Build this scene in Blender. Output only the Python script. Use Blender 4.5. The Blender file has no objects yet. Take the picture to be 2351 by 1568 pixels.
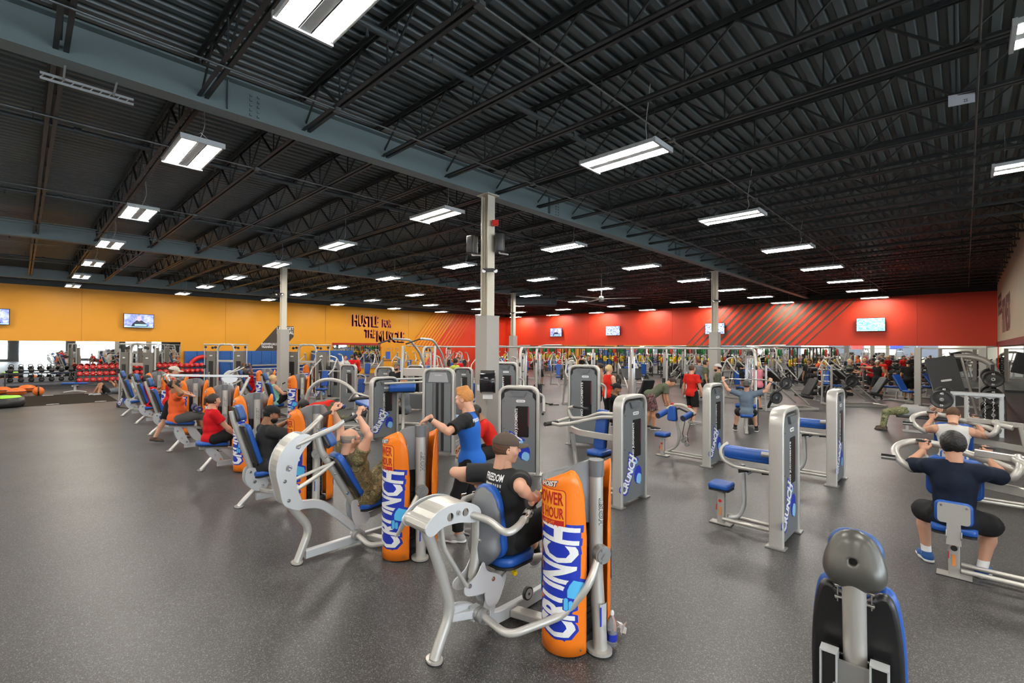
import bpy, math, random
import numpy as np
from mathutils import Vector as V, Matrix
from mathutils.geometry import tessellate_polygon
random.seed(7)
PI = math.pi
sc = bpy.context.scene
COL = sc.collection
# ---------------- camera ----------------
EYE = V((0, 0, 2.25)); FPX = 1084.17
_y, _p, _r = 0.765492316, 0.0102421384, 0.00521581387
_fw = V((-math.sin(_y)*math.cos(_p), math.cos(_y)*math.cos(_p), math.sin(_p)))
_rt = V((math.cos(_y), math.sin(_y), 0)); _up = _rt.cross(_fw)
_R = _rt*math.cos(_r)+_up*math.sin(_r); _U = -_rt*math.sin(_r)+_up*math.cos(_r)
cd = bpy.data.cameras.new('camera'); cam = bpy.data.objects.new('camera', cd); COL.objects.link(cam)
cd.sensor_width = 36; cd.lens = FPX/2351*36; cd.clip_start = .05; cd.clip_end = 300
M = Matrix.Identity(4)
for i in range(3):
    M[i][0] = _R[i]; M[i][1] = _U[i]; M[i][2] = -_fw[i]; M[i][3] = EYE[i]
cam.matrix_world = M; sc.camera = cam
# ---------------- world, exposure ----------------
w = bpy.data.worlds.new('daylight'); sc.world = w; w.use_nodes = True
w.node_tree.nodes['Background'].inputs[0].default_value = (.80, .90, 1.0, 1)
w.node_tree.nodes['Background'].inputs[1].default_value = 9.0
sc.view_settings.view_transform = 'Standard'; sc.view_settings.look = 'None'
sc.view_settings.gamma = 1; sc.view_settings.exposure = 0.78
sc.view_settings.use_curve_mapping = False
LAMP_W = 80.0      # emission of the fluorescent tubes
sc.cycles.use_denoising = True
sc.cycles.max_bounces = 6; sc.cycles.diffuse_bounces = 3; sc.cycles.glossy_bounces = 4
sc.cycles.use_adaptive_sampling = True; sc.cycles.adaptive_threshold = .02
sc.cycles.transmission_bounces = 4; sc.cycles.transparent_max_bounces = 6
sc.cycles.sample_clamp_indirect = 4.0
sc.cycles.caustics_reflective = False; sc.cycles.caustics_refractive = False

def area_light(name, loc, size, sizey, power, col, rot):
    l = bpy.data.lights.new(name, 'AREA'); l.shape = 'RECTANGLE'; l.size = size; l.size_y = sizey
    l.energy = power; l.color = col
    o = bpy.data.objects.new(name, l); o.location = loc; o.rotation_euler = rot; COL.objects.link(o); return o
# daylight coming in through the shop windows on the near right (their panes are built below)
area_light('window_daylight', (15.6, 2.0, 2.6), 26, 4.2, 900, (.86, .93, 1.0), (0, PI/2, 0))
area_light('front_window_daylight', (-16, -13.4, 2.4), 30, 3.2, 650, (.90, .95, 1.0), (PI/2, 0, PI))

# ---------------- materials ----------------
_m = {}
def mat(name, col=(.5, .5, .5), rough=.5, metal=0., spec=.5, bump=0., bscale=60., emit=None, es=0., coat=0.):
    if name in _m: return _m[name]
    m = bpy.data.materials.new(name); m.use_nodes = True
    b = m.node_tree.nodes['Principled BSDF']
    b.inputs['Base Color'].default_value = (*col, 1); b.inputs['Roughness'].default_value = rough
    b.inputs['Metallic'].default_value = metal; b.inputs['Specular IOR Level'].default_value = spec
    if coat: b.inputs['Coat Weight'].default_value = coat; b.inputs['Coat Roughness'].default_value = .15
    if emit: b.inputs['Emission Color'].default_value = (*emit, 1); b.inputs['Emission Strength'].default_value = es
    if bump:
        nt = m.node_tree; n = nt.nodes.new('ShaderNodeTexNoise'); n.inputs['Scale'].default_value = bscale
        t = nt.nodes.new('ShaderNodeTexCoord'); nt.links.new(t.outputs['Object'], n.inputs['Vector'])
        n.inputs['Detail'].default_value = 3
        u = nt.nodes.new('ShaderNodeBump'); u.inputs['Strength'].default_value = bump; u.inputs['Distance'].default_value = .01
        nt.links.new(n.outputs['Fac'], u.inputs['Height']); nt.links.new(u.outputs['Normal'], b.inputs['Normal'])
    _m[name] = m; return m
def noise_mat(name, stops, scale, rough=.8, detail=3, bump=.0, coord='Object', dist=0., voronoi=False, metal=0.):
    m = mat(name, stops[0][1], rough, metal); nt = m.node_tree; b = nt.nodes['Principled BSDF']
    t = nt.nodes.new('ShaderNodeTexCoord'); n = nt.nodes.new('ShaderNodeTexVoronoi' if voronoi else 'ShaderNodeTexNoise')
    n.inputs['Scale'].default_value = scale
    if not voronoi:
        n.inputs['Detail'].default_value = detail; n.inputs['Distortion'].default_value = dist
    nt.links.new(t.outputs[coord], n.inputs['Vector'])
    r = nt.nodes.new('ShaderNodeValToRGB'); el = r.color_ramp.elements
    el[0].position, el[0].color = stops[0][0], (*stops[0][1], 1)
    el[1].position, el[1].color = stops[1][0], (*stops[1][1], 1)
    for p, c in stops[2:]:
        e = el.new(p); e.color = (*c, 1)
    if name.startswith('camo'): r.color_ramp.interpolation = 'CONSTANT'
    nt.links.new(n.outputs['Color' if voronoi else 'Fac'], r.inputs['Fac']); nt.links.new(r.outputs['Color'], b.inputs['Base Color'])
    if bump:
        u = nt.nodes.new('ShaderNodeBump'); u.inputs['Strength'].default_value = bump; u.inputs['Distance'].default_value = .004
        nt.links.new(n.outputs[0], u.inputs['Height']); nt.links.new(u.outputs['Normal'], b.inputs['Normal'])
    return m
SILVER = mat('silver_paint', (.54, .525, .49), .33, .4)
SILVERD = mat('silver_paint_darker', (.34, .34, .33), .36, .5)
CHROME = mat('chrome', (.75, .75, .74), .16, 1.)
STEELW = mat('white_silver_plate', (.62, .64, .65), .38, .3)
GREYP = mat('grey_plastic_cover', (.135, .14, .15), .42)
PANEL = mat('grey_metal_panel', (.19, .205, .215), .4, .25)
DKP = mat('black_plastic', (.018, .018, .019), .4)
RUB = mat('black_rubber', (.022, .022, .022), .65)
DKMET = mat('dark_iron', (.03, .03, .032), .38, .4)
BLUE = mat('blue_vinyl', (.012, .085, .38), .36, 0, .5, .08, 300)
BLUEL = mat('blue_plastic', (.02, .10, .42), .4)
ORANGE = mat('orange_shroud', (.92, .215, .012), .3, 0, .5)
WHITE = mat('white_print', (.86, .86, .86), .5)
NAVY = mat('royal_blue_print', (.012, .035, .42), .45)
SKY = mat('light_blue_print', (.10, .50, .86), .45)
REDP = mat('dark_red_print', (.48, .015, .012), .45)
ORP = mat('pale_orange_print', (.95, .33, .02), .45)
BLKP = mat('black_print', (.012, .012, .012), .45)
YEL = mat('yellow_knob', (.85, .58, .01), .4)
REDPL = mat('red_plastic', (.62, .02, .015), .35)
CREAM = mat('cream_paint', (.60, .56, .46), .6)
GOLDP = mat('gold_print', (.5, .33, .1), .5)

# ---------------- mesh builder ----------------
class MB:
    def __init__(s): s.v = []; s.f = []; s.mi = []; s.sm = []; s.M = Matrix.Identity(4); s.k = 0
    def at(s, loc=(0, 0, 0), rz=0., rx=0., ry=0.):
        s.M = Matrix.Translation(V(loc)) @ Matrix.Rotation(rz, 4, 'Z') @ Matrix.Rotation(rx, 4, 'X') @ Matrix.Rotation(ry, 4, 'Y'); return s
    def frame(s, o, x, y, z):
        m = Matrix.Identity(4)
        for i in range(3): m[i][0] = x[i]; m[i][1] = y[i]; m[i][2] = z[i]; m[i][3] = o[i]
        s.M = m; return s
    def add(s, vs, fs, sm=False):
        n = len(s.v); s.v += [tuple(s.M @ V(p)) for p in vs]
        s.f += [tuple(i+n for i in f) for f in fs]; s.mi += [s.k]*len(fs); s.sm += [sm]*len(fs); return s
    def box(s, c, d, rz=0., rx=0., ry=0.):
        x, y, z = d[0]/2, d[1]/2, d[2]/2
        m = Matrix.Translation(V(c)) @ Matrix.Rotation(rz, 4, 'Z') @ Matrix.Rotation(rx, 4, 'X') @ Matrix.Rotation(ry, 4, 'Y')
        vs = [m @ V((i, j, k)) for i in (-x, x) for j in (-y, y) for k in (-z, z)]
        return s.add(vs, [(0, 1, 3, 2), (4, 6, 7, 5), (0, 4, 5, 1), (2, 3, 7, 6), (0, 2, 6, 4), (1, 5, 7, 3)])
    def sweep(s, path, prof, sm=True, up=None, closed=False, caps=True):
        P = [V(p) for p in path]; n = len(P); k = len(prof); T = []
        for i in range(n):
            if closed: t = (P[(i+1) % n]-P[i-1])
            else: t = (P[min(i+1, n-1)]-P[max(i-1, 0)])
            T.append(t.normalized() if t.length > 1e-9 else V((0, 0, 1)))
        u = V(up) if up else (V((0, 0, 1)) if abs(T[0].z) < .9 else V((0, 1, 0)))
        u = (u-T[0]*u.dot(T[0])).normalized(); vs = []
        for i in range(n):
            if i: u = (u-T[i]*u.dot(T[i])).normalized()
            w_ = T[i].cross(u)
            # mitre: stretch at bends
            m = 1.
            if 0 < i < n-1:
                c = (P[i+1]-P[i]).normalized().dot((P[i]-P[i-1]).normalized()); m = 1/max(.7, math.sqrt(max(.01, (1+c)/2)))
            vs += [P[i]+u*(b*m)+w_*(a*(m if abs(b) < 1e9 else 1)) for a, b in prof]
        fs = []
        for i in range(n if closed else n-1):
            a0 = i*k; b0 = ((i+1) % n)*k
            fs += [(a0+j, a0+(j+1) % k, b0+(j+1) % k, b0+j) for j in range(k)]
        s.add(vs, fs, sm)
        if caps and not closed:
            s.add(vs[:k], [tuple(range(k-1, -1, -1))]); s.add(vs[-k:], [tuple(range(k))])
        return s
    def tube(s, path, r, n=12, bend=0., caps=True):
        if bend: path = fillet(path, bend)
        return s.sweep(path, [(r*math.cos(2*PI*i/n), r*math.sin(2*PI*i/n)) for i in range(n)], True, caps=caps)
    def bar(s, path, w_, h, bend=0., up=(0, 0, 1), ch=.12):
        if bend: path = fillet(path, bend)
        a, b = w_/2, h/2; c = min(a, b)*ch*2
        pr = [(a-c, -b), (a, -b+c), (a, b-c), (a-c, b), (-a+c, b), (-a, b-c), (-a, -b+c), (-a+c, -b)]
        return s.sweep(path, pr, False, up=up)
    def cyl(s, a, b, r, n=16, r2=None):
        a = V(a); b = V(b); t = (b-a).normalized(); u = V((0, 0, 1)) if abs(t.z) < .9 else V((0, 1, 0))
        u = (u-t*u.dot(t)).normalized(); w_ = t.cross(u); r2 = r if r2 is None else r2
        ring = lambda c, q: [c+u*(q*math.sin(2*PI*i/n))+w_*(q*math.cos(2*PI*i/n)) for i in range(n)]
        v = ring(a, r)+ring(b, r2)
        s.add(v, [(j, (j+1) % n, n+(j+1) % n, n+j) for j in range(n)], True)
        s.add(v[:n], [tuple(range(n-1, -1, -1))]); s.add(v[n:], [tuple(range(n))]); return s
    def lathe(s, prof, n=20, c=(0, 0, 0), ax=(0, 0, 1)):
        t = V(ax).normalized(); u = V((1, 0, 0)) if abs(t.x) < .9 else V((0, 1, 0)); u = (u-t*u.dot(t)).normalized(); w_ = t.cross(u); c = V(c)
        vs = []
        for r, h in prof: vs += [c+t*h+u*(r*math.cos(2*PI*i/n))+w_*(r*math.sin(2*PI*i/n)) for i in range(n)]
        fs = [(i*n+j, i*n+(j+1) % n, (i+1)*n+(j+1) % n, (i+1)*n+j) for i in range(len(prof)-1) for j in range(n)]
        s.add(vs, fs, True)
        if prof[0][0] > 1e-4: s.add(vs[:n], [tuple(range(n-1, -1, -1))])
        if prof[-1][0] > 1e-4: s.add(vs[-n:], [tuple(range(n))])
        return s
    def ball(s, c, r, n=12, sq=(1, 1, 1)):
        k = n//2; vs = []
        for i in range(k+1):
            a = PI*i/k
            vs += [(c[0]+sq[0]*r*math.sin(a)*math.cos(2*PI*j/n), c[1]+sq[1]*r*math.sin(a)*math.sin(2*PI*j/n), c[2]+sq[2]*r*math.cos(a)) for j in range(n)]
        return s.add(vs, [(i*n+j, (i+1)*n+j, (i+1)*n+(j+1) % n, i*n+(j+1) % n) for i in range(k) for j in range(n)], True)
    def plate(s, out, t, holes=(), bev=0., sm=False, z0=None):
        """2D outline (CCW) in the frame's xy plane, thickness t along z (centred unless z0), optional edge bevel"""
        zb = -t/2 if z0 is None else z0; zt = zb+t
        loops = [list(out)]+[list(h) for h in holes]
        tri = tessellate_polygon([[V((p[0], p[1], 0)) for p in l] for l in loops])
        if not bev:
            flat = [p for l in loops for p in l]; n = len(flat)
            vs = [(p[0], p[1], zb) for p in flat]+[(p[0], p[1], zt) for p in flat]
            fs = []
            for t3 in tri:
                a, b, c = t3; A, B, C_ = flat[a], flat[b], flat[c]
                if (B[0]-A[0])*(C_[1]-A[1])-(B[1]-A[1])*(C_[0]-A[0]) < 0: a, b, c = c, b, a
                fs += [(a+n, b+n, c+n), (c, b, a)]
            s.add(vs, fs); o = 0; fs = []
            for li, l in enumerate(loops):
                k = len(l)
                for j in range(k):
                    a, b = o+j, o+(j+1) % k
                    fs.append((a, b, b+n, a+n) if li == 0 else (b, a, a+n, b+n))
                o += k
            return s.add(vs, fs, sm)
        k = len(out); ins = []
        for j in range(k):
            p0, p1, p2 = out[j-1], out[j], out[(j+1) % k]
            e1 = V((p1[0]-p0[0], p1[1]-p0[1])); e2 = V((p2[0]-p1[0], p2[1]-p1[1]))
            nn = V((-e1.y, e1.x)).normalized()+V((-e2.y, e2.x)).normalized(); nn.normalize(); ins.append(nn)
        L = []
        for q, z in ((bev, zb), (bev*.3, zb+bev*.3), (0, zb+bev), (0, zt-bev), (bev*.3, zt-bev*.3), (bev, zt)):
            L += [(out[j][0]+ins[j].x*q, out[j][1]+ins[j].y*q, z) for j in range(k)]
        s.add(L, [(r*k+j, r*k+(j+1) % k, (r+1)*k+(j+1) % k, (r+1)*k+j) for r in range(5) for j in range(k)], True)
        s.add(L[5*k:], [tuple(range(k))], True); s.add(L[:k], [tuple(range(k-1, -1, -1))], True); return s
    def build(s, name, mt, parent=None):
        me = bpy.data.meshes.new(name); me.from_pydata(s.v, [], s.f); me.polygons.foreach_set('use_smooth', s.sm)
        mts = mt if isinstance(mt, (list, tuple)) else [mt]
        for q in mts: me.materials.append(q)
        if len(mts) > 1: me.polygons.foreach_set('material_index', s.mi)
        me.validate(); me.update()
        o = bpy.data.objects.new(name, me); COL.objects.link(o)
        if parent: o.parent = parent
        return o
def fillet(path, r, n=6):
    P = [V(p) for p in path]; out = [P[0]]
    for i in range(1, len(P)-1):
        a, b, c = P[i-1], P[i], P[i+1]; d1 = (a-b); d2 = (c-b); q = min(r, d1.length*.49, d2.length*.49)
        s0 = b+d1.normalized()*q; s1 = b+d2.normalized()*q
        for j in range(n+1):
            t = j/n; out.append(s0*(1-t)**2+b*2*t*(1-t)+s1*t*t)
    out.append(P[-1]); return out
def rrect(w_, h, r, n=5, cx=0, cy=0):
    o = []
    for sx, sy, a in ((1, -1, -PI/2), (1, 1, 0), (-1, 1, PI/2), (-1, -1, PI)):
        for j in range(n+1):
            t = a+j/n*PI/2; o.append((cx+sx*(w_/2-r)+r*math.cos(t), cy+sy*(h/2-r)+r*math.sin(t)))
    return o
def circ(r, n=16, cx=0, cy=0): return [(cx+r*math.cos(2*PI*i/n), cy+r*math.sin(2*PI*i/n)) for i in range(n)]
def tag(o, label, cat, group=None, kind=None):
    if label: o['label'] = label
    if cat: o['category'] = cat
    if group: o['group'] = group
    if kind: o['kind'] = kind
    return o
def empty(name, loc=(0, 0, 0), rz=0., label=None, cat=None, group=None):
    o = bpy.data.objects.new(name, None); COL.objects.link(o); o.empty_display_size = .1
    o.location = loc; o.rotation_euler = (0, 0, rz); tag(o, label, cat, group); return o
def struct(o): o['kind'] = 'structure'; return o
def dup(o, loc=None, rz=None, label=None, group=None, parent=None, scale=None):
    c = o.copy(); COL.objects.link(c)
    if parent: c.parent = parent
    if loc is not None: c.location = loc
    if rz is not None: c.rotation_euler = (0, 0, rz)
    if label: c['label'] = label
    if group: c['group'] = group
    if scale: c.scale = scale
    for ch in list(o.children): dup(ch, parent=c)
    return c
# lettering as solid meshes
_tc = {}
def text_geo(body, bold=0., ext=.004, align='LEFT', spacing=1.):
    key = (body, bold, ext, align, spacing)
    if key in _tc: return _tc[key]
    c = bpy.data.curves.new('t', 'FONT'); c.body = body; c.size = 1; c.offset = bold; c.extrude = ext; c.resolution_u = 2
    c.align_x = align; c.space_character = spacing
    o = bpy.data.objects.new('t', c); me = bpy.data.meshes.new_from_object(o)
    vs = [tuple(v.co) for v in me.vertices]; fs = [tuple(p.vertices) for p in me.polygons]
    bpy.data.objects.remove(o); bpy.data.curves.remove(c); bpy.data.meshes.remove(me)
    _tc[key] = (vs, fs); return vs, fs
def text_fit(b, body, w_, h, bold=0., fn=None, ext=.004, x0=0., y0=0., cuts=0):
    """lettering scaled into a w x h box; fn maps (x, y, z) afterwards"""
    vs, fs = text_geo(body, bold, ext)
    if not vs: return b
    xs = [v[0] for v in vs]; ys = [v[1] for v in vs]; x1, x2, y1, y2 = min(xs), max(xs), min(ys), max(ys)
    q = [(x0+(v[0]-x1)/(x2-x1)*w_, y0+(v[1]-y1)/(y2-y1)*h, v[2]) for v in vs]
    if cuts:
        import bmesh
        bm = bmesh.new(); bv = [bm.verts.new(p) for p in q]
        for f in fs:
            try: bm.faces.new([bv[i] for i in f])
            except ValueError: pass
        for i in range(1, cuts):
            bmesh.ops.bisect_plane(bm, geom=bm.verts[:]+bm.edges[:]+bm.faces[:], plane_co=(x0, y0+h*i/cuts, 0), plane_no=(0, 1, 0))
            bmesh.ops.bisect_plane(bm, geom=bm.verts[:]+bm.edges[:]+bm.faces[:], plane_co=(x0+w_*i/cuts, 0, 0), plane_no=(1, 0, 0))
        bm.verts.index_update(); q = [tuple(v.co) for v in bm.verts]; fs = [tuple(v.index for v in f.verts) for f in bm.faces]; bm.free()
    if fn: q = [fn(*p) for p in q]
    return b.add(q, fs)
# ================= the room =================
XL, XR, XW, YB, YF = -35.0, 1.2, 16.0, 35.4, -14.0
ZW, ZD, ZM = 5.3, 6.2, 2.4
def panel(name, pts, m, t=.12, n=None):   # wall slab from 4 corners, thickened away from the room along n
    b = MB(); P = [V(p) for p in pts]; n = V(n)*t
    b.add(P+[p+n for p in P], [(0, 1, 2, 3), (7, 6, 5, 4), (0, 4, 5, 1), (1, 5, 6, 2), (2, 6, 7, 3), (3, 7, 4, 0)])
    return struct(b.build(name, m))
# floor: speckled rubber
fm = mat('speckled_rubber_floor', (.05, .05, .05), .42); nt = fm.node_tree; bs = nt.nodes['Principled BSDF']
tc = nt.nodes.new('ShaderNodeTexCoord'); n1 = nt.nodes.new('ShaderNodeTexVoronoi'); n1.inputs['Scale'].default_value = 170
n2 = nt.nodes.new('ShaderNodeTexNoise'); n2.inputs['Scale'].default_value = .7; n2.inputs['Detail'].default_value = 4
n3 = nt.nodes.new('ShaderNodeTexVoronoi'); n3.inputs['Scale'].default_value = 360
for q in (n1, n2, n3): nt.links.new(tc.outputs['Object'], q.inputs['Vector'])
def ramp(src, stops):
    r = nt.nodes.new('ShaderNodeValToRGB'); r.color_ramp.interpolation = 'CONSTANT'; e = r.color_ramp.elements
    e[0].position, e[0].color = stops[0][0], (*stops[0][1], 1); e[1].position, e[1].color = stops[1][0], (*stops[1][1], 1)
    for p, c in stops[2:]: x = e.new(p); x.color = (*c, 1)
    s_ = nt.nodes.new('ShaderNodeSeparateColor'); nt.links.new(src.outputs['Color'], s_.inputs[0]); nt.links.new(s_.outputs[0], r.inputs['Fac']); return r
r1 = ramp(n1, [(0, (.034, .032, .029)), (.5, (.052, .049, .045)), (.76, (.12, .122, .128)), (.91, (.28, .295, .335))])
r3 = ramp(n3, [(0, (.042, .039, .036)), (.60, (.072, .069, .065)), (.85, (.20, .202, .21))])
m0 = nt.nodes.new('ShaderNodeMixRGB'); m0.inputs[0].default_value = .45; nt.links.new(r1.outputs[0], m0.inputs[1]); nt.links.new(r3.outputs[0], m0.inputs[2])
mx = nt.nodes.new('ShaderNodeMixRGB'); mx.blend_type = 'MULTIPLY'; mx.inputs[0].default_value = .35
r2 = nt.nodes.new('ShaderNodeValToRGB'); r2.color_ramp.elements[0].position = .35; r2.color_ramp.elements[0].color = (.7, .7, .7, 1); r2.color_ramp.elements[1].position = .7
nt.links.new(n2.outputs['Fac'], r2.inputs['Fac'])
nt.links.new(m0.outputs[0], mx.inputs[1]); nt.links.new(r2.outputs['Color'], mx.inputs[2]); nt.links.new(mx.outputs[0], bs.inputs['Base Color'])
mr = nt.nodes.new('ShaderNodeMapRange'); mr.inputs[3].default_value = .30; mr.inputs[4].default_value = .46
nt.links.new(n2.outputs['Fac'], mr.inputs[0]); nt.links.new(mr.outputs[0], bs.inputs['Roughness'])
bu = nt.nodes.new('ShaderNodeBump'); bu.inputs['Strength'].default_value = .12; bu.inputs['Distance'].default_value = .002
nt.links.new(n3.outputs['Distance'], bu.inputs['Height']); nt.links.new(bu.outputs['Normal'], bs.inputs['Normal'])
b = MB(); b.box(((XL+XW)/2, (YB+YF)/2, -.1), (XW-XL+.4, YB-YF+.4, .2)); struct(b.build('floor', fm))
# ceiling: corrugated steel deck, ribs running along y
DECK = mat('charcoal_steel_deck', (.105, .13, .132), .38, .2)
JOIST = mat('charcoal_joist_paint', (.035, .040, .041), .42, .2)
BEAMM = mat('slate_beam_paint', (.17, .22, .225), .45, .05)
b = MB(); p = .19; prof = []; x = XL-.1
while x < XW+.1:
    prof += [(x, ZD), (x+p*.42, ZD), (x+p*.55, ZD+.055), (x+p*.87, ZD+.055)]; x += p
vs = [(a, YF-.1, c) for a, c in prof]+[(a, YB+.1, c) for a, c in prof]; k = len(prof)
b.add(vs, [(j, k+j, k+j+1, j+1) for j in range(k-1)]); b.box(((XL+XW)/2, (YB+YF)/2, ZD+.16), (XW-XL+.4, YB-YF+.4, .1))
struct(b.build('ceiling', DECK))
# walls
OW = mat('orange_wall_paint', (.80, .34, .012), .5); RW = mat('red_wall_paint', (.74, .045, .012), .5)
DB = mat('dark_band_paint', (.04, .05, .055), .6); CW = mat('cream_wall_paint', (.52, .44, .30), .6)
GW = mat('grey_ledge_paint', (.20, .20, .23), .6); DW = mat('charcoal_wall', (.04, .042, .045), .6)
YM = 6.86       # where the left mirror ends
SP0, SP1 = 24.3, 29.4   # orange turns red along a slant
n = (-1, 0, 0)
b = MB()
b.k = 0; b.box((XL-.06, (YF+YM)/2, (ZM+ZW)/2), (.12, YM-YF, ZW-ZM)); b.box((XL-.06, (YM+YB)/2, ZW/2), (.12, YB-YM, ZW))
b.box((XL-.06, (YF+YM)/2, .25), (.12, YM-YF, .5)); b.box((XL-.12, (YF+YM)/2, 1.45), (.1, YM-YF, 1.92))
struct(b.build('wall_left', OW))
b = MB(); b.box((XL-.07, (YF+YB)/2, (ZW+ZD+.1)/2), (.16, YB-YF, ZD+.1-ZW)); struct(b.build('trim_1', DB))
b = MB(); b.frame((XL, 0, 0), (0, 1, 0), (0, 0, 1), (1, 0, 0))
b.plate([(24.6, .0), (YB, 0), (YB, ZW), (29.0, ZW)], .012, z0=0); struct(b.build('trim_2', RW))
b = MB(); b.box((XL+.01, (YF+YM)/2, .25), (.06, YM-YF, .5)); struct(b.build('trim_3', GW))
for j in range(9):   # thin pinstripes where orange meets red
    b = MB(); b.frame((XL, 0, 0), (0, 1, 0), (0, 0, 1), (1, 0, 0)); y0 = 24.2-j*.0; o = -.2-.34*j
    wd = .15-.013*j; b.plate([(26.4+o, 2.1), (26.4+o+wd, 2.1), (29.0+o+wd, ZW), (29.0+o, ZW)], .012, z0=.0)
    q = b.build('wall_stripe', RW); tag(q, 'thin red slanting stripe painted on the orange wall before it turns red', 'painted stripe', 'thin red pinstripes on the orange wall')
for j in range(5):
    b = MB(); b.frame((XL+.012, 0, 0), (0, 1, 0), (0, 0, 1), (1, 0, 0)); o = .25+.42*j
    wd = .10-.015*j; b.plate([(26.4+o, 2.1), (26.4+o+wd, 2.1), (29.0+o+wd, ZW), (29.0+o, ZW)], .008, z0=.0)
    q = b.build('wall_stripe', OW); tag(q, 'thin orange slanting stripe painted where the red wall begins', 'painted stripe', 'thin orange pinstripes on the red wall')
k = 6
for yy in (2.31, 9.3, 16.0, 23.4):
    b = MB(); b.box((XL+.003, yy, (ZM+ZW)/2), (.008, .016, ZW-ZM)); struct(b.build('trim_%d' % k, mat('orange_seam', (.45, .16, .008), .6))); k += 1
for xx in (-24.5, -16.6, -8.7, -2.0):
    b = MB(); b.box((xx, YB-.003, (ZM+ZW)/2), (.014, .008, ZW-ZM)); struct(b.build('trim_%d' % k, mat('red_seam', (.42, .02, .008), .6))); k += 1
# back wall
b = MB(); b.box(((XL+XR)/2, YB+.06, (ZM+ZW)/2), (XR-XL+.4, .12, ZW-ZM)); b.box(((XL+XR)/2, YB+.12, ZM/2), (XR-XL+.4, .1, ZM)); 
struct(b.build('wall_back', RW))
b = MB(); b.box(((XL+XR)/2, YB+.07, (ZW+ZD+.1)/2), (XR-XL, .16, ZD+.1-ZW)); struct(b.build('trim_4', mat('black_band', (.012, .012, .012), .7)))
MIR = mat('mirror_glass', (.86, .89, .88), .015, 1.)
b = MB(); b.box(((XL+XR)/2, YB+.03, (ZM+.12)/2), (XR-XL, .02, ZM-.12)); struct(b.build('wall_mirror_back', MIR)); b = MB(); b.box(((XL+XR)/2, YB+.02, .06), (XR-XL, .05, .12)); struct(b.build('baseboard_back', DW))
b = MB(); b.box((XL-.03, (YF+YM)/2, (ZM+.5)/2), (.02, YM-YF, ZM-.5)); struct(b.build('wall_mirror_left', MIR))
STR = mat('taupe_stripe_paint', (.105, .075, .048), .55)
for j in range(16):   # broad slanted taupe stripes; widest in the middle
    b = MB(); b.frame((0, YB, 0), (1, 0, 0), (0, 0, 1), (0, -1, 0)); wd = .09+.035*j if j < 9 else max(.10, .37-.045*(j-9))
    x0 = -15.5+.525*j; b.plate([(x0, ZM), (x0+wd, ZM), (x0+wd+2.75, ZW-.02), (x0+2.75, ZW-.02)], .012, z0=0)
    q = b.build('wall_stripe', STR); tag(q, 'taupe slanting stripe painted across the red wall beside a television', 'painted stripe', 'taupe stripes on the red wall')
# right wall (only its far half comes forward), return, window wall, front wall
b = MB(); b.box((XR+.06, (17+YB)/2, (ZM+ZD)/2), (.12, YB-17, ZD-ZM)); b.box((XR+.12, (17+YB)/2, ZM/2), (.1, YB-17, ZM)); b.box(((XR+XW)/2, 17.05, ZD/2), (XW-XR, .1, ZD)); struct(b.build('wall_right', CW))
b = MB(); b.box((XR+.03, (17+YB)/2, 1.2), (.02, YB-17, ZM-.12)); struct(b.build('wall_mirror_right', MIR))
b = MB(); b.box((XR-.01, (17+YB)/2, ZM+.1), (.04, YB-17, .22)); struct(b.build('trim_5', mat('maroon_trim', (.2, .015, .01), .5)))
b = MB()
wins = [(-10.5+5.2*i, -6.3+5.2*i) for i in range(5)]
b.box((XW+.06, (YF+17)/2, (3.7+ZD)/2), (.12, 17-YF, ZD-3.7)); b.box((XW+.06, (YF+17)/2, .15), (.12, 17-YF, .3))
ed = [YF]+[t for w_ in wins for t in w_]+[17]
for i in range(0, len(ed), 2): b.box((XW+.06, (ed[i]+ed[i+1])/2, 2), (.12, ed[i+1]-ed[i], 3.4))
struct(b.build('wall_windows', DW))
GL = bpy.data.materials.new('window_glass'); GL.use_nodes = True; g = GL.node_tree; g.nodes.clear()
o_ = g.nodes.new('ShaderNodeOutputMaterial'); tr = g.nodes.new('ShaderNodeBsdfTransparent'); gl = g.nodes.new('ShaderNodeBsdfGlossy'); gl.inputs['Roughness'].default_value = .02
mxs = g.nodes.new('ShaderNodeMixShader'); mxs.inputs[0].default_value = .08
g.links.new(tr.outputs[0], mxs.inputs[1]); g.links.new(gl.outputs[0], mxs.inputs[2]); g.links.new(mxs.outputs[0], o_.inputs[0])
for i, (a, c) in enumerate(wins):
    wr = MB(); 
    for yy in (a+.03, (a+c)/2, c-.03): wr.box((XW+.06, yy, 2), (.08, .06, 3.4))
    for zz in (.33, 2.5, 3.67): wr.box((XW+.06, (a+c)/2, zz), (.08, c-a, .06))
    o = struct(wr.build('window_%d' % (i+1), SILVERD)); g_ = MB(); g_.box((XW+.06, (a+c)/2, 2), (.012, c-a, 3.4)); g_.build('pane', GL, o)
b = MB(); b.box(((XL+XW)/2, YF-.06, ZD/2), (XW-XL, .12, ZD)); struct(b.build('wall_front', mat('front_cream', (.62, .57, .46), .6)))
for i in range(4):
    x0 = -31+8.0*i; wr = MB()
    for xx in (x0, x0+2.2, x0+4.4): wr.box((xx, YF+.02, 2.3), (.06, .06, 2.6))
    for zz in (1.0, 3.6): wr.box((x0+2.2, YF+.02, zz), (4.4, .06, .06))
    o = struct(wr.build('window_%d' % (i+6), SILVERD)); g_ = MB(); g_.box((x0+2.2, YF+.01, 2.3), (4.4, .012, 2.6))
    g_.build('pane', mat('night_glass', (.05, .06, .08), .06, 0, .8), o)
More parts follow.
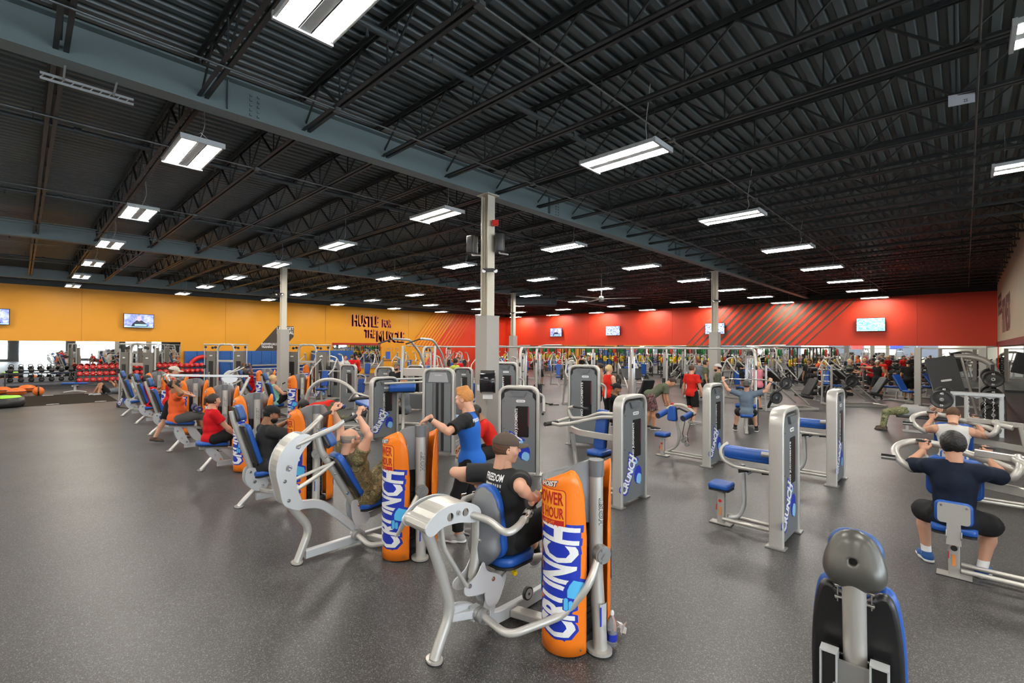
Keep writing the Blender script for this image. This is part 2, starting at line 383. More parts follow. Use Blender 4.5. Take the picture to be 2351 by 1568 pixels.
# beams, columns, joists
COLM = mat('cream_column_paint', (.66, .61, .50), .5); CLAD = mat('column_cladding', (.40, .375, .34), .55)
for bx in (-7.4, -20.3, -33.0):
    b = MB(); L = YB-YF; cy_ = (YB+YF)/2
    b.box((bx, cy_, 5.46), (.26, L, .025)); b.box((bx, cy_, 5.93), (.26, L, .025)); b.box((bx, cy_, 5.695), (.02, L, .45))
    for yy in range(-6, 34, 7):
        b.box((bx, yy+.95, 5.69), (.16, .012, .44))
        for k in range(5): b.box((bx+.02, yy+1.25, 5.55+.07*k), (.03, .03, .03)); b.box((bx+.02, yy+1.35, 5.55+.07*k), (.03, .03, .03))
    tag(struct(b.build('steel_beam', BEAMM)), {-7.4: 'deep slate girder crossing above the nearest column', -20.3: 'second slate girder over the middle columns', -33.0: 'far slate girder near the orange wall'}[bx], 'girder')
yj = 1.66
jy = [1.66+1.38*i for i in range(-11, 25)]
proto = MB(); a, c = -35.0, 16.0
for zz, s_ in ((5.6, 1), (6.13, -1)):
    for dy in (-.028, .028): proto.box(((a+c)/2, dy, zz), (c-a, .012, .05)); proto.box(((a+c)/2, dy*1.55, zz-.022*s_), (c-a, .05, .008))
x = a+.2; st = .62; k = 0
while x < c-1:
    proto.sweep([(x, 0, 5.6), (x+st, 0, 6.12)], [(-.011, -.011), (.011, -.011), (.011, .011), (-.011, .011)], False, caps=False)
    proto.sweep([(x+st, 0, 6.12), (x+2*st, 0, 5.6)], [(-.02, -.013), (.02, -.013), (.02, .013), (-.02, .013)], False, caps=False)
    proto.sweep([(x+2*st, 0, 6.12), (x+2*st, 0, 5.6)], [(-.009, -.009), (.009, -.009), (.009, .009), (-.009, .009)], False, caps=False)
    x += 2*st
pj = None
for y in jy:
    if pj is None:
        pj = proto.build('roof_joist', JOIST); pj.location = (0, y, 0); tag(pj, 'charcoal open-web steel joist under the corrugated deck', 'roof joist', 'roof joists'); struct(pj)
    else: dup(pj, loc=(0, y, 0))
CON = mat('galvanised_conduit', (.14, .155, .155), .4, .5); PIPE = mat('sprinkler_pipe_paint', (.075, .088, .092), .45, .2)
for i, px_ in enumerate((-5.0, -11.2, -16.6, -23.5, -29.0)):
    b = MB(); b.tube([(px_, YF, 5.97), (px_, YB, 5.97)], .045, 10)
    for k in range(16):
        yy = YF+1.5+3.05*k; b.cyl((px_, yy, 5.98), (px_, yy, 5.84), .018, 8); b.cyl((px_, yy+.4, 5.98), (px_, yy+.4, 6.19), .008, 6); b.cyl((px_, yy+.9, 5.98), (px_, yy+1.0, 5.98), .06, 10)
    tag(b.build('sprinkler_pipe', PIPE), ['grey sprinkler pipe above the nearest bright lamp and central column', 'sprinkler pipe left of the nearest girder', 'sprinkler pipe right of the second girder', 'sprinkler pipe beyond the second girder', 'farthest sprinkler pipe before the orange wall'][i], 'pipe')
names = ['thin conduit run over the central machines', 'thin conduit beside the nearest girder', 'conduit above the left lamp column', 'conduit halfway to the second girder', 'conduit over the second girder', 'conduit toward the orange wall', 'farthest thin conduit before the orange wall', 'dark conduit closest to the right wall']
for i, px_ in enumerate((-3.38, -6.35, -9.6, -14.2, -18.6, -22.2, -26.8, .12)):
    b = MB(); b.tube([(px_, YF, 5.56), (px_, YB, 5.56)], .013, 6)
    for y in jy[::3]: b.box((px_, y, 5.555), (.09, .08, .05))
    tag(b.build('conduit', CON if i < 7 else JOIST), names[i], 'conduit')
def column(x, y, lab, clad=2.88):
    r = empty('support_column', (x, y, 0), 0, lab, 'column'); struct(r)
    b = MB()
    for dx in (-.1, .1): b.box((dx, 0, 2.73), (.014, .2, 5.44))
    b.box((0, 0, 2.73), (.2, .012, 5.44)); b.box((0, 0, 5.435), (.34, .34, .02)); b.cyl((.06, -.05, 2.8), (.06, -.05, 5.4), .014, 6); b.cyl((-.05, -.05, 2.8), (-.05, -.05, 5.4), .012, 6)
    b.build('steel_post', COLM, r)
    b = MB(); b.plate(rrect(.36, .36, .012, 2), clad, z0=0); b.box((0, 0, clad), (.37, .37, .02)); b.box((0, 0, .09), (.38, .38, .16)); b.build('cladding', CLAD, r); return r
column(-7.3, 6.84, 'nearest tall cream column with grey cladding and paper towel dispenser')
column(-20.3, 7.5, 'cream column rising left of the purple wall slogan')
column(-7.6, 20.2, 'cream column in front of the striped red wall')
column(-19.7, 20.6, 'far cream column before the red corner')
column(-7.4, -8, 'column standing behind the viewpoint'); column(-20.3, -7, 'column standing in the front left bay')
# lamps on the grid
tub = bpy.data.materials.new('fluorescent_tube'); tub.use_nodes = True; q = tub.node_tree.nodes['Principled BSDF']
q.inputs['Base Color'].default_value = (1, 1, 1, 1); q.inputs['Emission Color'].default_value = (1, .955, .87, 1); q.inputs['Emission Strength'].default_value = LAMP_W
REFL = mat('lamp_reflector', (.8, .8, .78), .25, .3); HOUS = mat('lamp_housing', (.5, .53, .53), .45, .1)
def make_lamp():
    r = empty('hanging_lamp'); L = 1.28
    b = MB(); b.box((0, -.18, .015), (L, .13, .012)); b.box((0, .18, .015), (L, .13, .012)); b.box((0, 0, .0), (L, .10, .05))
    for s in (-1, 1): b.box((s*L/2, 0, -.005), (.035, .56, .075)); b.box((0, s*.265, .0), (L, .02, .05))
    b.box((0, 0, .05), (.9, .12, .05)); b.build('housing', HOUS, r)
    b = MB()
    for s in (-1, 1):
        for k in range(3):
            yy = s*(.095+.062*k); b.sweep([(-L/2, yy, .002), (L/2, yy, .002)], [(-.031, -.026), (-.02, .006), (.02, .006), (.031, -.026), (.029, -.026), (.018, .003), (-.018, .003), (-.029, -.026)], False)
    b.build('reflector', REFL, r)
    for s in (-1, 1):
        for k in range(3):
            yy = s*(.095+.062*k); b = MB(); b.cyl((-L/2+.03, yy, -.016), (L/2-.03, yy, -.016), .0125, 8); b.build('tube', tub, r)
    for s in (-1, 1):
        b = MB(); b.tube([(s*.5, -.14, .05), (s*.5, 0, .16), (s*.5, .14, .05)], .004, 5); b.tube([(s*.5, 0, .16), (s*.5, 0, .995)], .003, 5); b.build('suspension_wire', CHROME, r)
    b = MB(); b.tube([(.3, 0, .07), (.36, .05, .2), (.3, .1, .38), (.42, .02, .99)], .006, 6, .12); b.build('cable', mat('grey_cable', (.4, .4, .38), .5), r)
    return r
HL = 2.95; ZL = 2.25+HL
lamp = make_lamp(); first = True
spots = {(0, 0): 'largest lamp, cut by the top edge of the picture', (0, 1): 'lamp hanging just left of the nearest girder', (0, 2): 'second lamp back in the leftmost lamp row', (0, 3): 'third lamp back in the leftmost lamp row', (0, 4): 'fourth lamp back in the leftmost row', (0, 5): 'fifth lamp back in the leftmost row', (0, 6): 'last lamp of the leftmost row, over the orange wall edge', (1, -1): 'lamp cut by the right edge at the top of the picture', (1, 0): 'big bright lamp right of the central column', (1, 1): 'lamp just left of the central column top', (2, -1): 'lamp cut by the right edge, lower of the two there', (2, 0): 'bright lamp hanging right of the centre, under dark joists'}
x0, y0, ga, gb = -1.29009280*HL, .609971279*HL, 1.61917272*HL, 1.57794586*HL
for i in range(-2, 8):
    for j in range(-3, 7):
        x, y = x0-ga*j, y0+gb*i
        if (i >= 3 and j < 0) or y > 34.9 or x < -34.4 or (i, j) in ((5, 2), (3, -1)): continue
        lab = spots.get((i, j)) or 'six-tube fluorescent lamp hanging in the dark middle of the ceiling, one of many alike'
        if i < 0: lab = 'fluorescent lamp behind the viewpoint'
        if first: lamp.location = (x, y, ZL); tag(lamp, lab, 'lamp', 'hanging fluorescent lamps'); first = False
        else: dup(lamp, (x, y, ZL), None, lab)
# ================= people: signed-distance bodies =================
class SDF:
    def __init__(s, lo, hi, vx):
        s.lo = np.array(lo, float); s.vx = vx; s.n = np.maximum(4, np.ceil((np.array(hi)-s.lo)/vx).astype(int)+1)
        s.F = np.full(s.n, .3, np.float32)
        s.ax = [s.lo[i]+vx*np.arange(s.n[i]) for i in range(3)]
    def region(s, lo, hi):
        a = np.clip(np.floor((np.array(lo)-s.lo)/s.vx).astype(int), 0, s.n-1); b = np.clip(np.ceil((np.array(hi)-s.lo)/s.vx).astype(int)+1, 1, s.n)
        if (b <= a).any(): return None, None
        sl = tuple(slice(a[i], b[i]) for i in range(3))
        return sl, (s.ax[0][sl[0]][:, None, None], s.ax[1][sl[1]][None, :, None], s.ax[2][sl[2]][None, None, :])
    def put(s, fn, lo, hi, k=.02, sub=False):
        pad = k+3*s.vx; sl, P = s.region(np.array(lo)-pad, np.array(hi)+pad)
        if sl is None: return s
        d = fn(*P).astype(np.float32); f = s.F[sl]
        if sub: s.F[sl] = np.maximum(f, -d); return s
        h = np.clip(.5+.5*(f-d)/k, 0, 1); s.F[sl] = f*(1-h)+d*h-k*h*(1-h); return s
    def rc(s, a, b, ra, rb, k=.02, cuts=(), infl=0., sub=False, flat=None):
        a = np.array(a, float); b = np.array(b, float); ra += infl; rb += infl; ba = b-a; L = max(ba@ba, 1e-9)
        def fn(x, y, z):
            px, py, pz = x-a[0], y-a[1], z-a[2]; h = np.clip((px*ba[0]+py*ba[1]+pz*ba[2])/L, 0, 1)
            qx, qy, qz = px-ba[0]*h, py-ba[1]*h, pz-ba[2]*h
            d = np.sqrt(qx*qx+qy*qy+qz*qz)-(ra+(rb-ra)*h)
            for c, n in cuts: d = np.maximum(d, (x-c[0])*n[0]+(y-c[1])*n[1]+(z-c[2])*n[2])
            return d
        m = max(ra, rb); return s.put(fn, np.minimum(a, b)-m, np.maximum(a, b)+m, k, sub)
    def el(s, c, r, R=None, k=.02, infl=0., sub=False, cuts=()):
        c = np.array(c, float); r = np.array(r, float)+infl; R = np.eye(3) if R is None else np.array(R, float)   # columns = axes
        def fn(x, y, z):
            px, py, pz = x-c[0], y-c[1], z-c[2]
            q = [(px*R[0, i]+py*R[1, i]+pz*R[2, i]) for i in range(3)]
            k0 = np.sqrt(sum((q[i]/r[i])**2 for i in range(3))); k1 = np.sqrt(sum((q[i]/r[i]**2)**2 for i in range(3)))+1e-9
            d = k0*(k0-1)/k1
            for c_, n in cuts: d = np.maximum(d, (x-c_[0])*n[0]+(y-c_[1])*n[1]+(z-c_[2])*n[2])
            return d
        m = r.max(); return s.put(fn, c-m, c+m, k, sub)
    def cut(s, c, n):
        s.F = np.maximum(s.F, ((s.ax[0]-c[0])*n[0])[:, None, None]+((s.ax[1]-c[1])*n[1])[None, :, None]+((s.ax[2]-c[2])*n[2])[None, None, :]).astype(np.float32); return s
    def wrinkle(s, amp, f=38., seed=0):
        x, y, z = s.ax[0][:, None, None], s.ax[1][None, :, None], s.ax[2][None, None, :]
        s.F = s.F+amp*(np.sin(f*(x*.9+.5*y+z*.6)+seed+2*np.sin(9*z+seed))*np.sin(f*.5*(y-z)+3*np.sin(11*x+seed))+.6*np.sin(f*1.1*(z*1.1-x*.4)+2*np.sin(13*y))).astype(np.float32); return s
    def mesh(s):
        F = s.F; F[0] = F[-1] = .3; F[:, 0] = F[:, -1] = .3; F[:, :, 0] = F[:, :, -1] = .3
        I = F < 0; n = np.array(F.shape)-1
        acc = np.zeros((*n, 3), np.float32); cnt = np.zeros(n, np.float32)
        for ax in range(3):
            o1, o2 = [q for q in range(3) if q != ax]
            for i in (0, 1):
                for j in (0, 1):
                    a = [slice(0, n[q]) for q in range(3)]; a[o1] = slice(i, i+n[o1]); a[o2] = slice(j, j+n[o2])
                    b = list(a); b[ax] = slice(1, 1+n[ax])
                    fa, fb = F[tuple(a)], F[tuple(b)]; m = (fa < 0) != (fb < 0)
                    if not m.any(): continue
                    t = fa[m]/(fa[m]-fb[m]); q = np.zeros((len(t), 3), np.float32); q[:, ax] = t; q[:, o1] = i; q[:, o2] = j
                    acc[m] += q; cnt[m] += 1
        act = cnt > 0; idx = np.full(n, -1); idx[act] = np.arange(act.sum())
        base = np.argwhere(act); vs = s.lo+(base+acc[act]/cnt[act][:, None])*s.vx; fs = []
        for ax in range(3):
            o1, o2 = ((1, 2), (2, 0), (0, 1))[ax]
            a = [slice(1, n[q]) for q in range(3)]; a[ax] = slice(0, n[ax]); b = list(a); b[ax] = slice(1, n[ax]+1)
            ia, ib = I[tuple(a)], I[tuple(b)]; m = np.argwhere(ia != ib)
            if not len(m): continue
            org = m.copy(); 
            for q in range(3):
                if q != ax: org[:, q] += 1
            fl = ia[tuple(m.T)]
            def g(d1, d2):
                p = org.copy(); p[:, o1] -= d1; p[:, o2] -= d2; return idx[tuple(p.T)]
            q = np.stack([g(1, 1), g(0, 1), g(0, 0), g(1, 0)], 1); q[~fl] = q[~fl][:, ::-1]; fs.append(q)
        f = np.concatenate(fs) if fs else np.zeros((0, 4), int)
        return vs, f[(f >= 0).all(1)]
def np_mesh(name, parts, mt, parent=None, mats_idx=None):
    """parts: list of (verts, quads[, material index])"""
    n = 0; VS = []; FS = []; MI = []
    for p in parts:
        v, f = p[0], p[1]; VS.append(v); FS.append(f+n); MI.append(np.full(len(f), p[2] if len(p) > 2 else 0)); n += len(v)
    v = np.concatenate(VS); f = np.concatenate(FS).astype(np.int32); mi = np.concatenate(MI).astype(np.int32)
    me = bpy.data.meshes.new(name); me.vertices.add(len(v)); me.vertices.foreach_set('co', v.astype(np.float32).ravel())
    me.loops.add(f.size); me.loops.foreach_set('vertex_index', f.ravel()); me.polygons.add(len(f))
    me.polygons.foreach_set('loop_start', np.arange(0, f.size, 4, dtype=np.int32)); me.polygons.foreach_set('loop_total', np.full(len(f), 4, np.int32))
    me.polygons.foreach_set('use_smooth', np.ones(len(f), bool))
    for q in (mt if isinstance(mt, (list, tuple)) else [mt]): me.materials.append(q)
    me.polygons.foreach_set('material_index', mi); me.update(calc_edges=True); me.validate()
    o = bpy.data.objects.new(name, me); COL.objects.link(o)
    if parent: o.parent = parent
    return o
def xf(vf, R, t, s=1., flip=False):
    v, f = vf; v = v*s
    if flip: v = v*np.array([-1, 1, 1]); f = f[:, ::-1]
    return v@np.array(R, float).T+np.array(t, float), f
_hc = {}
def hand_mesh(curl, vx):
    """right hand: wrist at origin, fingers along +y, back of the hand towards +z, thumb on -x side"""
    key = (curl, vx)
    if key in _hc: return _hc[key]
    s = SDF((-.08, -.05, -.11), (.08, .21, .06), vx)
    s.rc((0, -.035, 0), (0, .012, 0), .026, .025, .01); s.el((0, .05, -.004), (.041, .052, .0165), k=.02)
    s.rc((-.024, .03, -.008), (-.012, .05, -.014), .018, .012, .015)
    for i, (x, L) in enumerate(((-.030, .072), (-.010, .080), (.011, .075), (.030, .060))):
        p = np.array([x, .088-.006*abs(i-1), -.002]); a = -.12-curl*.9*(1+.06*i); r = .0098 if i < 3 else .0085
        for j, q in enumerate((.46, .30, .24)):
            e = p+np.array([x*.06*(1-curl)*2.5, math.cos(a), math.sin(a)])*np.array([1, L*q, L*q]); s.rc(p, e, r, r*.93, .004); p = e; r *= .93; a -= curl*1.35
    b = np.array([-.030, .022, -.008]); m1 = b+np.array([-.030+.012*curl, .030, -.012-.02*curl]); m2 = m1+np.array([-.012+.034*curl, .028, -.010-.014*curl]); m3 = m2+np.array([.0+.024*curl, .022, -.004])
    s.rc(b, m1, .016, .0125, .01); s.rc(m1, m2, .0120, .0105, .005); s.rc(m2, m3, .0105, .009, .004)
    _hc[key] = s.mesh(); return _hc[key]
_hd = {}
def head_mesh(vx, beard=False, face=1.):
    key = (vx, beard)
    if key in _hd: return _hd[key]
    s = SDF((-.12, -.14, -.16), (.12, .15, .15), vx)
    s.el((0, -.012, .03), (.076, .098, .092)); s.el((0, .030, -.035), (.060, .064, .080), k=.04); s.el((0, .058, -.092), (.026, .024, .020), k=.03)
    s.el((0, .070, .030), (.060, .028, .018), k=.02)
    s.rc((0, .094, .022), (0, .112, -.016), .007, .0115, .014); s.el((.012, .098, -.020), (.008, .010, .007), k=.008); s.el((-.012, .098, -.020), (.008, .010, .007), k=.008)
    for q in (-1, 1):
        s.el((q*.030, .098, .008), (.017, .012, .010), k=.01, sub=True); s.el((q*.030, .083, .007), (.0125, .0125, .0105), k=.004)
        s.el((q*.045, .065, -.020), (.022, .022, .020), k=.03)
        s.el((q*.079, -.006, -.004), (.008, .020, .031), k=.006); s.el((q*.086, -.001, -.002), (.004, .010, .016), k=.003, sub=True)
    s.rc((-.020, .086, -.050), (.020, .086, -.050), .006, .006, .010); s.rc((-.016, .086, -.062), (.016, .086, -.062), .007, .007, .008); s.rc((-.020, .098, -.0560), (.020, .098, -.0560), .0022, .0022, .003, sub=True)
    s.rc((0, -.03, -.06), (0, -.045, -.155), .056, .056, .04)
    _hd[key] = s.mesh(); return _hd[key]
def hair_mesh(style, vx):
    key = ('hair', style, vx)
    if key in _hd: return _hd[key]
    s = SDF((-.2, -.26, -.34), (.2, .16, .2), vx); g = {'short': .010, 'buzz': .004, 'full': .024, 'afro': .045, 'pony': .016, 'bun': .016, 'bald': .005, 'long': .02, 'fade': .008}[style]
    top = {'bald': -.02}.get(style, .058)
    def fn(x, y, z):
        px, py, pz = x, y+.014, z-.03; r = (.076+g, .098+g, .092+g*1.15)
        k0 = np.sqrt((px/r[0])**2+(py/r[1])**2+(pz/r[2])**2); k1 = np.sqrt((px/r[0]**2)**2+(py/r[1]**2)**2+(pz/r[2]**2)**2)+1e-9
        d = k0*(k0-1)/k1+.0016*np.sin(85*x+7*np.sin(34*z))*np.sin(60*y+5*np.sin(40*x)+30*z)
        nz = .004*np.sin(75*x+40*z)+.003*np.sin(130*x-60*y); reg = np.minimum(top+.35*(y-.03)-z, np.maximum(y-.012+.3*(z), -.070-z-.2*y+nz))
        if style == 'bald': reg = np.maximum(reg, np.maximum(z-.055, y-.03))
        return np.maximum(d, reg)
    s.put(fn, (-.15, -.16, -.12), (.15, .14, .18), .004)
    if style == 'pony': s.rc((0, -.10, .05), (0, -.135, .045), .028, .03, .02); s.rc((0, -.135, .045), (0, -.15, -.07), .032, .018, .02)
    if style == 'bun': s.el((0, -.12, .03), (.045, .045, .045), k=.015)
    if style == 'long': s.rc((0, -.07, -.02), (0, -.10, -.2), .075, .06, .03)
    if style == 'fade': s.rc((0, .045, .118), (0, -.05, .125), .035, .03, .03)
    _hd[key] = s.mesh(); return _hd[key]
def cap_mesh(vx, brim=1, snap=0):
    key = ('cap', vx, brim)
    if key in _hd: return _hd[key]
    s = SDF((-.14, -.26, -.06), (.14, .26, .18), vx)
    s.el((0, -.012, .035), (.094, .116, .098), k=.004, cuts=[((0, 0, .038), (0, -.10*brim, -1))])
    def fn(x, y, z):
        yy = (y*brim)-.085; d = np.sqrt((x/.078)**2+(yy/.10)**2)-1
        zc = .040-.10*np.clip(yy, 0, 1)-3.2*x*x; return np.maximum(np.maximum(d*.07, np.abs(z-zc)-.005), -yy-.01)
    s.put(fn, (-.1, -.2, -.03), (.1, .2, .06), .006); s.rc((0, -.012, .133), (0, -.012, .136), .008, .008, .004)
    _hd[key] = s.mesh(); return _hd[key]
def _n(v): v = np.array(v, float); return v/max(np.linalg.norm(v), 1e-9)
def ik(a, t, l1, l2, hint):
    a = np.array(a, float); t = np.array(t, float); d = t-a; L = np.linalg.norm(d)
    if L > (l1+l2)*.995: t = a+d/L*(l1+l2)*.995; d = t-a; L = np.linalg.norm(d)
    u = d/L; h = np.array(hint, float); h = _n(h-u*(h@u)); c = (l1*l1+L*L-l2*l2)/(2*L); q = math.sqrt(max(l1*l1-c*c, 0)); return a+u*c+h*q, t
SKIN = {}
def skin(nm, c): 
    if nm not in SKIN:
        SKIN[nm] = mat('skin_'+nm, c, .5, 0, .4); b_ = SKIN[nm].node_tree.nodes['Principled BSDF']
    return SKIN[nm]
SK_L = skin('fair', (.62, .33, .22)); SK_M = skin('tan', (.50, .24, .13)); SK_D = skin('brown', (.19, .085, .045)); SK_O = skin('medium_brown', (.33, .16, .085))
HAIRS = dict(dark=mat('dark_brown_hair', (.028, .016, .011), .55, 0, .4, .12, 150), black=mat('black_hair', (.009, .008, .008), .5, 0, .4, .12, 150), ginger=mat('ginger_hair', (.50, .21, .06), .6, 0, .3, .12, 150),
    blonde=mat('blonde_hair', (.60, .42, .20), .6, 0, .3, .12, 150), grey=mat('grey_hair', (.26, .21, .17), .7, 0, .3, .12, 150), brown=mat('brown_hair', (.09, .045, .025), .6, 0, .3, .12, 150))
def cloth(nm, c, rough=.85): return mat('cloth_'+nm, c, rough, 0, .25, .12, 260)
def limb_dir(a, b): return _n(np.array(b)-np.array(a))
def person(label, loc, rz, pose, skin_m, top, bottom, shoes, hair=None, cap=None, lod=1, size=1., build=1., female=False, group=None, sleeve=.6, hem=.85, topcut=None, curl=.85, extras=None, beard=None, sock=None, curlL=None, tuck=.0):
    """pose dict: hip (x,y,z), neck dir, look, handR/L, elbR/L, ftR/L (ankles), kneeR/L hints, toeR/L. Faces +y, right is +x."""
    root = empty('person', loc, rz, label, 'person', group)
    vx = {0: .007, 1: .010, 2: .015, 3: .021}[lod]; S = size; B = build
    hip = np.array(pose['hip'], float); up = _n(pose.get('spine', (0, 0, 1))); fwd = _n(pose.get('face', (0, 1, 0))); rt = _n(np.cross(fwd, up)); fwd = _n(np.cross(up, rt)); R = np.stack([rt, fwd, up], 1)
    up2 = _n(up+np.array(pose.get('bend', (0, 0, 0)), float)); rt2 = _n(np.cross(fwd, up2)); tw = pose.get('twist', 0.); rt2 = _n(rt2*math.cos(tw)+_n(np.cross(up2, rt2))*math.sin(tw)); f2 = _n(np.cross(up2, rt2)); R2 = np.stack([rt2, f2, up2], 1)
    waist = hip+up*.17*S; chest = waist+up2*.17*S; neck = chest+up2*.185*S
    look = _n(pose.get('look', fwd)); hup = _n(pose.get('hup', (0, 0, 1))); hr = _n(np.cross(look, hup)); hup = _n(np.cross(hr, look)); RH = np.stack([hr, look, hup], 1)
    head = neck+_n(up2*.7+hup*.6)*.165*S+look*.018*S
    sw = (.155 if female else .178)*S*(.75+.25*B); hw = .092*S; shz = pose.get('shrug', (0, 0))
    SH = [chest+rt2*q*sw+up2*(.125+shz[0 if q > 0 else 1])*S+f2*(pose.get('shf', (0, 0))[0 if q > 0 else 1]) for q in (1, -1)]
    HP = [hip+rt*q*hw for q in (1, -1)]
    EL, WR, KN, AN = [], [], [], []
    for i, s_ in enumerate('RL'):
        q = 1 if i == 0 else -1
        e, w_ = ik(SH[i], pose['hand'+s_], .285*S, .255*S, pose.get('elb'+s_, (q*.6, -.5, -.6))); EL.append(e); WR.append(w_)
        k_, a_ = ik(HP[i], pose['ft'+s_], .43*S, .42*S, pose.get('knee'+s_, (q*.15, 1, .3))); KN.append(k_); AN.append(a_)
    pts = np.array([hip, head, neck, *SH, *EL, *WR, *KN, *AN]); lo = pts.min(0)-.22*S; hi = pts.max(0)+.22*S
    g = SDF(lo, hi, vx)
    def torso(g, inf=0., k=.05):
        g.el(hip+up*.01*S, (.150*S*(.6+.4*B), .110*S*B, .115*S), R, k, inf); g.el(hip-fwd*.045*S-up*.03*S, (.125*S, .085*S, .09*S), R, k, inf)
        g.el(waist+fwd*(B-1)*.10*S, ((.118 if female else .128)*S*B, .098*S*B*(1+.25*(B > 1.1)), .14*S), R, k, inf)
        g.el(chest, ((.138 if female else .155)*S*(.6+.4*B), .110*S*(.5+.5*B), .165*S), R2, k, inf)
        if female: 
            for q in (1, -1): g.el(chest+rt2*q*.065*S+f2*.085*S-up2*.0*S, (.058*S, .052*S, .056*S), R2, .03, inf)
        else:
            for q in (1, -1): g.el(chest+rt2*q*.07*S+f2*.065*S+up2*.05*S, (.075*S, .042*S, .06*S), R2, .04, inf)
        for i in (0, 1): g.rc(neck-up2*.045*S+f2*-.005, SH[i]+up2*-.006*S, .050*S, .056*S, .05, infl=inf)
    torso(g)
    g.rc(neck-up2*.03*S, head-hup*.05*S-look*.012*S, .060*S*(.7+.3*B), .053*S, .03)
    for i in (0, 1):
        d = limb_dir(SH[i], EL[i]); m = np.array(EL[i])*.45+np.array(SH[i])*.55
        g.rc(SH[i], m, .055*S*(.5+.5*B), .050*S*B, .04); g.rc(m, EL[i], .050*S*B, .039*S, .03)
        m2 = EL[i]*.68+WR[i]*.32; g.rc(EL[i], m2, .040*S, .042*S*(.6+.4*B), .02); g.rc(m2, WR[i], .042*S*(.6+.4*B), .0255*S, .02)
        m = HP[i]*.6+KN[i]*.4; g.rc(HP[i], m, .092*S*B, .082*S*B, .05); g.rc(m, KN[i], .082*S*B, .056*S, .03)
        bk = _n(np.cross(np.cross(KN[i]-HP[i], AN[i]-KN[i])+1e-6, AN[i]-KN[i])); m = KN[i]*.66+AN[i]*.34
        back = -_n((KN[i]-(HP[i]+AN[i])/2)+1e-6); g.rc(KN[i], m+back*.012, .054*S, .056*S*(.6+.4*B), .03); g.rc(m+back*.012, AN[i], .056*S*(.6+.4*B), .037*S, .03)
    body = [(*g.mesh(), 0)]
    hv = {0: .004, 1: .0055, 2: .009, 3: .013}[lod]
    v, f = xf(head_mesh(hv), RH, head, S); body.append((v, f, 0))
    for i, s_ in enumerate('RL'):
        q = 1 if i == 0 else -1; cu = curl if (i == 0 or curlL is None) else curlL
        hd_ = _n(pose.get('hdir'+s_, WR[i]-EL[i])); bk = pose.get('back'+s_, (q*.5, .3, 1)); bk = np.array(bk, float); bk = _n(bk-hd_*(bk@hd_)); xx = np.cross(hd_, bk)
        HR = np.stack([xx, hd_, bk], 1); v, f = xf(hand_mesh(cu, {0: .0036, 1: .005, 2: .008, 3: .012}[lod]), HR, WR[i], S, flip=(i == 1)); body.append((v, f, 0))
    # bare feet are inside the shoes; the ankle joins them
    np_mesh('body', body, [skin_m], root)
    if lod <= 1:
        for q in (-1, 1):
            ey = MB(); c_ = head+RH@np.array([q*.030*S, .089*S, .008*S]); ey.ball(c_, .0092*S, 10); c2 = head+RH@np.array([q*.030*S, .0965*S, .008*S]); ey.k = 1; ey.ball(c2, .0042*S, 8)
            ey.build('eye', [mat('eye_white', (.7, .68, .64), .3), mat('eye_iris', (.03, .02, .015), .2)], root)
    if lod <= 2:
        brow = MB()
        for q in (-1, 1): brow.tube([head+RH@np.array([q*x_*S, y_*S, .024*S+z_]) for x_, y_, z_ in ((.014, .099, .0), (.030, .097, .004), (.048, .082, .0))], .0036*S, 6)
        brow.build('eyebrows', HAIRS[hair[1]] if hair else HAIRS['dark'], root)
    wv = vx if lod else .008
    # shirt
    if top is not None:
        g = SDF(lo, hi, wv); torso(g, .020*S, .05); g.el(hip+up*.0, (.160*S*(.6+.4*B), .122*S*B, .12*S), R, .05, .02*S); g.el(hip-fwd*.045*S-up*.03*S, (.13*S, .09*S, .10*S), R, .05, .022*S)
        if sleeve > 0:
            for i in (0, 1):
                L = np.linalg.norm(EL[i]-SH[i]); d = limb_dir(SH[i], EL[i]); t_ = min(sleeve, 1.)
                e = SH[i]+d*L*t_; ext = e+d*.05; looseness = .020 if sleeve < 1.05 else .012
                g.rc(SH[i], ext, .069*S*(.5+.5*B), (.058*(.5+.5*B)+looseness)*S, .035, cuts=[(e, d)] if sleeve < 1.05 else ())
                if sleeve > 1.05:
                    d2 = limb_dir(EL[i], WR[i]); e2 = EL[i]+(WR[i]-EL[i])*min(1, sleeve-1); g.rc(EL[i], e2+d2*.05, .055*S, .042*S, .02, cuts=[(e2, d2)])
        else:
            for i in (0, 1): g.el(SH[i]+rt2*(1 if i == 0 else -1)*.035*S, (.062*S, .12*S, .085*S), R2, sub=True, k=.02)
        g.rc(neck+up2*-.02*S+f2*.01, neck+up2*.2+f2*.06, .066*S, .08, sub=True)
        hl = hip-up*(.105-tuck)*S; g.cut(hl, -up); g.wrinkle(.0026, 34., loc[0]*3)
        np_mesh('shirt', [g.mesh()], top, root)
